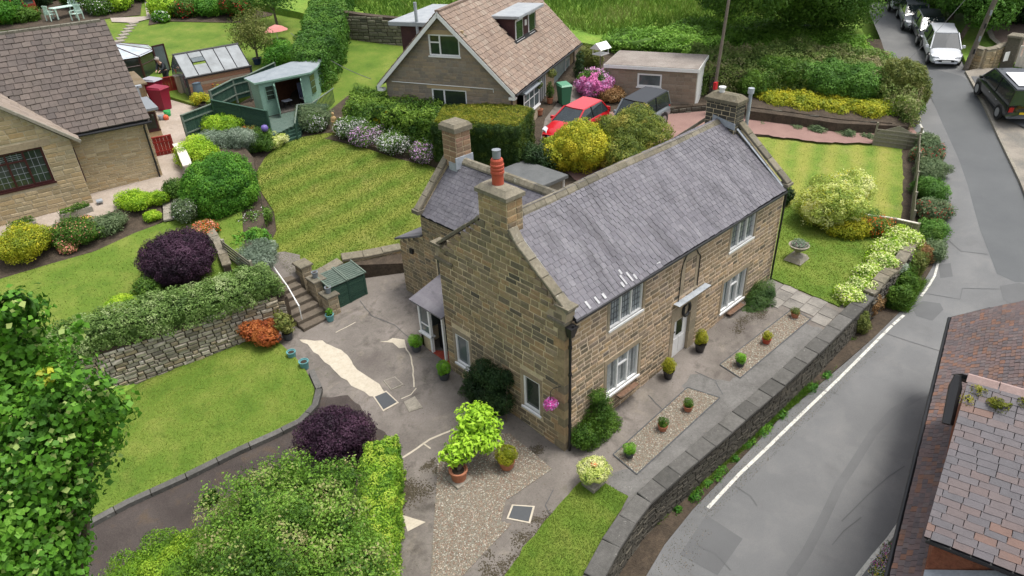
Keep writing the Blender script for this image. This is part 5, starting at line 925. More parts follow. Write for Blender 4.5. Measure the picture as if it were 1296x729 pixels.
MB().tube([(Gx0-.02,-.3,ze-.1),(Gx0-.02,-7,ze-.1)],.06,8).build('gutter',M_blk,B4); MB().hexa([(Gx0-.35,-.5,.28),(Gx0+.15,-.5,.38),(Gx0+.15,-3,2.1),(Gx0-.35,-3,2.1)],[(Gx0-.35,-.5,.36),(Gx0+.15,-.5,.46),(Gx0+.15,-3,2.18),(Gx0-.35,-3,2.18)]).build('lead_valley',M_lead,B4)
m=MB(); m.tube([(Gr-.75,-.12,zr-.85),(Gr-.15,-.06,zr-.25),(Gr-.02,-.04,zr-.02)],[.12,.14,.07],5); m.build('bargeboard',M_bkm,B4)
V,F=blobs([((Gr-.2,-.5,zr-.12),(.13,.1,.04)),((Gr-.35,-.9,zr-.22),(.16,.22,.04)),((Gr-.2,-1.35,zr-.1),(.09,.14,.04)),((Gr-.45,-.35,zr-.3),(.1,.08,.03)),((Gr-.55,-1.5,zr-.37),(.08,.1,.03))],.3); K(leafmesh('moss',V,F,900,.03,lf('leaf_moss',(.08,.1,.01),(.2,.2,.02),(.3,.28,.04)),B4,thick=.02))
# ================================================================ VEGETATION
def xp(px,py,x): q=ray(px,py); return CAMP+q*(x-CAMP[0])/q[0]
def yp(px,py,y): q=ray(px,py); return CAMP+q*(y-CAMP[1])/q[1]
def atd(px,py,d): return CAMP+ray(px,py)*d
def blobthing(name,label,cat,B,base,n,size,mt,stems=(),sr=.06,group=None,amp=.2,core=True,**kw):
    # B: world blobs; base: ground point; stems: branch polylines from the base
    b=V3(*base); o=E(name,label,cat,tuple(b),0,group); V,F=blobs([(V3(*c)-b,r) for c,r in B],amp)
    leafmesh('crown',V,F,n,size,mt,o,core=core,**kw)
    if stems is not None:
        m=MB(); top=sum(V3(*c) for c,r in B)/len(B)-b; m.tube([(0,0,-.3),tuple(top*.5),tuple(top*.8)],[sr*1.3,sr,sr*.6],8); m.build('trunk',M_bark,o)
        for c,r in (B if stems is True else B[:7]):
            q=V3(*c)-b; m=MB(); m.tube([tuple(top*.45),tuple(top*.45*.5+q*.5),tuple(q)],[sr*.7,sr*.45,sr*.2],6); m.build('limb',M_bark,o)
    return o
# clipped cotoneaster on the dry wall
hedge('cotoneaster_hedge','grey green clipped hedge lying along the top of the dry stone wall',[(-14.5,14.45),(-9.8,13.78),(-7,13.1),(-3.9,12.42),(-2.75,12.35),(-2.85,13.5),(-3.9,13.85),(-7,14.5),(-9.8,15.2),(-12,15.9),(-14.3,16.3)],'UL',lambda x,y:zat('UL',x,y)+.72-.1*abs(y-13.5),34000,.075,L_cot,cat='hedge',amp=.1,thick=.16)
hp=[pp(503,548,1.45)[:2],pp(499,640,1.3)[:2],pp(490,740,1.2)[:2],pp(484,800,1.2)[:2],pp(425,800,1.2)[:2],pp(445,700,1.2)[:2],pp(462,560,1.4)[:2]]
hedge('beech_hedge','bright green square cut hedge beside the gravel garden at the bottom',hp,'Y',lambda x,y:1.42 if y>0 else 1.32,30000,.06,L_beech,thick=.1,amp=.06,cl=.14)
blobthing('purple_shrub','dark purple shrub between the driveway and the bright square hedge','shrub',[(pp(424,552,1.1),(.85,.85,.75)),(pp(398,556,1.0),(.55,.55,.6)),(pp(448,550,1.1),(.55,.55,.6)),(pp(428,538,1.3),(.5,.5,.45))],np.append(pp(430,560,'Y')[:2],-.1),9000,.06,L_pur,amp=.15,thick=.2)
blobthing('apple_tree','large loose green leafed tree overhanging the driveway at the bottom','tree',[(pp(x,y+14,z),r*.82) for x,y,z,r in [(330,640,2.4,1.15),(400,612,2.6,.95),(430,665,2.4,1.0),(360,700,2.7,1.2),(300,700,2.4,1.0),(420,720,2.6,1.0),(345,595,2.5,.55),(372,578,2.4,.4),(440,595,2.3,.5),(285,650,2.1,.6),(270,690,2.1,.6),(460,700,2.3,.8),(330,750,2.6,1.2),(420,780,2.6,1.2),(385,655,3.0,.8),(310,608,2.6,.3),(265,618,2.3,.28)]],np.append(pp(370,720,'Y')[:2],-.5),36000,.075,lf('leaf_apple',(.035,.085,.012),(.09,.19,.02),(.17,.30,.04),(.30,.27,.13)),amp=.34,thick=.45,spread=1.1,core=True,sr=.09)
blobthing('golden_conifer','dense yellow green conifer beside the driveway at the bottom left','shrub',[(pp(x,y,z),r) for x,y,z,r in [(205,708,1.3,.62),(245,702,1.4,.6),(165,730,1.2,.5),(290,725,1.4,.6),(230,740,1.4,.9),(180,760,1.3,.9),(290,770,1.4,.9)]],np.append(pp(230,740,'Y')[:2],-.6),17000,.06,lf('leaf_conifer',(.06,.13,.012),(.14,.27,.02),(.26,.38,.03)),amp=.14,thick=.14,asp=.45,spread=1.0)
# foreground lime tree
LB=[(10,430,.62),(48,470,.55),(85,500,.55),(118,520,.45),(95,560,.6),(50,560,.75),(0,520,.8),(-30,600,.9),(30,640,.75),(75,620,.55),(60,680,.62),(20,720,.8),(75,720,.4),(-60,480,.9),(20,390,.3),(-20,790,1.1),(60,770,.5),(-80,700,1.1)]
lt=blobthing('lime_tree','tall lime tree with pale dangling bracts at the left edge in the foreground','tree',[(atd(x,y,11+.5*math.sin(i*2.1)),r*.82) for i,(x,y,r) in enumerate(LB)],(-14.1,.2,-1.2),19000,.105,[L_lim,L_bract,L_yel],amp=.3,thick=.34,asp=.85,spread=.75,up=.5,core=True,flowers=[(1,.08,0)],sr=.16,cl=.3,shrink=.12)
V,F=blobs([(atd(150,515,11),.16),(atd(62,474,10.8),.1),(atd(92,420,11.2),.12),(atd(100,410,11),.08)],.3); V=V-V3(-14.1,.2,-1.2); leafmesh('outer_leaves',V,F,160,.12,[L_lim,L_bract],lt,thick=.12,core=False,flowers=[(1,.2,0)],asp=.8)
V,F=blobs([(atd(55,476,10.3),.12)],.2); V=V-V3(-14.1,.2,-1.2); leafmesh('yellow_leaves',V,F,40,.11,L_yel,lt,thick=.08,core=False,asp=.8,up=.8)
# left garden
bush('golden_shrub','golden yellow shrub at the left end of the border below the bungalow window',36,338,66,50,'UL',L_yel,6000,.07,shape='lumpy')
bush('rose_bush','dark green rose bush with coral flowers in the border right of the golden shrub',104,315,52,36,'UL',[L_green,F_c],2500,.07,flowers=[(1,.06,0)],shape='loose')
bush('low_conifer','low blue green plant in the soil border beside the rose bush',140,303,44,26,'UL',L_lav,2500,.06,shape='lumpy')
bush('lime_shrub','lime green clump at the right end of the border below the stone bungalow',178,272,46,26,'UL',L_lime,3500,.06,shape='lumpy')
bush('small_shrub','small yellow green plant at the lower tip of the soil border',196,282,18,14,'UL',L_lime,700,.05,shape='lumpy')
bush('small_shrub','little coral flowered plant between golden shrub and low conifer',90,322,20,14,'UL',[L_green,F_c],500,.06,flowers=[(1,.35,0)])
bush('small_shrub','orange flowered plant close under the plant trough',112,290,22,14,'UL',[L_green,F_c,F_y],600,.05,flowers=[(1,.2,0),(2,.1,0)])
bush('green_shrub','mid green shrub left of the flagstone path end',205,262,22,20,'UL',L_lime,900,.06,shape='lumpy')
bush('barberry_dome','large dark purple clipped dome above the cotoneaster hedge',240,374,90,76,'UL',L_pur,16000,.06,shape='round',hs=1.7)
bush('fern','yellow green undergrowth at the foot of the purple dome',195,382,34,36,'UL',L_green,1500,.07,shape='loose'); bush('euphorbia','low yellow green plants left of the purple dome by the hedge',160,404,40,18,'UL',L_lime,1200,.05)
bush('laurel_dome','huge bright green clipped dome at the left side of the back lawn',294,294,94,86,'BL',L_lau,22000,.08,shape='round',hs=2.75,depthk=.8)
bush('green_shrub','green shrub behind the laurel dome next to the white topped wall',262,222,48,44,'BL',L_lime,3500,.07,shape='lumpy'); bush('silver_shrub','silver grey shrub in the border left of the back lawn',300,205,56,40,'BL',L_sil,4500,.06,shape='lumpy'); bush('green_shrub','green mounded shrub between the silver shrub and the trellis',328,198,40,30,'BL',L_green,2200,.07,shape='lumpy')
bush('fern','bright fern growing against the green board fence',288,176,48,26,'BL',L_lime,1600,.12,asp=.25,shape='loose'); bush('cream_shrub','small cream leaved shrub beside the deck post at the lawn edge',350,190,28,20,'BL',L_var,1400,.06,shape='lumpy'); bush('silver_shrub','grey green plant right behind the laurel dome',270,200,46,30,'BL',L_sil,2400,.07,shape='loose'); bush('heather','reddish green plant in the border below the trellis',318,182,26,18,'BL',[L_oli,F_o],900,.06,flowers=[(1,.06,0)])
bush('green_shrub','leafy plants with white flowers at the foot of the laurel dome',318,300,52,28,'BL',[L_green,F_w],2500,.08,flowers=[(1,.06,0)],shape='loose'); bush('hosta','bright green leafy clump beside the top of the handrail',318,330,44,34,'BL',L_lau,1800,.11,shape='lumpy'); bush('azalea','orange and pink flowering plant above the purple dome',262,305,34,18,'UL',[L_green,F_c,F_o],1100,.06,flowers=[(1,.3,0),(2,.15,0)])
bush('daisy_clump','white flowered grey green clump left of the laurel dome',240,285,34,34,'UL',[L_lav,F_w],1600,.07,flowers=[(1,.04,0)],shape='loose'); bush('green_shrub','low green plants beside the flagstone path',228,255,26,30,'UL',L_green,1200,.07,shape='loose')
bush('pampas','wispy grey green hedge end beside the handrail',335,345,44,34,'UL',L_sil,3200,.08,asp=.3,shape='loose')
# flower border along the laurel hedge
for k,(x,y,w,h,f,lb) in enumerate([(404,166,24,26,F_w,'leafy green plants beside the golden statue'),(447,178,42,46,F_w,'white flowered clump right of the golden statue'),(470,186,50,50,F_l,'lilac and white flowering shrub below the laurel hedge'),(508,198,50,48,F_w,'white flowering shrub between the two lilac ones'),(541,206,46,42,F_l,'lilac flowering shrub at the house end of the border')]):
    bush('flowering_shrub',lb,x,y+3,w,h,'BL',[L_green,f,F_w],4200,.075,flowers=[(1,.22,0),(2,.06,0)],shape='loose',hs=1.0,depthk=.75,group='white and lilac flowering shrubs along the back lawn')
for x,y in ((482,172),(493,166)): bush('small_shrub','yellow flower head among the lilac shrubs, %s'%('nearer the lawn' if x<490 else 'nearer the hedge'),x,y,13,10,'BL',F_y,250,.05,hs=.9)
bush('iris_clump','grey green spiky leaves in front of the deck balustrade',400,168,38,34,'BL',L_lav,1800,.16,asp=.18,spread=.5,up=.8,shape='loose')
pz=lambda x,y,z:tuple(pp(x,y,z)[:2])
hedge('laurel_hedge','leafy green hedge along the far side of the back lawn',[pz(438,138,4.9),pz(450,114,4.9),pz(505,118,4.9),pz(562,130,4.9),pz(552,156,4.9),pz(500,146,4.9)],'B',lambda x,y:4.95,16000,.12,lf('leaf_hedge2',(.03,.08,.01),(.09,.17,.018),(.17,.27,.035)),amp=.15,thick=.22)
hedge('yew_hedge','tall smooth dark green hedge with golden top behind the stone house',[pz(545,158,5.0),pz(560,134,5.0),pz(615,131,5.0),pz(676,138,5.0),pz(656,163,5.0),pz(600,160,5.0)],'B',lambda x,y:5.05,34000,.055,L_yew,amp=.06,thick=.07,asp=.5,cl=.12)
tp=[pz(550,156,5.0),pz(562,136,5.0),pz(615,133,5.0),pz(673,139,5.0),pz(654,160,5.0),pz(600,157,5.0)]; V,F=prismsurf(tp,lambda x,y:4.97,lambda x,y:5.1,.4,.05); yh=bpy.data.objects['yew_hedge']; leafmesh('golden_top',V-V3(*yh.location),F,7000,.055,lf('leaf_yewgold',(.07,.10,.01),(.17,.2,.015),(.26,.24,.03)),yh,thick=.07,asp=.5,cl=.12)
hedge('back_hedge','long dark green hedge behind the summerhouse at the top left',[pz(372,70,6.6),pz(400,10,7.6),pz(430,-40,8.3),pz(460,-40,8.3),pz(438,20,7.4),pz(425,60,6.7),pz(405,85,6.2),pz(380,86,6.2)],'TL',lambda x,y:zat('TL',x,y)+1.9,22000,.13,lf('leaf_back',(.025,.075,.01),(.06,.15,.018),(.11,.22,.03)),amp=.25,thick=.25)
bush('round_shrub','pale green rounded shrub between the fruit tree and the summerhouse',362,92,42,40,'TL',L_lau,4500,.1,shape='lumpy')
# beyond the house
bush('variegated_bush','yellow and green variegated bush left of its darker neighbour behind the roof ridge',733,232,92,86,'B',L_yel,17000,.085,shape='lumpy',hs=2.6); bush('variegated_bush','green and yellow bush right of the golden one behind the roof ridge',792,224,90,84,'B',lf('leaf_mixed',(.07,.11,.02),(.16,.2,.03),(.32,.28,.06)),14000,.085,shape='lumpy',hs=2.5)
bush('dark_shrub','dark green climber behind the flat roofed store',684,225,36,44,'B',L_dark,1800,.1,shape='lumpy')
bush('hydrangea','round pink hydrangea beside the green wheelie bin',752,128,44,36,'B',[L_green,F_p,fl('petal_lilac_pink',(.68,.35,.6))],4200,.10,flowers=[(1,.75,0),(2,.4,0)],shape='round',hs=1.35)
bush('climber','green climbing plant in the corner beside the bungalow and the bird table',745,98,28,40,'B',L_oli,1800,.11,shape='loose'); bush('dark_shrub','dark pole like plant at the corner of the dormer bungalow',733,108,10,40,'B',L_dark,500,.1,shape='cone')
for a in [('grey green clump in front of the garage wall',775,118,24,20,L_lav),('yellow green plants below the garage window',805,122,40,24,L_yel),('pale grass clump behind the red car',775,131,36,14,L_brn),('low green plants at the foot of the garage wall',835,128,44,16,L_oli),('white flowered pot plants left of the garage window',768,122,16,14,L_green)]: bush('small_shrub',a[0],a[1],a[2],a[3],a[4],'B',a[5],1200,.09,shape='loose')
for k,(x,y,w) in enumerate(((962,162,12),(1006,168,16),(1034,173,22),(1068,178,22),(1096,181,18))): bush('lavender','lavender tuft on the far edge of the striped lawn, %s'%['the smallest, nearest the chimney','second from the chimney','the middle and widest one','fourth from the chimney','nearest the arched fence'][k],x,y,w,w*.6,'RL',L_lav,900,.07,shape='lumpy',group='lavender tufts along the striped lawn')
# bank, hedges and wild ground beyond the red drive
stonewall('field_wall','dark dry stone wall running from the garage to the road hedge',[pp(x,y,'B')[:2] for x,y in ((895,118),(960,117),(1035,112),(1060,108))],lambda x,y:zat('B',x,y),lambda x,y:zat('B',x,y)+1.25,.4,M_dark,M_earth,.2,(.3,.7),120,proud=.06)
stonewall('field_wall','tall grey dry stone wall left of the dormer bungalow',[pp(x,y,'B')[:2] for x,y in ((430,46),(470,52),(560,62))],lambda x,y:zat('B',x,y),lambda x,y:zat('B',x,y)+1.75,.4,mat('old_wall_stone',[(.17,.16,.11),(.12,.115,.08),(.21,.2,.14),(.09,.09,.065)],.95,rnd=True,nmix=.25,bump=.6),M_earth,.22,(.3,.7),160,proud=.06)
stonewall('bank_wall','low stone edging between the red drive and the flowering bank',[pp(x,y,'B')[:2] for x,y in ((945,145),(1000,152),(1060,161),(1125,166))],lambda x,y:zat('B',x,y),lambda x,y:zat('B',x,y)+.55,.35,M_dark,M_earth,.18,(.3,.6),100,cope=None,proud=.05)
S(sheet('planted_bank',pix_poly([(945,140),(1000,147),(1060,156),(1150,160),(1160,118),(1100,105),(1000,112),(940,117)],'B',.5),'B',.5,M_earth,skirt=1.5))
stonewall('garage_edging','low dark stone edging in front of the garage planting',[pp(x,y,'B')[:2] for x,y in ((790,138),(840,143),(900,138))],lambda x,y:zat('B',x,y),lambda x,y:zat('B',x,y)+.35,.3,M_dark,M_earth,.16,(.3,.6),40,proud=.05)
hedge('field_hedge','brown green straggly hedge between the field and the road bend',[tuple(pp(x,y,'B',1.4)[:2]) for x,y in ((885,92),(960,96),(1050,100),(1120,112),(1158,140),(1165,118),(1140,82),(1090,66),(1000,62),(880,66))],'B',lambda x,y:zat('B',x,y)+1.5+.25*math.sin(x*.9+y),34000,.12,lf('leaf_fieldhedge',(.06,.11,.022),(.12,.19,.04),(.2,.25,.07),(.25,.22,.12)),amp=.45,thick=.35,spread=1.1)
for k,(x,y,w,h,mt,lb) in enumerate([(975,140,50,26,L_yel,'yellow orange shrub at the chimney end of the bank'),(1010,148,50,26,L_yel,'golden ground shrub in the middle of the bank'),(1050,152,50,28,L_yel,'yellow shrub on the bank above the second lavender'),(1090,156,50,28,L_yel,'yellow green shrub near the road end of the bank'),(1125,156,44,30,L_lime,'green shrub at the road end of the bank'),(985,128,60,56,L_green,'leafy green shrub below the dark field wall'),(1035,136,66,60,L_wil,'fresh green shrub in the middle of the bank top'),(1085,142,66,62,L_wil,'tall green shrub near the road end of the bank top'),(955,135,36,44,L_green,'dark clump beside the metal chimney flue'),(1130,142,60,70,L_oli,'olive green bush at the road corner of the bank')]): bush('bank_shrub',lb,x,y,w,h,'B',mt,3600,.1,shape='loose',group='shrubs on the bank above the red drive')
# garden right of the house
bush('variegated_euonymus','big cream variegated bush beside the right end of the house',1042,300,100,76,'Y',[L_var,L_yel],22000,.075,shape='lumpy',hs=2.2,flowers=[(1,.2,0)]); bush('golden_shrub','low golden shrub in front of the big variegated bush',1062,308,56,28,'Y',L_yel,3500,.07,shape='lumpy'); bush('crocosmia','green strappy clump with orange red flowers beside the small fence',1098,303,40,34,'Y',[L_green,F_o],2600,.12,asp=.22,flowers=[(1,.16,0)],shape='loose',up=.6); bush('dark_shrub','dark green shrub low behind the corner of the house',985,262,26,30,'Y',L_dark,1500,.1,shape='lumpy')
for k,(x,y,w,h,lb) in enumerate([(1072,388,30,24,'nearest the flagstones'),(1086,374,32,24,'second from the flagstones'),(1100,360,34,26,'in the middle of the bed'),(1112,346,36,28,'behind the middle of the bed'),(1124,331,38,28,'second from the little fence'),(1136,316,40,30,'nearest the little fence')]): bush('cream_hydrangea','lime cream flowered clump along the roadside wall, '+lb,x,y,w,h,'Y',[L_lime,F_cr],2600,.08,flowers=[(1,.35,0)],shape='lumpy',group='cream flowered clumps along the roadside wall')
bush('blue_grey_shrub','blue grey mound beside the roadside wall',1131,348,26,18,'Y',L_sil,1200,.06,shape='lumpy')
xs_=[(1088,405,26,40,L_brn),(1100,392,24,44,L_brn),(1112,380,26,40,L_green),(1120,368,24,36,L_brn),(1135,362,30,34,L_green),(1148,352,28,30,L_oli),(1158,338,28,30,L_brn),(1140,378,26,24,L_green),(1170,318,24,30,L_green),(1128,395,26,26,L_green),(1082,425,22,26,L_oli)]
for k,(x,y,w,h,mt) in enumerate(xs_): bush('wall_plant',('dry brown' if mt is L_brn else 'green')+' plant on the wall road face, '+['behind the cream clumps','beside the dry one nearest the camera','green among the dry ones','dry one in the middle','green below the blue grey mound','olive one by the fourth cream clump','at the wall end','low green by the kerb line','farthest, at the verge bend','nearest green above the long white line','olive, nearest the camera'][k],x,y,w,h,'R',mt,1500,.1,asp=.3,shape='loose',group='wild plants growing along the road side of the wall (%s)'%('dry brown' if mt is L_brn else 'green'),hs=1.0 if y>345 else .8)
for k,(x,y,w,h) in enumerate([(1176,334,26,34),(1177,308,30,36),(1176,283,34,38),(1176,257,36,40),(1174,233,36,40),(1172,210,34,36),(1168,193,26,26)]): bush('verge_plant','feathery verge plant outside the post fence, '+['first by the wall end','second from the wall end','third, with red flowers','in the middle of the row','fifth from the wall end','sixth, with red flowers','nearest the arched fence'][k],x,y,w,h,'R',[L_lav,F_r] if k%3==2 else [L_lav,L_wil][k%2],1800,.12,asp=.25,shape='loose',flowers=[(1,.05,0)] if k%3==2 else None,group='feathery plants on the verge outside the post fence',hs=.8,amp=.35)
# wild strip at the foot of the wall, field grass
def gstrip(pts,w,n,h,name='verge_grass',mt=None,pl='R'):
    P=[V3(*pp(x,y,pl)) for x,y in pts]; poly=[]; r=[]
    for i,p in enumerate(P):
        d=P[min(i+1,len(P)-1)]-P[max(i-1,0)]; n_=V3(-d[1],d[0],0); n_/=np.linalg.norm(n_); poly.append((p+n_*w/2)[:2]); r.append((p-n_*w/2)[:2])
    return tufts(name,poly+r[::-1],pl,n,h,.03,mt or M_wild,up=.03,lean=.6,cl=1.5)
gstrip([(855,642),(905,594),(960,545),(1010,502),(1060,458),(1085,432)],.34,9000,.16); gstrip([(800,690),(825,662),(858,638)],.3,1600,.12); gstrip([(1140,395),(1165,355),(1176,330),(1182,300),(1184,260),(1180,215)],.5,6000,.25)
V=[];
for x,y,s in [(880,628,.12),(895,612,.08),(910,600,.14),(948,563,.1),(968,544,.15),(990,526,.09),(1028,492,.12),(1046,476,.09),(858,646,.07),(930,582,.06)]: p=pp(x,y,'R',.03); V.append((p,(s*2.4,s*.9,s*.8)))
Vv,Ff=blobs(V,.3); K(leafmesh('wall_foot_ivy',Vv,Ff,5000,.05,L_lau,None,thick=.1))
tufts('field_grass_blades',[(27,26),(30,17),(36,13),(40,11),(44,12),(52,17),(58,22),(60,45),(45,60),(20,50),(18,36)],'B',70000,.5,.09,M_wild,up=.15,lean=.5)
V,F=blobs([(V3(*pp(x,y,'B',.4)),(w,w,.45)) for x,y,w in [(900,48,2.2),(940,52,2.2),(980,56,2.2),(1020,62,2),(1060,66,1.8),(960,40,2.5),(1000,45,2.5),(1050,52,2.2),(880,40,2.2),(840,52,2),(1095,72,1.5),(800,50,2.0),(860,58,1.6)]],.3); K(leafmesh('bramble_patch',V,F,26000,.16,lf('leaf_bramble',(.07,.15,.018),(.13,.27,.03),(.22,.38,.06)),None,thick=.3))
for pg,n,h in ((LL,26000,.03),(BLp,0,.03)):
    if n: tufts('lawn_blades',pg,'Y',n,.035,.02,M_blade,up=.12)
tufts('lawn_blades',pix_poly([(637,732),(690,660),(734,611),(765,612),(795,629),(776,662),(734,735)],'Y'),'Y',9000,.035,.02,M_blade,up=.05)
tufts('lawn_blades',BLp,'BL',60000,.04,.035,M_blade,up=0); tufts('lawn_blades',ULp[2:],'UL',6000,.04,.035,M_blade,up=0); tufts('lawn_blades',pix_poly([(930,163),(960,161),(1060,172),(1141,184),(1140,282),(960,262)],'RL'),'RL',5000,.03,.03,M_blade,up=.12); tufts('lawn_blades',LRp,'Y',22000,.04,.03,M_blade,up=.05)
pebbles('yard_litter',YP[2:],'Y',3500,.018,mat('litter',[(.06,.045,.03),(.12,.09,.06),(.2,.17,.12),(.05,.06,.03)],.9,rnd=True,const=True,nmix=0,bump=0),.005)
# trees
blobthing('dark_tree','broad dark green tree at the top beside the far end of the road','tree',[(V3(*pp(x,y,'B',h)),r) for x,y,h,r in [(912,-36,4,2.0),(945,-34,4.5,2.3),(988,-28,4.2,2.4),(1030,-18,3.6,2.3),(1062,-6,3,2.0),(1082,4,2.2,1.4),(1000,-44,6,2.8),(955,-50,7,2.8),(1058,-30,5.5,2.6),(1082,-26,4.5,1.9)]],tuple(pp(1010,8,'B')),34000,.22,L_tree,amp=.3,thick=.6,spread=1.1,sr=.3,asp=.4)
def rdp(x,y,h): p=pp(x,y,'R'); return V3(p[0],p[1],p[2]+h)
for k,(bx,by,lb,Bs,mt) in enumerate([(1170,18,'dark tree behind the row of parked cars',[(1150,-8,2.6,1.9),(1175,-12,3.6,2),(1195,0,3,1.8),(1160,-25,4.4,2.2)],L_tree),(1205,62,'bright green small tree beside the leaning utility pole',[(1240,5,4.2,1.5),(1222,22,3.6,1.4),(1255,22,3.6,1.5),(1205,20,3.4,1.3),(1240,38,2.6,1.1),(1275,8,4,1.3)],L_wil),(1200,30,'dark green tree behind the small tree at the road end',[(1215,-10,3.6,2.2),(1240,-20,4.4,2.3),(1190,-20,4.4,2.1)],L_dark),(1290,20,'dark hedge like tree in the top right corner',[(1285,5,2.2,2.4),(1320,10,2.4,2.6),(1265,-10,3,2.2),(1300,-15,4,2.6)],L_dark)]):
    blobthing('roadside_tree',lb,'tree',[(rdp(x,y+h*9,h),r) for x,y,h,r in Bs],tuple(rdp(bx,by,0)),11000,.2,mt,amp=.3,thick=.5,sr=.14,spread=1.1,asp=.5)
# fruit tree, top left garden beds
p0=pp(328,82,'TL'); blobthing('fruit_tree','thin fruit tree with an airy crown standing on the far lawn','tree',[(p0+V3(a*math.cos(t),a*math.sin(t),h),r) for a,t,h,r in [(0,0,2.4,.7),(.7,1,2.0,.6),(.7,3,2.2,.6),(.6,4.6,1.9,.6),(.4,5.6,2.9,.5),(.9,2,1.5,.5),(.9,5.2,1.5,.45)]],tuple(p0),4200,.12,L_oli,amp=.35,thick=.5,core=False,stems=True,sr=.07)
p0=pp(352,35,'TL'); blobthing('fruit_tree','second small leafy tree nearer the hedge beside the folded pink parasol','tree',[(p0+V3(a*math.cos(t),a*math.sin(t),h),r) for a,t,h,r in [(0,0,2.8,1),(1.1,1,2.6,.9),(1.1,3,2.6,.9),(.9,4.6,2.4,.9)]],tuple(p0),6000,.14,L_wil,amp=.35,thick=.5,core=False,stems=True,sr=.08)
top=[(215,24,44,24,L_lime,None,'yellow shrub at the top of the flower bed by the far path'),(240,26,40,22,L_green,F_r,'green shrub with red flowers in the far flower bed'),(272,24,46,30,L_lau,None,'bright green shrub in the middle of the far flower bed'),(305,26,40,30,L_green,F_r,'dark shrub with pinkish flowers at the right end of the far bed'),(205,30,20,14,L_lau,F_w,'low white flowered clump at the corner of the far path'),(130,22,40,26,L_green,F_w,'white flowering shrub left of the far path'),(155,16,34,30,L_lime,None,'lime green shrub against the far path edge'),(100,12,30,26,L_green,None,'green shrub behind the garden chairs'),(70,2,40,22,L_yel,None,'yellow spiky shrub above the garden table'),(50,12,30,22,L_dark,None,'dark shrub left of the garden table'),(12,34,44,30,L_lau,None,'bright green shrub by the ridge at the top left corner'),(35,30,30,16,L_green,None,'small green plants under the red frame'),(150,-2,50,26,L_lime,None,'tall lime green foliage at the top edge'),(185,4,30,26,L_green,F_w,'leafy plants right beside the far path'),(250,4,60,26,L_green,None,'dark green shrubs at the top edge above the bed'),(310,2,50,26,L_green,None,'green shrubs at the top edge near the tree'),(95,-8,60,22,lf('leaf_maroon',(.03,.012,.02),(.07,.03,.04)),None,'maroon leaved shrub at the top edge')]
S(sheet('far_flower_bed',pix_poly([(188,33),(215,28),(310,30),(345,20),(360,-40),(200,-40)],'TL'),'TL',.06,M_earth)); S(sheet('far_flower_bed',pix_poly([(0,40),(90,30),(140,24),(178,20),(185,-40),(-60,-40)],'TL'),'TL',.06,M_earth))
for x,y,w,h,mt,f,lb in top: bush('border_shrub',lb,x,y,w,h,'TL',[mt,f] if f else mt,2600,.13,flowers=[(1,.08,0)] if f else None,shape='lumpy' if w>35 else 'loose')
S(sheet('far_path',pix_poly([(140,24),(186,22),(178,-40),(195,-40),(205,4),(198,14),(193,24),(170,30),(142,29)],'TL'),'TL',.08,mat('pinkish_path',[(.3,.26,.22),(.38,.33,.29)],.9,ns=1,nmix=.12)))
for x,y in ((168,30),(165,34),(162,38),(159,42),(156,46),(153,50)): p=pp(x,y,'TL'); 
stp=E('stepping_stones','row of pale stepping stones crossing the far lawn','stepping stones',tuple(pp(160,42,'TL')))
for x,y in ((169,29.5),(166,33),(163,36.8),(160,40.5),(157,44.5),(154,48.5),(151,52.5)): q=pp(x,y,'TL')-V3(*stp.location); MB().bbox(q[0]-.32,q[0]+.32,q[1]-.3,q[1]+.3,q[2]-.05,q[2]+.07,.02).build('stepping_stone',M_stone,stp)
# climbers on the house
blobthing('climbing_shrub','dark evergreen climber on the gable wall between its two lower windows','climber',[(xp(x,y,-.35),r) for x,y,r in [(612,468,.34),(628,478,.3),(604,490,.38),(622,497,.4),(634,508,.36),(605,512,.4),(622,520,.36),(600,478,.28),(590,500,.3),(582,506,.22)]],tuple(pp(618,532,'Y')),12000,.055,L_dark,amp=.25,thick=.16,sr=.03)
blobthing('climbing_shrub','small dark climber shoot on the gable wall close to the right window','climber',[(xp(641,481,-.15),.2),(xp(643,475,-.15),.14)],tuple(pp(640,535,'Y')),900,.05,L_dark,amp=.25,thick=.1,sr=.02)
blobthing('climbing_rose','green climbing shrub against the front wall beside the black downpipe','climber',[(yp(x,y,-.3),r) for x,y,r in [(750,548,.42),(765,540,.38),(740,550,.34),(756,528,.36),(762,515,.26),(757,502,.2),(772,532,.26),(735,555,.25)]],tuple(pp(752,560,'Y')),8000,.05,L_green,amp=.3,thick=.18,spread=1.1,sr=.025)
blobthing('rosemary_bush','dark upright rosemary bush against the right end of the front wall','shrub',[(yp(x,y,-.45),r) for x,y,r in [(958,384,.46),(964,374,.4),(970,365,.28),(952,392,.36),(970,380,.3),(946,396,.22)]],tuple(pp(958,398,'Y')),9000,.075,lf('leaf_rosemary',(.02,.055,.012),(.045,.095,.02),(.08,.14,.03)),amp=.2,thick=.18,asp=.2,up=.8,spread=.6,sr=.03)
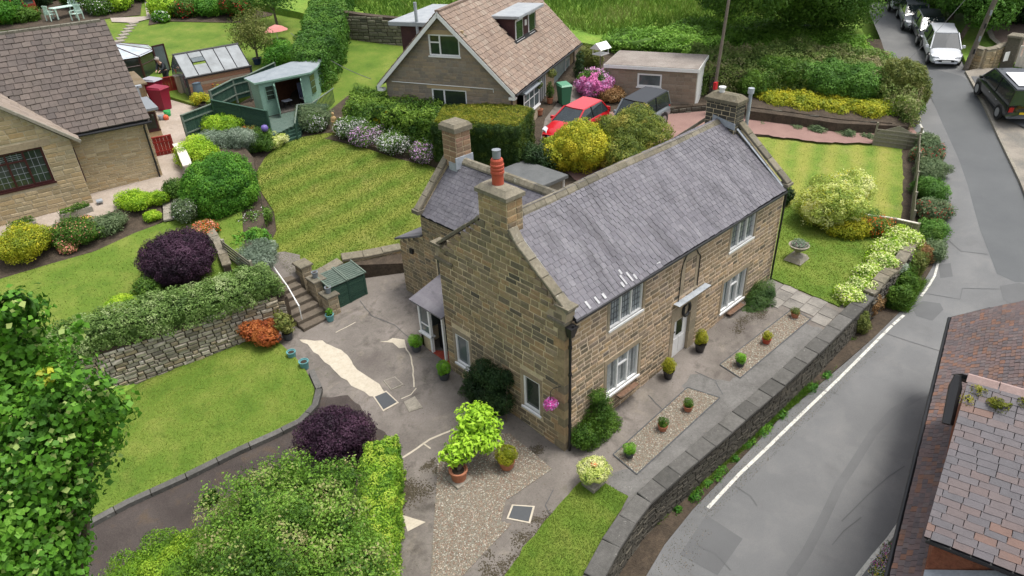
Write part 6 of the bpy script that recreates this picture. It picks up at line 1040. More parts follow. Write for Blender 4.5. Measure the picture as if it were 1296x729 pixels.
# ================================================================ POTS, TUBS AND GARDEN THINGS
def pot(name,label,x,y,pl,r,h,pm_,crown=None,cw=0,ch=0,shape='round',n=700,size=.045,up=0,group=None,cat='potted plant',square=False,flowers=None,flare=.78,soil=True):
    b=pp(x,y,pl); v=ray(x,y); hd=V3(v[0],v[1],0); hd/=np.linalg.norm(hd); c=b+hd*r*.8; c[2]=zat(pl,c[0],c[1])+up
    o=E(name,label,cat,tuple(c),0,group)
    if square: MB().hexa([(-r*flare,-r*flare,0),(r*flare,-r*flare,0),(r*flare,r*flare,0),(-r*flare,r*flare,0)],[(-r,-r,h),(r,-r,h),(r,r,h),(-r,r,h)]).build('pot',pm_,o)
    else: MB().lathe([(r*flare*.95,0),(r*flare,.02),(r*.97,h*.86),(r*1.06,h*.87),(r*1.06,h),(r*.9,h),(r*.88,h*.88)],18,mi=0).build('pot',pm_,o,smooth=False)
    if soil: MB().lathe([(r*.88,h*.86),(r*.5,h*.9)],14).build('soil',M_soil,o)
    if crown:
        if shape=='round': B=[((0,0,h+ch*.45),(cw/2,cw/2,ch/2))]
        elif shape=='cone': B=[((0,0,h+ch*.3),(cw/2,cw/2,ch*.36)),((0,0,h+ch*.65),(cw*.32,cw*.32,ch*.36))]
        else: B=[((random.uniform(-.3,.3)*cw,random.uniform(-.3,.3)*cw,h+ch*random.uniform(.25,.8)),(cw*.28,cw*.28,ch*.28)) for _ in range(6)]
        V,F=blobs(B,.06 if shape!='loose' else .25); leafmesh('crown',V,F,n,size,crown,o,thick=.05 if shape!='loose' else .1,flowers=flowers,asp=.55)
    return o
pot('box_ball','clipped green box ball in a dark grey pot left of the porch',528,447,'Y',.21,.28,M_dpot,L_box,.44,.4,n=2200,size=.03); pot('box_ball','clipped green box ball in a dark grey pot between porch and gable window',563,483,'Y',.21,.28,M_dpot,L_box,.46,.44,n=2200,size=.03)
pot('planter','small dark square planter with a low green plant below the lean-to',526,368,'Y',.2,.26,M_dpot,L_box,.42,.26,square=True,n=900)
pot('conifer_pot','golden green cone bush in a glossy black pot left of the front door',845,482,'Y',.2,.36,M_bpot,L_ylb,.38,.48,'cone',2200,.03,flare=.7); pot('conifer_pot','golden green cone bush in a glossy black pot right of the front door',885,448,'Y',.21,.38,M_bpot,L_ylb,.4,.5,'cone',2200,.03,flare=.7)
G='small pots on the gravel strips along the front path'
for x,y,m_,cr,w,h,lb in [(870,523,M_terra,L_green,.28,.26,'terracotta pot with a green plant at the door end of the near gravel strip'),(838,548,M_terra,L_green,.28,.28,'terracotta pot with a leafy plant in the middle of the near gravel strip'),(796,582,M_dpot,L_box,.34,.3,'dark pot with a green ball at the near end of the gravel'),(1005,404,M_terra,L_oli,.3,.16,'low terracotta pot at the far end of the far gravel strip'),(969,437,M_pred,L_ylb,.3,.28,'red pot with a yellow ball in the middle of the far gravel strip'),(936,466,M_dpot,L_box,.34,.3,'dark pot with a green bush at the near end of the far gravel strip')]: pot('strip_pot',lb,x,y,'Y',.16,.2,m_,cr,w,h,n=900,size=.035,up=.02,group=G)
pot('terracotta_pot','terracotta pot with a yellow green ball bush on the gravel bed',642,598,'Y',.26,.3,M_terra,L_ylb,.6,.5,'round',4200,.035,up=.02)
# fatsia in the large pot
o=pot('fatsia_pot','large terracotta pot with a tall bright green big leaved fatsia on the gravel bed',582,614,'Y',.28,.42,M_terra,None,up=.02); og=V3(*o.location)
for (x,y,z,r,n) in [(575,573,.9,.36,90),(600,545,1.25,.42,120),(588,560,1.1,.4,100),(610,540,1.35,.46,130),(596,530,1.6,.4,120),(616,555,1.15,.36,90),(606,525,1.65,.34,90)]:
    p=pp(x,y,'Y',z)-og; V,F=blobs([(p,(r,r,r*.6))],.25); K(leafmesh('leaf_cluster',V,F,n*4,.17,L_fat,o,thick=.2,core=False,asp=.42,up=.9,spread=.5))
    m=MB(); m.tube([(0,0,.35),tuple(p*.5+V3(0,0,.2)),tuple(p)],[.03,.02,.012],6); m.build('stem',M_bark,o)
MB().bbox(-.3,.3,-.3,.3,-.01,.04).build('paving_slab',M_stone,o)
# stone planter with variegated dome
c=pp(751,614,'Y'); o=E('stone_planter','stone pedestal planter with a cream variegated dome plant at the lawn tip','planter',tuple(c)); MB().bbox(-.27,.27,-.24,.24,0,.16).build('plinth',M_stone,o); MB().lathe([(.2,.16),(.12,.22),(.12,.3),(.22,.4),(.3,.5),(.3,.54),(.24,.54)],16).build('urn',M_stone,o); V,F=blobs([((0,0,.62),(.44,.44,.26))],.08); leafmesh('crown',V,F,4200,.045,L_var,o,thick=.07); V,F=blobs([((0,0,.87),(.08,.08,.03))],.1); leafmesh('flower_centre',V,F,80,.05,F_o,o,thick=.03,core=False)
# hanging basket on the gable
c=xp(697,512,-.32); o=E('hanging_basket','pink flowering hanging basket on the gable wall near the corner','hanging basket',tuple(c)); V,F=blobs([((0,0,.02),(.17,.17,.17))],.08); leafmesh('flowers',V,F,900,.05,[F_hp,L_green,F_l],o,thick=.05,flowers=[(1,.12,0),(2,.25,0)]); MB().tube([(.32,-.14,.6),(.1,-.02,.58),(0,0,.5),(0,0,.12)],.012,5).build('bracket',M_bkm,o)
# pots by the steps
pot('step_pot','pale blue grey empty pot on the middle step pier',390,357,'Y',.13,.27,M_gpot,soil=True).location=(-1.12,12.8,1.80); pot('step_pot','pale blue grey empty pot on the lowest step pier',406,378,'Y',.13,.27,M_gpot).location=(-1.12,11.9,1.44)
pot('teal_pot','teal pot with a small green plant at the foot of the bin store',419,408,'Y',.17,.3,M_tpot,L_lau,.2,.2,'loose',60,.09); pot('teal_pot','teal pot beside the grass pot at the bottom of the dry stone wall',371,456,'Y',.17,.32,M_tpot); pot('teal_pot','teal pot on the yard edge, nearer the pale concrete patch',387,469,'Y',.18,.34,M_tpot)
pot('grass_pot','dark pot with dry yellow green grasses near the bottom step',366,432,'Y',.2,.3,M_dpot,L_oli,.5,.85,'loose',900,.14); pot('acer_pot','low pot with a rust red japanese maple at the end of the dry stone wall',337,438,'Y',.2,.25,M_dpot,L_acer,1.25,.62,'loose',2600,.07)
# urn on the front lawn
c=pp(1008,328,'Y',.05); o=E('garden_urn','weathered stone urn on a square base in the middle of the small lawn','urn',tuple(c)); MB().hexa([(-.42,-.38,0),(.42,-.38,0),(.42,.38,0),(-.42,.38,0)],[(-.3,-.28,.2),(.3,-.28,.2),(.3,.28,.2),(-.3,.28,.2)]).build('base_stone',M_stone,o); MB().lathe([(.2,.2),(.12,.26),(.1,.36),(.16,.42),(.34,.56),(.4,.66),(.43,.7),(.36,.7),(.3,.66)],18).build('urn_bowl',M_stone,o); V,F=blobs([((0,0,.72),(.3,.3,.09))],.15); leafmesh('plants',V,F,500,.05,[L_sil,F_p],o,thick=.06,flowers=[(1,.08,0)])
# bin store
B5=E('bin_store','green slatted wooden bin store standing against the low patio wall','bin store',(-1.05,11.88,.5),math.radians(-1)); M_gw=mat('green_stained_wood',[(.02,.055,.04),(.035,.08,.055)],.8,rnd=True,nmix=.2,bump=.4,fs=12); M_gwl=mat('weathered_green_wood',[(.11,.15,.12),(.16,.19,.155)],.85,ns=3,nmix=.2,bump=.3)
MB().box(.03,1.6,.03,1.1,0,1.1).build('carcass',M_dk,B5)
for k in range(9):
    z=.06+k*.115
    for a,b in ((.08,.78),(.86,1.56)): MB().box(a,b,-.012,.02,z,z+.1).build('slat',M_gw,B5)
    MB().box(.0,.03,.06,1.06,z,z+.1).build('slat',M_gw,B5)
for a in (0,.78,1.56): MB().box(a,a+.08,-.03,.03,0,1.15).build('door_post',M_gw,B5)
for k in range(9):
    y=.0+k*.125
    for a,b in ((-.04,.78),(.86,1.68)): MB().hexa([(a,y-.04,1.14+y*.12),(b,y-.04,1.14+y*.12),(b,y+.06,1.15+y*.12),(a,y+.06,1.15+y*.12)],[(a,y-.04,1.17+y*.12),(b,y-.04,1.17+y*.12),(b,y+.06,1.18+y*.12),(a,y+.06,1.18+y*.12)]).build('lid_slat',mat('lid_slat_wood',[(.07,.10,.08),(.11,.14,.115)],.85,ns=4,nmix=.2,bump=.3),B5)
for a in (-.06,.76,.84,1.66): MB().hexa([(a,-.07,1.15),(a+.05,-.07,1.15),(a+.05,1.1,1.3),(a,1.1,1.3)],[(a,-.07,1.21),(a+.05,-.07,1.21),(a+.05,1.1,1.35),(a,1.1,1.35)]).build('lid_rail',M_gwl,B5)
stonewall('patio_wall','short stone wall piece behind the green bin store',[(-1.2,13.35),(.5,13.55)],yd,lambda x,y:zat('BL',x,y)+.04,.34,M_stG,M_mortG,.16,(.3,.5),20,(.44,.09,.95))
# troughs by the bungalow wall
for (x,y,l,lb) in ((98,272,1.25,'white stone trough with green plants against the bungalow wall'),(31,290,.95,'low mossy stone trough near the corner of the window wall')):
    c=pp(x,y,'LP',.03); o=E('stone_trough',lb,'trough',tuple(c),math.radians(2)); MB().bbox(-l/2,l/2,-.17,.17,0,.26,.02).build('trough',M_stone,o); V,F=blobs([((u,0,.3),(l*.2,.14,.1)) for u in (-l*.28,0,l*.28)],.2); leafmesh('plants',V,F,500,.06,L_green,o,thick=.06)
# flagstones
def slabs(name,label,poly,pl,w,l,mt,up=.02,ang=0,cat='paving',sk=False,maxn=300):
    P=np.array(poly); c=P.mean(0); o=E(name,label,cat,(c[0],c[1],zat(pl,*c))); ca,sa=math.cos(ang),math.sin(ang); R=max(np.ptp(P[:,0]),np.ptp(P[:,1])); n=int(R/min(w,l))+2; L=[]
    row=-n
    while row<=n:
        off=random.uniform(0,l)
        for k in range(-n,n+1):
            ll=l*random.uniform(.8,1.2); u=k*l+off; v=row*w; x,y=c[0]+u*ca-v*sa,c[1]+u*sa+v*ca
            if inpoly(x,y,poly): 
                cs=[(x+a*ca-b*sa,y+a*sa+b*ca) for a,b in ((-l*.48,-w*.48),(l*.48,-w*.48),(l*.48,w*.48),(-l*.48,w*.48))]; j=random.uniform(0,.012)
                B0=[V3(p[0],p[1],zat(pl,*p)-.03)-V3(*o.location) for p in cs]; B1=[q+V3(0,0,.03+up+j) for q in B0]; cc=sum(B1)/4; MB().hexa(B0,B1,0,False).hexa(B1,[q+(cc-q)*.04+V3(0,0,.008) for q in B1]).build('slab',mt,o)
        row+=1
    return o
slabs('flagstone_paving','grey flagstones between the end of the house and the small lawn',[(11.15,-3.2),(12.55,-3.2),(12.55,.0),(11.3,-.5),(11.15,-1)],'Y',.62,.62,M_path,up=.012)
slabs('flagstone_path','narrow pale flagstone path leading from the terrace to the border',pix_poly([(203,238),(217,236),(222,262),(219,276),(206,276),(208,258)],'LP'),'LP',.42,.5,M_stone,up=.04,ang=1.2)
# ================================================================ FENCES, GATES, TRELLIS
M_fw=mat('grey_fence_wood',[(.2,.19,.14),(.28,.26,.2),(.15,.14,.1)],.9,rnd=True,nmix=.2,bump=.4,fs=12)
def boards(name,label,path,pl,h,mt,style='close',bw=.12,cap=None,zt=None,cat='fence',gap=.006,rails=2,railm=None,posts=True,backrail=False):
    pts=[V3(*pp(x,y,pl)) if len(p)==2 else V3(*p) for p in path for x,y in [p[:2]]]; o=E(name,label,cat,tuple(pts[0])); og=pts[0]; st=MB(); nb=0
    for a,b in zip(pts,pts[1:]):
        U=b-a; ln=np.linalg.norm(U[:2]); Uh=V3(U[0],U[1],0)/ln; N=V3(Uh[1],-Uh[0],0); N=N if np.dot(N[:2],(CAMP-a)[:2])>0 else -N
        def P(u,v,n): q=a+Uh*u+N*n-og; q[2]+=U[2]*u/ln+v; return q
        def bx(u0,u1,v0,v1,n0,n1,nm,m_,vt=None):
            vt=vt or (lambda u:v1); B=[P(u0,v0,n0),P(u1,v0,n0),P(u1,v0,n1),P(u0,v0,n1)]; T_=[P(u0,vt(u0),n0),P(u1,vt(u1),n0),P(u1,vt(u1),n1),P(u0,vt(u0),n1)]; return MB().hexa(B,T_).build(nm,m_,o)
        tp=(lambda u:h) if style!='arch' else (lambda u:h-.25+.25*math.cos((u/ln-.5)*2*math.pi))
        np_=max(1,round(ln/1.8))
        if posts:
            for i in range(np_+1): u=ln*i/np_; bx(u-.045,u+.045,-.2,h+.05,-.06,.05,'post',railm or mt)
        if style in('close','arch'):
            k=max(1,int(ln/bw))
            for i in range(k): bx(ln*i/k+gap/2,ln*(i+1)/k-gap/2,.02,h,.0,.02,'board',mt,tp if style=='arch' else None)
        if style=='slat':
            k=max(1,int(h/bw))
            for i in range(k): bx(.0,ln,h*i/k+gap/2,h*(i+1)/k-gap/2,.0,.022,'slat',mt)
        if rails:
            for i in range(rails): v=h*(.25+.5*i/max(1,rails-1)); bx(0,ln,v-.035,v+.035,.021,.06,'rail',railm or mt)
        if cap and style!='arch': bx(0,ln,h,h+.04,-.05,.07,'capping',cap)
    return o
boards('board_fence','green board fence with pale rails running from the red gate to the trellis',[(238,176),(278,160)],'BL',1.25,M_gw,cap=M_gwl,railm=M_gwl)
boards('board_fence','green board fence behind the trellis reaching up to the summerhouse',[(272,141),(300,126),(318,121),(352,104)],'TL',1.15,M_gw,cap=M_gwl,railm=M_gwl)
tr=boards('trellis_screen','dark green slatted trellis screen at the side of the deck',[(277,162),(345,176)],'BL',1.5,M_gw,style='slat',bw=.11,rails=0,cap=M_gw); 
p=pp(337,152,'BL',1.0); T(MB().lathe([(.02,0),(.14,.07),(.19,.2),(.14,.33),(.02,.38)],14,tuple(pp(336,167,'BL',.9))).build('lantern_ball',pm('purple_ball',(.14,.1,.32),.5),smooth=True),'round purple ball lantern hanging on the trellis screen','lantern')
boards('paling_fence','short weathered paling fence between the two right hand lawns',[(1092,291),(1127,296),(1158,303)],'Y',.75,M_fw,cap=mat('pale_rail',[(.5,.47,.4),(.6,.57,.5)],.85,ns=4),rails=0)
boards('arched_fence','weathered wooden fence panel with a curved top at the end of the striped lawn',[(1104,186),(1159,193)],'RL',1.35,M_fw,style='arch',bw=.5,rails=4)
boards('post_fence','weathered post and board fence between the striped lawn and the road',[(1158,196),(1157,220),(1155,245),(1152,272),(1150,296)],'RL',1.15,M_fw,style='slat',bw=.2,rails=0,gap=.03)
boards('rail_fence','small grey slatted fence beside the purple dome',[(287,325),(322,352)],'UL',.75,M_fw,style='slat',bw=.15,gap=.05,rails=0)
M_rg=mat('red_painted_wood',[(.2,.018,.014),(.27,.03,.02)],.6,ns=4,nmix=.15,bump=.2)
g1=boards('garden_gate','low red wooden gate beside the corner of the buff bungalow',[(190,200),(222,194)],'LP',.95,M_rg,bw=.16,rails=2,cap=M_rg); g2=boards('garden_gate','red wooden gate behind the red wheelie bins',[(203,122),(232,117)],'LP',1.0,M_rg,bw=.16,rails=1,cap=M_rg)
for (x,y,h,lb) in ((236,120,1.15,'pale rendered pillar right of the farther red gate'),):
    c=pp(x,y,'LP'); o=E('gate_pillar',lb,'pillar',tuple(c)); MB().box(-.35,.35,-.2,.2,-.3,h).build('pillar',M_mortL,o); MB().bbox(-.42,.42,-.26,.26,h,h+.07).build('cap',M_stone,o); 
stonewall('gate_wall','pale stone wall with white slab top beside the nearer red gate',[tuple(pp(x,y,'LP')[:2]) for x,y in ((229,200),(236,212),(246,238))],lambda x,y:3.4,lambda x,y:4.75,.3,M_dry,M_mortL,.2,(.3,.5),50,(.42,.07,.6),cmat=mat('pale_slab',[(.55,.5,.42),(.65,.6,.52)],.9,ns=3,nmix=.1,bump=.2),both=True)
stonewall('bed_wall','narrow stone wall with flat slabs between the laurel dome and the purple dome',[tuple(pp(x,y,'UL')[:2]) for x,y in ((262,292),(280,318),(290,345))],lambda x,y:zat('UL',x,y)-.3,lambda x,y:zat('UL',x,y)+.32,.26,M_dry,M_earth,.15,(.2,.4),30,(.36,.06,.6))
# ================================================================ SUMMERHOUSE AND DECK
M_sg=mat('sage_green_paint',[(.2,.33,.26),(.235,.375,.3)],.7,ns=3,nmix=.08,bump=.15)
def G3(x,y,z): return V3(*pp(x,y,z))
zd=4.5
A_,B_,C_=G3(325,141,zd),G3(336,148,zd),G3(396,134,zd); D_=G3(403,128,zd); hd=V3(FW[0],FW[1],0)/np.linalg.norm(FW[:2])
E_=D_+hd*1.9; F_=A_+hd*1.6; F_=(E_+F_)/2+hd*.5
fp=[A_,B_,C_,D_,E_,F_]; cS=sum(fp)/6; SH=E('summerhouse','sage green corner summerhouse with its double doors standing open','summerhouse',(cS[0],cS[1],zd)); H0=1.85
lc=lambda p,z:(p[0]-cS[0],p[1]-cS[1],z)
for i in (0,1,2,3,4,5):
    a,b=fp[i],fp[(i+1)%6]
    U=(b-a)/np.linalg.norm(b-a); ln=np.linalg.norm(b-a); N=V3(U[1],-U[0],0)
    if np.dot(N,(a+b)/2-cS)<0: N=-N
    fr=(V3(*lc(a,0)),U,N,Zv); k=14
    if i==1:
        w1,w2=ln*.30,ln*.86
        for j in range(k):
            MB().fb(fr,0,w1,H0*j/k+.004,H0*(j+1)/k,0,.02).build('weatherboard',M_sg,SH); MB().fb(fr,w2,ln,H0*j/k+.004,H0*(j+1)/k,0,.02).build('weatherboard',M_sg,SH)
        MB().fb(fr,0,w1,0,H0,-.04,0).fb(fr,w2,ln,0,H0,-.04,0).fb(fr,w1,w2,H0-.12,H0,-.04,.03).fb(fr,w1,w1+.05,0,H0-.12,-.04,.03).fb(fr,w2-.05,w2,0,H0-.12,-.04,.03).build('front_frame',M_sg,SH)
        window(SH,fr,w1*.32,w1*.92,.85,1.65,cols=(1,1),fm=M_sg,gm=M_gld,dep=-.05,fw=.045,leads=(1,3),sill=0,bars=M_sg)
        dl=(w2-w1)/2*.95
        for s_,u,an in ((1,w1,2.0),(-1,w2,-1.75)):
            Ud=V3(*(Matrix.Rotation(an*-s_*0+(-1.9 if s_>0 else 1.15)+(0 if s_>0 else math.pi),3,'Z')@Vector(U)))
            if np.dot(Ud,N)<0: Ud=-Ud
            Nd=V3(Ud[1],-Ud[0],0); fd_=(fr[0]+U*u+N*.03,Ud,Nd,Zv); d=MB(); d.fb(fd_,0,.07,.03,H0-.14,0,.035).fb(fd_,dl-.07,dl,.03,H0-.14,0,.035).fb(fd_,0,dl,.03,.5,0,.034).fb(fd_,0,dl,H0-.22,H0-.14,0,.036)
            for q in range(1,4): d.fb(fd_,0,dl,.5+q*.3-.012,.5+q*.3+.012,0,.033)
            d.fb(fd_,dl/2-.012,dl/2+.012,.5,H0-.2,0,.032); dd=d.build('door',M_sg,SH); MB().fb(fd_,.07,dl-.07,.5,H0-.2,.012,.018).build('pane',M_gl,dd)
    else:
        for j in range(k): MB().fb(fr,0,ln,H0*j/k+.004,H0*(j+1)/k,0,.02).build('weatherboard',M_sg,SH)
        MB().fb(fr,0,ln,0,H0,-.04,0).build('wall_panel',mat('brown_inside_wood',[(.12,.05,.025),(.17,.075,.04)],.8,ns=5),SH)
        if i==2: window(SH,fr,ln*.1,ln*.9,.6,1.7,cols=(1,1),fm=M_sg,gm=M_gld,dep=-.05,fw=.04,leads=(1,3),sill=0,bars=M_sg)
ov=[V3(*lc(p+(p-cS)/np.linalg.norm(p-cS)*.28,0)) for p in fp]; MB().hexa([p+V3(0,0,H0) for p in ov],[p+V3(0,0,H0+.09) for p in ov]).build('fascia',M_sg,SH)
MB().hexa([p*V3(.99,.99,1)+V3(0,0,H0+.092) for p in ov],[p*V3(.3,.3,1)+V3(0,0,H0+.3) for p in ov]).build('roof',mat('grey_roof_felt',[(.2,.23,.25),(.26,.29,.31)],.85,ns=2,nmix=.1,bump=.2),SH)
MB().hexa([V3(*lc(p,-.1)) for p in fp],[V3(*lc(p,.03)) for p in fp]).build('floor',M_conc,SH)
ch=E('deck_chair','blue and white striped folding chair inside the summerhouse','chair',tuple(G3(383,134,zd)+hd*.5)); m=MB(); 
for k in range(7): m.fb((V3(-.25,0,0),V3(1,-.4,0)/1.077,V3(-.4,-1,0)/1.077,Zv),.07*k,.07*k+.045,.4,1.25,0,.03)
m.build('striped_back',pm('navy_stripe',(.16,.18,.3),.9),ch); MB().box(-.25,.25,-.5,-.02,.36,.42).build('seat',pm('pale_stripe',(.5,.5,.52),.9),ch)
for x in (-.23,.2): MB().tube([(x,-.48,0),(x,.1,.9)],.018,5).build('leg',M_bkm,ch); MB().tube([(x,.1,0),(x,-.48,.5)],.018,5).build('leg',M_bkm,ch)
tb=E('side_table','small low table inside the summerhouse door','table',tuple(G3(362,140,zd)+hd*.5)); MB().box(-.25,.25,-.2,.2,.42,.46).build('top',pm('table_cloth_blue',(.4,.42,.5),.8),tb)
for x in (-.2,.2): MB().tube([(x,-.15,0),(x,.15,.42)],.015,5).build('leg',M_bkm,tb); MB().tube([(x,.15,0),(x,-.15,.42)],.015,5).build('leg',M_bkm,tb)
# deck boards, steps, balustrade
DK=[G3(318,152,zd),G3(343,172,zd-.03),G3(370,158,zd),G3(402,150,zd),G3(415,128,zd),G3(404,118,zd),G3(330,118,zd)]; c=sum(DK)/7; dk=E('deck','dark green timber deck in front of the summerhouse','deck',tuple(c)); 
xs=[p[0] for p in DK]; ys=[p[1] for p in DK]; U=(C_-B_)/np.linalg.norm(C_-B_); N=V3(U[1],-U[0],0)
poly=[p[:2] for p in DK]
for k in range(-40,40):
    w=.14; seg=[]
    for t in np.arange(-5,5,.06):
        q=c+N*k*w+U*t
        if inpoly(q[0],q[1],poly): seg.append(t)
    if len(seg)>4: MB().fb((V3(0,0,0),U,N,Zv),seg[0],seg[-1],-.06,-.03,k*w,k*w+w-.012).build('deck_board',mat('green_deck',[(.07,.11,.09),(.1,.14,.115)],.85,rnd=False,ns=3,nmix=.2,bump=.3),dk)
MB().hexa([p-c+V3(0,0,-.8) for p in DK],[p-c+V3(0,0,-.07) for p in DK]).build('deck_skirt',M_gw,dk)
ds=E('deck_steps','four dark green wooden steps from the deck down to the back lawn','steps',tuple(pp(370,178,'BL')))
for k in range(4): q=hd*.25*k; z=.13*(k+1); MB().hexa([tuple(V3(-.5,0,-.3)+q*0+V3(a*.5+.5,0,0)+q+hd*b) for a,b in ((-1,0),(1,0),(1,.8),(-1,.8))],[tuple(V3(-.5,0,z)+V3(a*.5+.5,0,0)+q+hd*b) for a,b in ((-1,0),(1,0),(1,.8),(-1,.8))]).build('step',M_gw,ds)
bl=[G3(377,176,3.9),G3(380,152,zd-.1),G3(398,150,zd-.1),G3(425,130,zd-.1)]; bo=E('balustrade','green wooden balustrade with a pale handrail along the deck','balustrade',tuple(bl[0])); 
for a,b in zip(bl,bl[1:]):
    n=max(2,int(np.linalg.norm(b-a)/.16)); MB().tube([a-bl[0]+V3(0,0,.85),b-bl[0]+V3(0,0,.85)],.04,5).build('handrail',M_gwl,bo)
    for i in range(n): q=a+(b-a)*i/n-bl[0]; MB().tube([q,q+V3(0,0,.85)],.022 if i else .045,5).build('baluster',M_gw,bo)
# statue
c=pp(425,168,'BL'); st=E('statue','small golden standing figure at the edge of the back lawn','statue',tuple(c)); mg=mat('ochre_stone',[(.33,.22,.1),(.45,.31,.15)],.7,ns=9,nmix=.15); MB().lathe([(.17,0),(.17,.08),(.1,.12),(.15,.3),(.13,.5),(.1,.62),(.14,.75),(.15,.86),(.06,.93),(.05,.96)],12,sy=.8).build('draped_body',mg,st,smooth=True); MB().lathe([(.01,.94),(.06,.98),(.075,1.05),(.06,1.12),(.01,1.15)],12).build('head',mg,st,smooth=True)
for s_ in (-1,1): MB().tube([(.12*s_,0,.85),(.16*s_,-.04,.66),(.03*s_,-.13,.62)],[.04,.035,.025],6).build('arm',mg,st)
# ================================================================ GREENHOUSE, BINS, BUTT
a,b=pp(243,127,'TL'),pp(322,107,'TL'); U=(b-a); ln=np.linalg.norm(U[:2]); U=V3(U[0],U[1],0)/ln; N=V3(U[1],-U[0],0); N=N if np.dot(N[:2],(CAMP-a)[:2])>0 else -N; GH=E('greenhouse','timber greenhouse with boarded base and sloping glazed roof','greenhouse',(a[0],a[1],a[2]))
fr=(V3(0,0,0),U,N,Zv); cw=mat('cedar_board',[(.22,.11,.07),(.3,.17,.11),(.25,.2,.16)],.8,rnd=True,nmix=.15,bump=.3)
for j in range(8): MB().fb(fr,0,ln,-.1+j*.17,-.1+j*.17+.16,-.02,0).build('board',cw,GH)
MB().fb(fr,-.06,.06,-.1,1.3,-.06,.03).fb(fr,ln-.06,ln+.06,-.1,1.3,-.06,.03).fb(fr,-.1,ln+.1,1.2,1.27,-.1,.04).build('corner_frame',M_bkm,GH)
def rp_(u,t): return U*u-N*(t*1.35)+Zv*(1.28+t*1.1)
gp=5
for i in range(gp):
    u0,u1=ln*i/gp+.03,ln*(i+1)/gp-.03
    if i==1: MB().add([rp_(u0,.02),rp_(u1,.02),rp_(u1,.45),rp_(u0,.45)],[(0,1,2,3)]).add([rp_(u0,.75),rp_(u1,.75),rp_(u1,.98),rp_(u0,.98)],[(0,1,2,3)]).build('roof_pane',M_glh,GH); MB().add([rp_(u0,.48)+Zv*.12,rp_(u1,.48)+Zv*.12,rp_(u1,.74),rp_(u0,.74)],[(0,1,2,3)]).build('open_vent',M_oli if 0 else M_gl,GH)
    else: MB().add([rp_(u0,.02),rp_(u1,.02),rp_(u1,.98),rp_(u0,.98)],[(0,1,2,3)]).build('roof_pane',M_glh,GH)
m=MB()
for i in range(gp+1): u=ln*i/gp; m.tube([rp_(u,0),rp_(u,1)],.03,4)
m.tube([rp_(-.05,1),rp_(ln+.05,1)],.06,5).tube([rp_(-.05,0),rp_(ln+.05,0)],.05,5)
m.tube([rp_(0,1),rp_(0,1)-N*1.2-Zv*.9],.03,4).tube([rp_(ln,1),rp_(ln,1)-N*1.2-Zv*.9],.03,4); m.build('roof_frame',M_bkm,GH)
MB().add([U*0,rp_(0,0),rp_(0,1),rp_(0,1)-N*1.2-Zv*.9,-N*3.1],[(0,1,2,3,4)]).add([U*ln,rp_(ln,0),rp_(ln,1),rp_(ln,1)-N*1.2-Zv*.9,U*ln-N*3.1],[(0,1,2,3,4)]).build('end_pane',M_gl,GH); MB().add([rp_(0,1),rp_(ln,1),rp_(ln,1)-N*1.2-Zv*.9,rp_(0,1)-N*1.2-Zv*.9],[(0,1,2,3)]).build('rear_roof_pane',M_glh,GH)
MB().box(-.1,.1,-.1,.1,0,.1) 
def bin_(label,x,y,pl,mt,lidm,s=1,rot=0):
    o=E('wheelie_bin',label,'wheelie bin',tuple(pp(x,y,pl)),rot); MB().hexa([(-.22*s,-.25*s,.05),(.22*s,-.25*s,.05),(.22*s,.25*s,.05),(-.22*s,.25*s,.05)],[(-.29*s,-.34*s,.98*s),(.29*s,-.34*s,.98*s),(.29*s,.34*s,.98*s),(-.29*s,.34*s,.98*s)]).build('body',mt,o)
    MB().hexa([(-.31*s,-.38*s,.98*s),(.31*s,-.38*s,.98*s),(.31*s,.38*s,.98*s),(-.31*s,.38*s,.98*s)],[(-.26*s,-.3*s,1.05*s),(.26*s,-.3*s,1.05*s),(.28*s,.36*s,1.09*s),(-.28*s,.36*s,1.09*s)]).build('lid',lidm,o); MB().tube([(-.28*s,.4*s,.95*s),(.28*s,.4*s,.95*s)],.02,6).build('handle',M_blk,o)
    for q in (-.24,.24): MB().tube([(q*s-.03,.26*s,.1),(q*s+.03,.26*s,.1)],.1,12).build('wheel',M_blk,o)
    return o
M_rb=pm('maroon_plastic',(.22,.008,.03),.45); bin_('maroon wheelie bin, the nearer of the two by the left bungalow','208 138'and 208,139,'LP',M_rb,M_rb,1.25,.5); bin_('maroon wheelie bin with a grey lid, the farther of the two by the left bungalow',200,127,'LP',M_rb,pm('grey_lid',(.3,.3,.33),.5),1.2,.5)
M_gb=pm('green_plastic',(.045,.17,.09),.45); bin_('green wheelie bin in front of the dormer bungalow porch',714,132,'B',M_gb,pm('green_lid',(.08,.24,.14),.45),1.15,-.4)
c=pp(253,127,'LP'); o=E('water_butt','slate blue water butt at the corner of the greenhouse','water butt',tuple(c)); mb_=pm('slate_blue_plastic',(.09,.13,.17),.6); MB().lathe([(.3,0),(.33,.3),(.34,.6),(.3,1.0)],18).build('barrel',mb_,o); MB().lathe([(.32,1.0),(.32,1.06),(.2,1.1)],18).build('lid',mb_,o)
for (x,y,mt,r,lb) in ((213,147,pm('toy_green',(.03,.3,.08),.5),.2,'green coiled hose reel on the bungalow patio'),(211,152,pm('toy_orange',(.65,.12,.05),.5),.15,'orange ball on the bungalow patio'),(205,152,M_gpot,.17,'grey bucket beside the orange ball')):
    c=pp(x,y,'LP'); o=E('patio_item',lb,lb.split()[-5] if 0 else 'patio item',tuple(c)); MB().lathe([(r*.4,0),(r*.8,r*.3),(r,r),(r*.8,r*1.7),(r*.3,r*2)] if 'ball' in lb[:11] else [(r*.7,0),(r*.75,.02),(r,r*1.6),(r*.9,r*1.6)],14).build('body',mt,o,smooth=True)
pot('flower_pot','terracotta pot on the pillar beside the farther red gate',234,120,'LP',.2,.24,M_terra,L_green,.3,.15,up=1.25,n=200,size=.07)
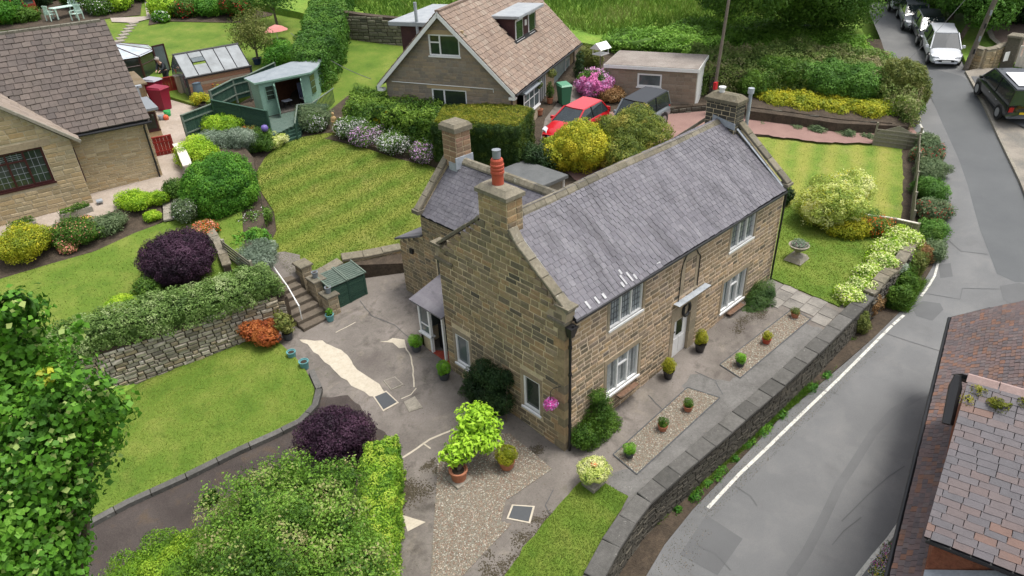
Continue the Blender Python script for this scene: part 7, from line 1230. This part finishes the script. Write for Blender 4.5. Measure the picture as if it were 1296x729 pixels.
pot('yellow_pot','yellow leaved plant beside the water butt',257,138,'LP',.25,.3,M_bpot,L_yel,.8,.5,'loose',800,.09); pot('yellow_pot','yellow and red potted plants below the greenhouse boards',280,119,'LP',.25,.25,M_bpot,[L_yel,F_r],1.1,.5,'loose',900,.09,flowers=[(1,.1,0)]); pot('blue_pot','dark blue pot at the foot of the fruit tree',327,83,'TL',.3,.4,pm('dark_blue_glaze',(.02,.035,.09),.3),soil=True)
for x,y,w,h,lb in ((696,137,.3,.9,'green cone tree in a terracotta pot beside the green bin'),(683,152,.4,.0,'empty terracotta pot at the end of the yew hedge')): pot('door_pot',lb,x,y-5,'B',.2,.34,M_terra,L_green if h else None,w,h,'cone',900,.06)
for x,y,lb in ((699,93,'hanging basket left of the big bungalow window'),(681,107,'hanging basket beside the glazed porch door')):
    c=pp(x,y,'B',1.7); o=E('hanging_basket',lb,'hanging basket',tuple(c)); V,F=blobs([((0,0,0),(.22,.22,.2))],.2); leafmesh('plants',V,F,350,.07,L_oli,o,thick=.08); MB().tube([(0,0,.1),(0,0,.5),(.25,.2,.5)],.012,4).build('bracket',M_bkm,o)
# bird table
c=pp(759,108,'B'); o=E('bird_table','white roofed bird table on a post behind the pink hydrangea','bird table',tuple(c)); MB().tube([(0,0,0),(0,0,1.9)],.05,6).build('post',M_fw,o); MB().box(-.4,.4,-.35,.35,1.9,1.95).build('tray',M_wp,o); MB().hexa([(-.5,-.45,2.25),(.5,-.45,2.25),(.5,.45,2.25),(-.5,.45,2.25)],[(-.5,-.02,2.6),(.5,-.02,2.6),(.5,.02,2.6),(-.5,.02,2.6)]).build('roof',M_wp,o)
for x in (-.36,.36):
    for y in (-.3,.3): MB().tube([(x,y,1.95),(x,y,2.28)],.025,4).build('upright',M_wp,o)
# patio set at the top left
M_mint=pm('mint_painted_wood',(.48,.62,.55),.6)
def gchair(label,x,y,rot):
    o=E('garden_chair',label,'chair',tuple(pp(x,y,'TL',.05)),rot,'mint green garden chairs'); 
    for i in range(4): MB().box(-.28,.28,-.28+i*.14,-.18+i*.14,.42,.45).build('seat_slat',M_mint,o)
    for i in range(5): MB().box(-.26+i*.11,-.2+i*.11,.27,.31,.45,1.0).build('back_slat',M_mint,o)
    MB().box(-.3,.3,.26,.32,.96,1.05).build('top_rail',M_mint,o)
    for sx in (-.28,.28):
        MB().box(sx-.03,sx+.03,-.3,.3,.62,.66).build('armrest',M_mint,o)
        for sy in (-.27,.28): MB().box(sx-.03,sx+.03,sy-.03,sy+.03,0,.64).build('leg',M_mint,o)
gchair('mint green garden chair on the left side of the table',67,26,1.9); gchair('mint green garden chair in front of the table on the right',99,25,-.9); gchair('mint green garden chair behind the table, farthest back',95,14,-.2)
o=E('garden_table','mint green slatted garden table between the matching chairs','table',tuple(pp(83,22,'TL',.05)),.2)
for i in range(7): MB().box(-.8,.8,-.45+i*.13,-.34+i*.13,.72,.76).build('table_slat',M_mint,o)
for x in (-.7,.7):
    for y in (-.38,.38): MB().box(x-.04,x+.04,y-.04,y+.04,0,.72).build('leg',M_mint,o)
o=E('red_shelter','red wooden glazed shelter at the top left corner','shelter',tuple(pp(22,26,'TL')),.25); mr_=mat('rust_red_paint',[(.25,.04,.02),(.33,.06,.035)],.6,ns=4); m=MB(); 
for k in range(6): m.box(-2.4+k*.8-.05,-2.4+k*.8+.05,-.05,.05,0,2.6)
for z in (.0,.9,1.5,2.1,2.55): m.box(-2.4,1.6,-.04,.04,z,z+.07)
m.build('frame',mr_,o); MB().box(-2.4,1.6,-.02,.02,.05,.9).build('lower_panel',mr_,o); MB().box(-2.4,1.6,-.012,.012,.95,2.6).build('glass',M_gld,o)
c=pp(352,52,'TL'); o=E('parasol','folded dusty pink parasol top beside the fruit trees','parasol',tuple(c)); MB().tube([(0,0,0),(0,0,.9)],.03,6).build('pole',M_wp,o); MB().lathe([(.9,.7),(.5,.95),(.02,1.1)],8,sx=1,sy=.7).build('canopy',pm('dusty_pink',(.5,.2,.18),.8),o)
# ================================================================ ROAD SIDE: POLES, CABLES, WALLS
c=pp(1221,88,'R'); pl_=E('utility_pole','leaning wooden utility pole beside the silver car','utility pole',tuple(c)); tp_=atd(1251,-60,0)*0
top_=rdp(1221,88,0)+V3(.1,-1.0,8.6); M_pole=mat('pole_wood',[(.13,.11,.09),(.2,.17,.14)],.9,ns=2,nmix=.2,bump=.3); MB().tube([(0,0,-.3),tuple(top_-V3(*c))],[.17,.12],10).build('pole',M_pole,pl_)
for k in range(4): t=.12+k*.09; q=(top_-V3(*c))*t; MB().box(q[0]-.2,q[0]-.15,q[1]-.2,q[1]-.1,q[2],q[2]+.3).build('plate',M_lead if k%2 else M_bkm,pl_)
c2=yp(897,138,12.2); c2=pp(899,145,'B'); pt2=E('utility_pole','slim grey utility pole behind the far chimney','utility pole',tuple(c2)); top2=c2+V3(.6,-.1,8.2); MB().tube([(0,0,-.3),tuple(top2-c2)],[.1,.075],8).build('pole',M_pole,pt2); MB().box(-.12,.12,-.2,-.05,1.5,1.9).build('red_sign',pm('red_sign',(.5,.02,.03),.5),pt2)
def cable(label,a,b,sagm,r=.012): P=[V3(*a)+(V3(*b)-V3(*a))*t-V3(0,0,sagm*4*t*(1-t)) for t in np.linspace(0,1,14)]; T(MB().tube(P,r,5).build('overhead_cable',pm('cable_grey',(.12,.12,.12),.6)),label,'cable')
cable('overhead cable from the leaning pole down towards the road bend',top_,rdp(1135,130,2.5),.5); cable('overhead cable from the leaning pole to the far tree',top_,rdp(1190,-10,4),.4)
cable('pale washing line over the bungalow lawn',pp(368,42,'TL',1.9),pp(470,100,'B',1.5),.3,.02)
# curved entrance wall, piers, white gate
cwp=[rdp(x,y,0)[:2] for x,y in ((1205,62),(1213,76),(1226,84),(1240,88),(1252,86),(1262,82),(1268,80))]
stonewall('curved_wall','curved buff stone wall beside the leaning pole and the gate',[tuple(p) for p in cwp[2:]],rz,lambda x,y:roadz(x,y)+1.2,.35,M_stL,M_mortL,.18,(.3,.55),70,(.45,.08,.7),cmat=M_cope,proud=.04)
c=rdp(1275,83,0); o=E('gate_pier','square mossy stone gate pier left of the white gate','gate pier',tuple(c)); MB().box(-.4,.4,-.35,.35,-.3,1.75).build('shaft',M_cope,o); MB().bbox(-.48,.48,-.42,.42,1.75,1.9,.04).build('cap',M_cope,o)
a,b=rdp(1283,86,0),rdp(1345,96,0); U=(b-a);U[2]=0;ln=np.linalg.norm(U);U/=ln; o=E('white_gate','white slatted drive gate at the right edge','gate',tuple(a)); fr=(V3(0,0,0),U,V3(U[1],-U[0],0),Zv)
for k in range(int(ln/.22)): MB().fb(fr,k*.22,k*.22+.13,.1,1.35,0,.03).build('slat',pm('cream_paint',(.65,.6,.52),.6),o)
MB().fb(fr,0,ln,.1,.75,-.05,0).fb(fr,0,ln,1.25,1.36,-.06,-.002).build('rail',MATS['cream_paint'],o)
sg=rdp(1259,87,.55); T(MB().fb((sg+V3(-.25,-.35,0),V3(cwp[5][0]-cwp[4][0],cwp[5][1]-cwp[4][1],0)/np.linalg.norm(cwp[5]-cwp[4]),V3(-.8,-.6,0),Zv),0,.45,0,.55,0,.03).build('notice_board',M_wp),'blank white notice board fixed to the curved stone wall','sign')
c=rdp(1293,135,0)
# flower trough at the building across the road
V,F=blobs([((x,random.uniform(-.08,.08),.3),(.25,.16,.12)) for x in (-.5,-.2,.1,.45)],.25); c=pp(1118,722,'R',.1); o=E('flower_trough','trough of mixed purple white and yellow flowers beside the white line','flower trough',tuple(c),math.radians(12)); leafmesh('flowers',V,F,1800,.045,[L_green,F_w,F_hp,F_y,F_v],o,thick=.08,flowers=[(1,.18,0),(2,.12,0),(3,.1,0),(4,.2,0)]); MB().bbox(-.75,.75,-.2,.2,0,.24,.02).build('trough',M_cream,o)
# ================================================================ PERSON
P=E('person','person in a dark jacket bending beside the glazed door, seen from the back','person',tuple(pp(214,108,'LP')),math.radians(120))
def skinned(name,edges,mt,parent,sub=2):
    vs=[];idx={};es=[];rs=[]
    for a,b in edges:
        for p in (a,b):
            if p[0] not in idx: idx[p[0]]=len(vs); vs.append(p[1]); rs.append(p[2])
        es.append((idx[a[0]],idx[b[0]]))
    me=bpy.data.meshes.new(name); me.from_pydata(vs,es,[]); me.update(); o=link(name,me,parent); o.modifiers.new('k','SKIN'); sv=me.skin_vertices[0].data
    for i,r in enumerate(rs): sv[i].radius=r if isinstance(r,tuple) else (r,r)
    sv[0].use_root=True; md=o.modifiers.new('s','SUBSURF'); md.levels=md.render_levels=sub; me.materials.append(mt); return o
J={'pel':((0,0,.92),(.16,.12)),'wst':((0,.04,1.08),(.15,.11)),'chs':((0,.16,1.3),(.18,.13)),'nck':((0,.27,1.46),.055),'hd0':((0,.31,1.54),.08),'hd1':((0,.36,1.64),.095),'hd2':((0,.38,1.72),.06),
'sl':((-.18,.18,1.36),.065),'el':((-.24,.32,1.12),.045),'wl':((-.14,.5,1.02),.032),'hl':((-.1,.57,.99),.03),'sr':((.18,.18,1.36),.065),'er':((.24,.32,1.12),.045),'wr':((.14,.5,1.02),.032),'hr':((.1,.57,.99),.03),
'tl':((-.1,0,.85),.09),'kl':((-.11,.05,.48),.062),'al':((-.11,-.02,.09),.045),'fl':((-.12,.14,.04),.04),'tr':((.1,0,.85),.09),'kr':((.11,.05,.48),.062),'ar':((.11,-.02,.09),.045),'fr':((.12,.14,.04),.04)}
jj=lambda k:(k,*J[k]); sk_=pm('skin',(.5,.3,.22),.6); ed=[('pel','wst'),('wst','chs'),('chs','nck'),('nck','hd0'),('hd0','hd1'),('hd1','hd2'),('chs','sl'),('sl','el'),('el','wl'),('wl','hl'),('chs','sr'),('sr','er'),('er','wr'),('wr','hr'),('pel','tl'),('tl','kl'),('kl','al'),('al','fl'),('pel','tr'),('tr','kr'),('kr','ar'),('ar','fr')]
for s_,h in ((-1,'hl'),(1,'hr')):
    for f in range(4): n=f'{h}f{f}'; J[n]=((J[h][0][0]+s_*(.02-.014*f),J[h][0][1]+.06,J[h][0][2]-.02-.006*f),.008); ed.append((h,n)); J[n+'t']=((J[n][0][0],J[n][0][1]+.03,J[n][0][2]-.025),.007); ed.append((n,n+'t'))
    J[h+'th']=((J[h][0][0]-s_*.04,J[h][0][1]+.02,J[h][0][2]),.009); ed.append((h,h+'th'))
skinned('body',[(jj(a),jj(b)) for a,b in ed],sk_,P)
J2={k:(v[0],tuple(x+.035 for x in v[1]) if isinstance(v[1],tuple) else v[1]+.03) for k,v in J.items()}; j2=lambda k:(k,*J2[k])
skinned('jacket',[(j2(a),j2(b)) for a,b in (('pel','wst'),('wst','chs'),('chs','sl'),('sl','el'),('el','wl'),('chs','sr'),('sr','er'),('er','wr'))],pm('dark_jacket',(.018,.022,.028),.8),P); skinned('trousers',[(j2(a),j2(b)) for a,b in (('pel','tl'),('tl','kl'),('kl','al'),('pel','tr'),('tr','kr'),('kr','ar'))],pm('dark_trousers',(.03,.032,.04),.8),P)
V,F=blobs([((0,.35,1.69),(.1,.11,.085))],.05); leafmesh('hair',V,F,300,.03,pm('white_hair',(.6,.58,.55),.8),P,thick=.02,core=True)
MB().lathe([(.012,0),(.02,.015),(.006,.04)],8,(0,.47,1.63)).build('nose',sk_,P)
for s_ in (-1,1): MB().lathe([(.004,-.008),(.012,0),(.004,.008)],8,(s_*.035,.455,1.66)).build('eye',M_dk,P); MB().lathe([(.005,-.03),(.02,0),(.005,.03)],8,(s_*.1,.34,1.64)).build('ear',sk_,P)
MB().box(-.03,.03,.44,.46,1.585,1.597).build('mouth',pm('lips',(.35,.12,.1),.6),P)
# ================================================================ VEHICLES
M_tyre=pm('tyre_rubber',(.012,.012,.013),.8); M_rim=pm('alloy',(.4,.41,.42),.35,metal=.8); M_vg=glassy('vehicle_glass',(.022,.03,.033)); M_hl=pm('headlamp',(.6,.62,.65),.15,spec=.8); M_tl=pm('tail_lamp',(.4,.01,.01),.3); M_pl=pm('number_plate_white',(.75,.75,.73),.5); M_ply=pm('number_plate_yellow',(.75,.5,.02),.5)
def car(name,label,loc,rot,col,L=4.2,Wd=1.78,Hh=1.5,kind='hatch',roof=None,group='cars parked along the road',tilt=0):
    mt=pm('paint_'+name+label[:6].strip().replace(' ','_'),col,.3,coat=.8,nm=.02); rm=roof or mt; o=E(name,label,'van' if kind=='van' else 'car',tuple(loc),rot,group); o.rotation_euler[1]=tilt; w=Wd/2; l=L/2
    if kind=='hatch': st=[(-l,.32,.72,.86,.80),(-l+.08,.24,.85,.96,.88),(-l+.5,.2,.9,1.0,.96),(-l+1.1,.2,.9,1.0,1),(0,.2,.88,.97,1),(l-1.25,.2,.86,.96,1),(l-.9,.2,.82,.92,.98),(l-.35,.2,.68,.78,.93),(l-.1,.22,.55,.66,.84),(l,.3,.48,.56,.72)]; cb,ct=(-l+.25,l-1.05),(-l+.62,l-2.0)
    elif kind=='suv': st=[(-l,.35,.85,1.02,.9),(-l+.05,.3,.95,1.1,.95),(-l+.6,.28,.98,1.12,1),(0,.28,.98,1.12,1),(l-1.1,.28,.98,1.08,1),(l-.4,.3,.92,1.02,.97),(l-.06,.32,.8,.9,.92),(l,.4,.7,.78,.85)]; cb,ct=(-l+.06,l-1.2),(-l+.22,l-1.85)
    else: st=[(-l,.35,1.0,1.1,.93),(-l+.04,.3,1.05,1.15,.97),(-l+.6,.25,1.05,1.15,1),(0,.25,1.05,1.15,1),(l-1.1,.25,1.02,1.12,1),(l-.45,.27,.9,1.0,.97),(l-.08,.3,.72,.8,.9),(l,.4,.6,.68,.82)]; cb,ct=(-l+.03,l-.75),(-l+.16,l-1.7)
    ws=[]; V=[];F=[]
    for x,zl,zb,zt,k in st:
        for y,z in ((-w*k*.86,zl),(-w*k,zl+.16),(-w*k*1.0,(zl+zb)/2+.05),(-w*k*.97,zb),(-w*k*.8,zt-.02),(-w*k*.35,zt+.01),(w*k*.35,zt+.01),(w*k*.8,zt-.02),(w*k*.97,zb),(w*k,(zl+zb)/2+.05),(w*k,zl+.16),(w*k*.86,zl)): V.append((x,y,z))
    n=12
    for i in range(len(st)-1):
        for j in range(n): F.append((i*n+j,i*n+(j+1)%n,(i+1)*n+(j+1)%n,(i+1)*n+j))
    F+=[tuple(range(n)),tuple((len(st)-1)*n+j for j in range(n-1,-1,-1))]; m=MB(); m.add(V,F); b_=m.build('body',mt,o,smooth=True,sub=1)
    zb0=.9 if kind=='hatch' else 1.06; wb,wt=w*.93,w*(.72 if kind=='hatch' else .82); H1=Hh-.05
    m=MB(); m.hexa([(cb[0],-wb,zb0),(cb[1],-wb,zb0-.02),(cb[1]+.04,0,zb0-.02),(cb[1],wb,zb0-.02),(cb[0],wb,zb0),(cb[0]-.05,0,zb0)],[(ct[0],-wt,H1),(ct[1],-wt,H1-.03),(ct[1]+.04,0,H1-.03),(ct[1],wt,H1-.03),(ct[0],wt,H1),(ct[0]-.06,0,H1)]); m.build('glasshouse',M_vg,o)
    m=MB(); R_=[(ct[0]-.04,-wt,H1-.02),(ct[1]+.0,-wt,H1-.05),(ct[1]+.06,0,H1-.05),(ct[1],wt,H1-.05),(ct[0]-.04,wt,H1-.02),(ct[0]-.1,0,H1-.02)]; m.hexa(R_,[(x*.985+.0,y*.94,z+.07) for x,y,z in R_]); m.build('roof',rm,o,smooth=False)
    for s_ in (-1,1):
        for q,nm in ((0,'rear'),(1,'front')): MB().tube([(cb[q],s_*wb*.995,zb0),(ct[q],s_*wt*1.0,H1)],.045,6).build('pillar',mt,o)
        xm=(cb[0]+cb[1])/2-.1; MB().tube([(xm,s_*wb*1.0,zb0),(xm,s_*wt*1.01,H1)],.035,6).build('pillar',M_blk,o)
        MB().hexa([(cb[1]-.35,s_*w,zb0),(cb[1]-.2,s_*w,zb0),(cb[1]-.2,s_*(w+.18),zb0+.02),(cb[1]-.35,s_*(w+.16),zb0+.02)],[(cb[1]-.37,s_*w,zb0+.14),(cb[1]-.24,s_*w,zb0+.14),(cb[1]-.24,s_*(w+.18),zb0+.15),(cb[1]-.37,s_*(w+.16),zb0+.15)]).build('mirror',mt,o)
        for x in (xm-.5,xm+.5): MB().box(x-.09,x+.09,s_*w*.985-.01,s_*w*.985+.02*s_,.8,.83).build('door_handle',M_rim,o)
        MB().hexa([(l-.42,s_*w*.66,.6),(l-.1,s_*w*.60,.58),(l-.03,s_*w*.4,.58),(l-.35,s_*w*.5,.6)],[(l-.5,s_*w*.93,.76),(l-.2,s_*w*.86,.70),(l-.1,s_*w*.5,.70),(l-.4,s_*w*.55,.77)]).build('headlight',M_hl,o)
        MB().box(-l-.01,-l+.09,min(s_*w*.62,s_*w*.86),max(s_*w*.62,s_*w*.86),.72,.98).build('taillight',M_tl,o)
        for x in (-l+.8,l-.85):
            r=.33 if kind=='hatch' else .37; wh=MB(); wh.tube([(x,s_*(w-.2),r),(x,s_*(w+.015),r)],r,20); q=wh.build('wheel',M_tyre,o); MB().tube([(x,s_*(w-.02),r),(x,s_*(w+.028),r)],r*.66,12).build('rim',M_rim,q); MB().tube([(x,s_*(w*.9),r+.02),(x,s_*(w+.004),r+.02)],r*1.16,20).build('wheel_arch',M_blk,o)
    MB().box(l-.06,l+.015,-w*.45,w*.45,.42,.54).build('grille',M_blk,o); MB().box(l-.02,l+.03,-.26,.26,.40,.51).build('number_plate',M_pl,o); MB().box(-l-.03,-l+.02,-.26,.26,.6,.71).build('number_plate',M_ply,o); MB().box(l-.12,l+.01,-w*.7,w*.7,.26,.32).build('lower_bumper',M_blk,o)
    return o
def roadcar(x,y,col,label,back,**kw):
    p=rdp(x,y,0); q=rdp(*back,0); d=(p-q); a=math.atan2(d[1],d[0]); f=V3(math.cos(a),math.sin(a),0); L=kw.get('L',4.2); c=p-f*L/2; dz=roadz(*(c+f*2)[:2])-roadz(*(c-f*2)[:2]); c[2]=roadz(c[0],c[1])+.01
    return car('parked_car',label,c,a,col,tilt=-math.atan2(dz,4),**kw)
roadcar(1195,87,(.55,.57,.6),'silver grey car at the front of the row of parked cars',(1178,48),L=4.45,Wd=1.95,Hh=1.68)
roadcar(1180,62,(.012,.015,.02),'black car parked second in the row behind the silver one',(1160,25),L=4.3,Wd=1.85,Hh=1.58)
roadcar(1160,42,(.16,.175,.19),'dark grey car third in the row of parked cars',(1144,8),L=4.3,Wd=1.85,Hh=1.5)
roadcar(1142,18,(.42,.43,.44),'silver off road car fourth in the row of parked cars',(1128,-14),L=4.5,Wd=1.95,Hh=1.75,kind='suv')
roadcar(1127,4,(.02,.022,.028),'dark car farthest up the row at the top edge',(1112,-28),L=4.3,Wd=1.85,Hh=1.5)
# vehicles set by where their nose and tail stand
def pcar(front,rear,pl,label,col,h=0,**kw):
    f,r=(rdp(*front,0),rdp(*rear,0)) if pl=='R' else (pp(*front,pl),pp(*rear,pl)); d=f-r; a=math.atan2(d[1],d[0]); c=(f+r)/2; c[2]+=h
    return car('parked_car' if kw.get('kind')!='van' else 'parked_van',label,c,a,col,tilt=-math.atan2(d[2],np.linalg.norm(d[:2])),group=None,**kw)
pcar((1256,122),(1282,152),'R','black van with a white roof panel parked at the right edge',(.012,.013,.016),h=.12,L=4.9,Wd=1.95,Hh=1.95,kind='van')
v_=bpy.data.objects['parked_van']; MB().box(-1.9,.0,-.55,.55,1.965,1.985).build('painted_roof_glare',pm('pale_roof_panel',(.6,.62,.64),.3,coat=.6),v_)  # thin pale slab: sky glare on the black van roof, put into colour
pcar((702,183),(755,155),'B','bright red hatchback parked on the drive beside the yew hedge',(.5,.006,.012),h=.03,L=4.2,Wd=1.85,Hh=1.5)
pcar((782,180),(828,153),'B','dark grey boxy off road car parked behind the stone house',(.06,.068,.072),h=.03,L=4.2,Wd=1.85,Hh=1.85,kind='suv',roof=pm('dark_roof',(.02,.021,.023),.3))
rline([(1000,470),(1030,492),(1062,500)],.025,.012,M_asphp,'road_crack'); rline([(1196,300),(1216,318),(1250,322)],.03,.012,M_asphp,'road_crack'); rline([(880,690),(905,700),(925,722)],.025,.012,M_asphp,'road_crack')
crack([(470,560),(478,575),(492,582),(500,600)],.02,M_dpot,up=.014); crack([(455,380),(470,400),(500,412),(520,430)],.02,M_dpot,up=.014); crack([(700,620),(690,640),(700,655)],.02,M_dpot,up=.014); crack([(820,500),(840,520),(835,535)],.02,M_dpot,up=.014); crack([(880,470),(905,482),(915,500)],.02,M_dpot,up=.014)
pebbles('road_grit',[(1.8,-3.65),(13,-4.2),(13,-4.75),(1.8,-4.3)],'R',1800,.016,MATS['litter'],.006); pebbles('road_grit',[(-4,-4.5),(1.5,-3.7),(1.5,-4.6),(-4,-5.8)],'R',900,.016,MATS['litter'],.006)
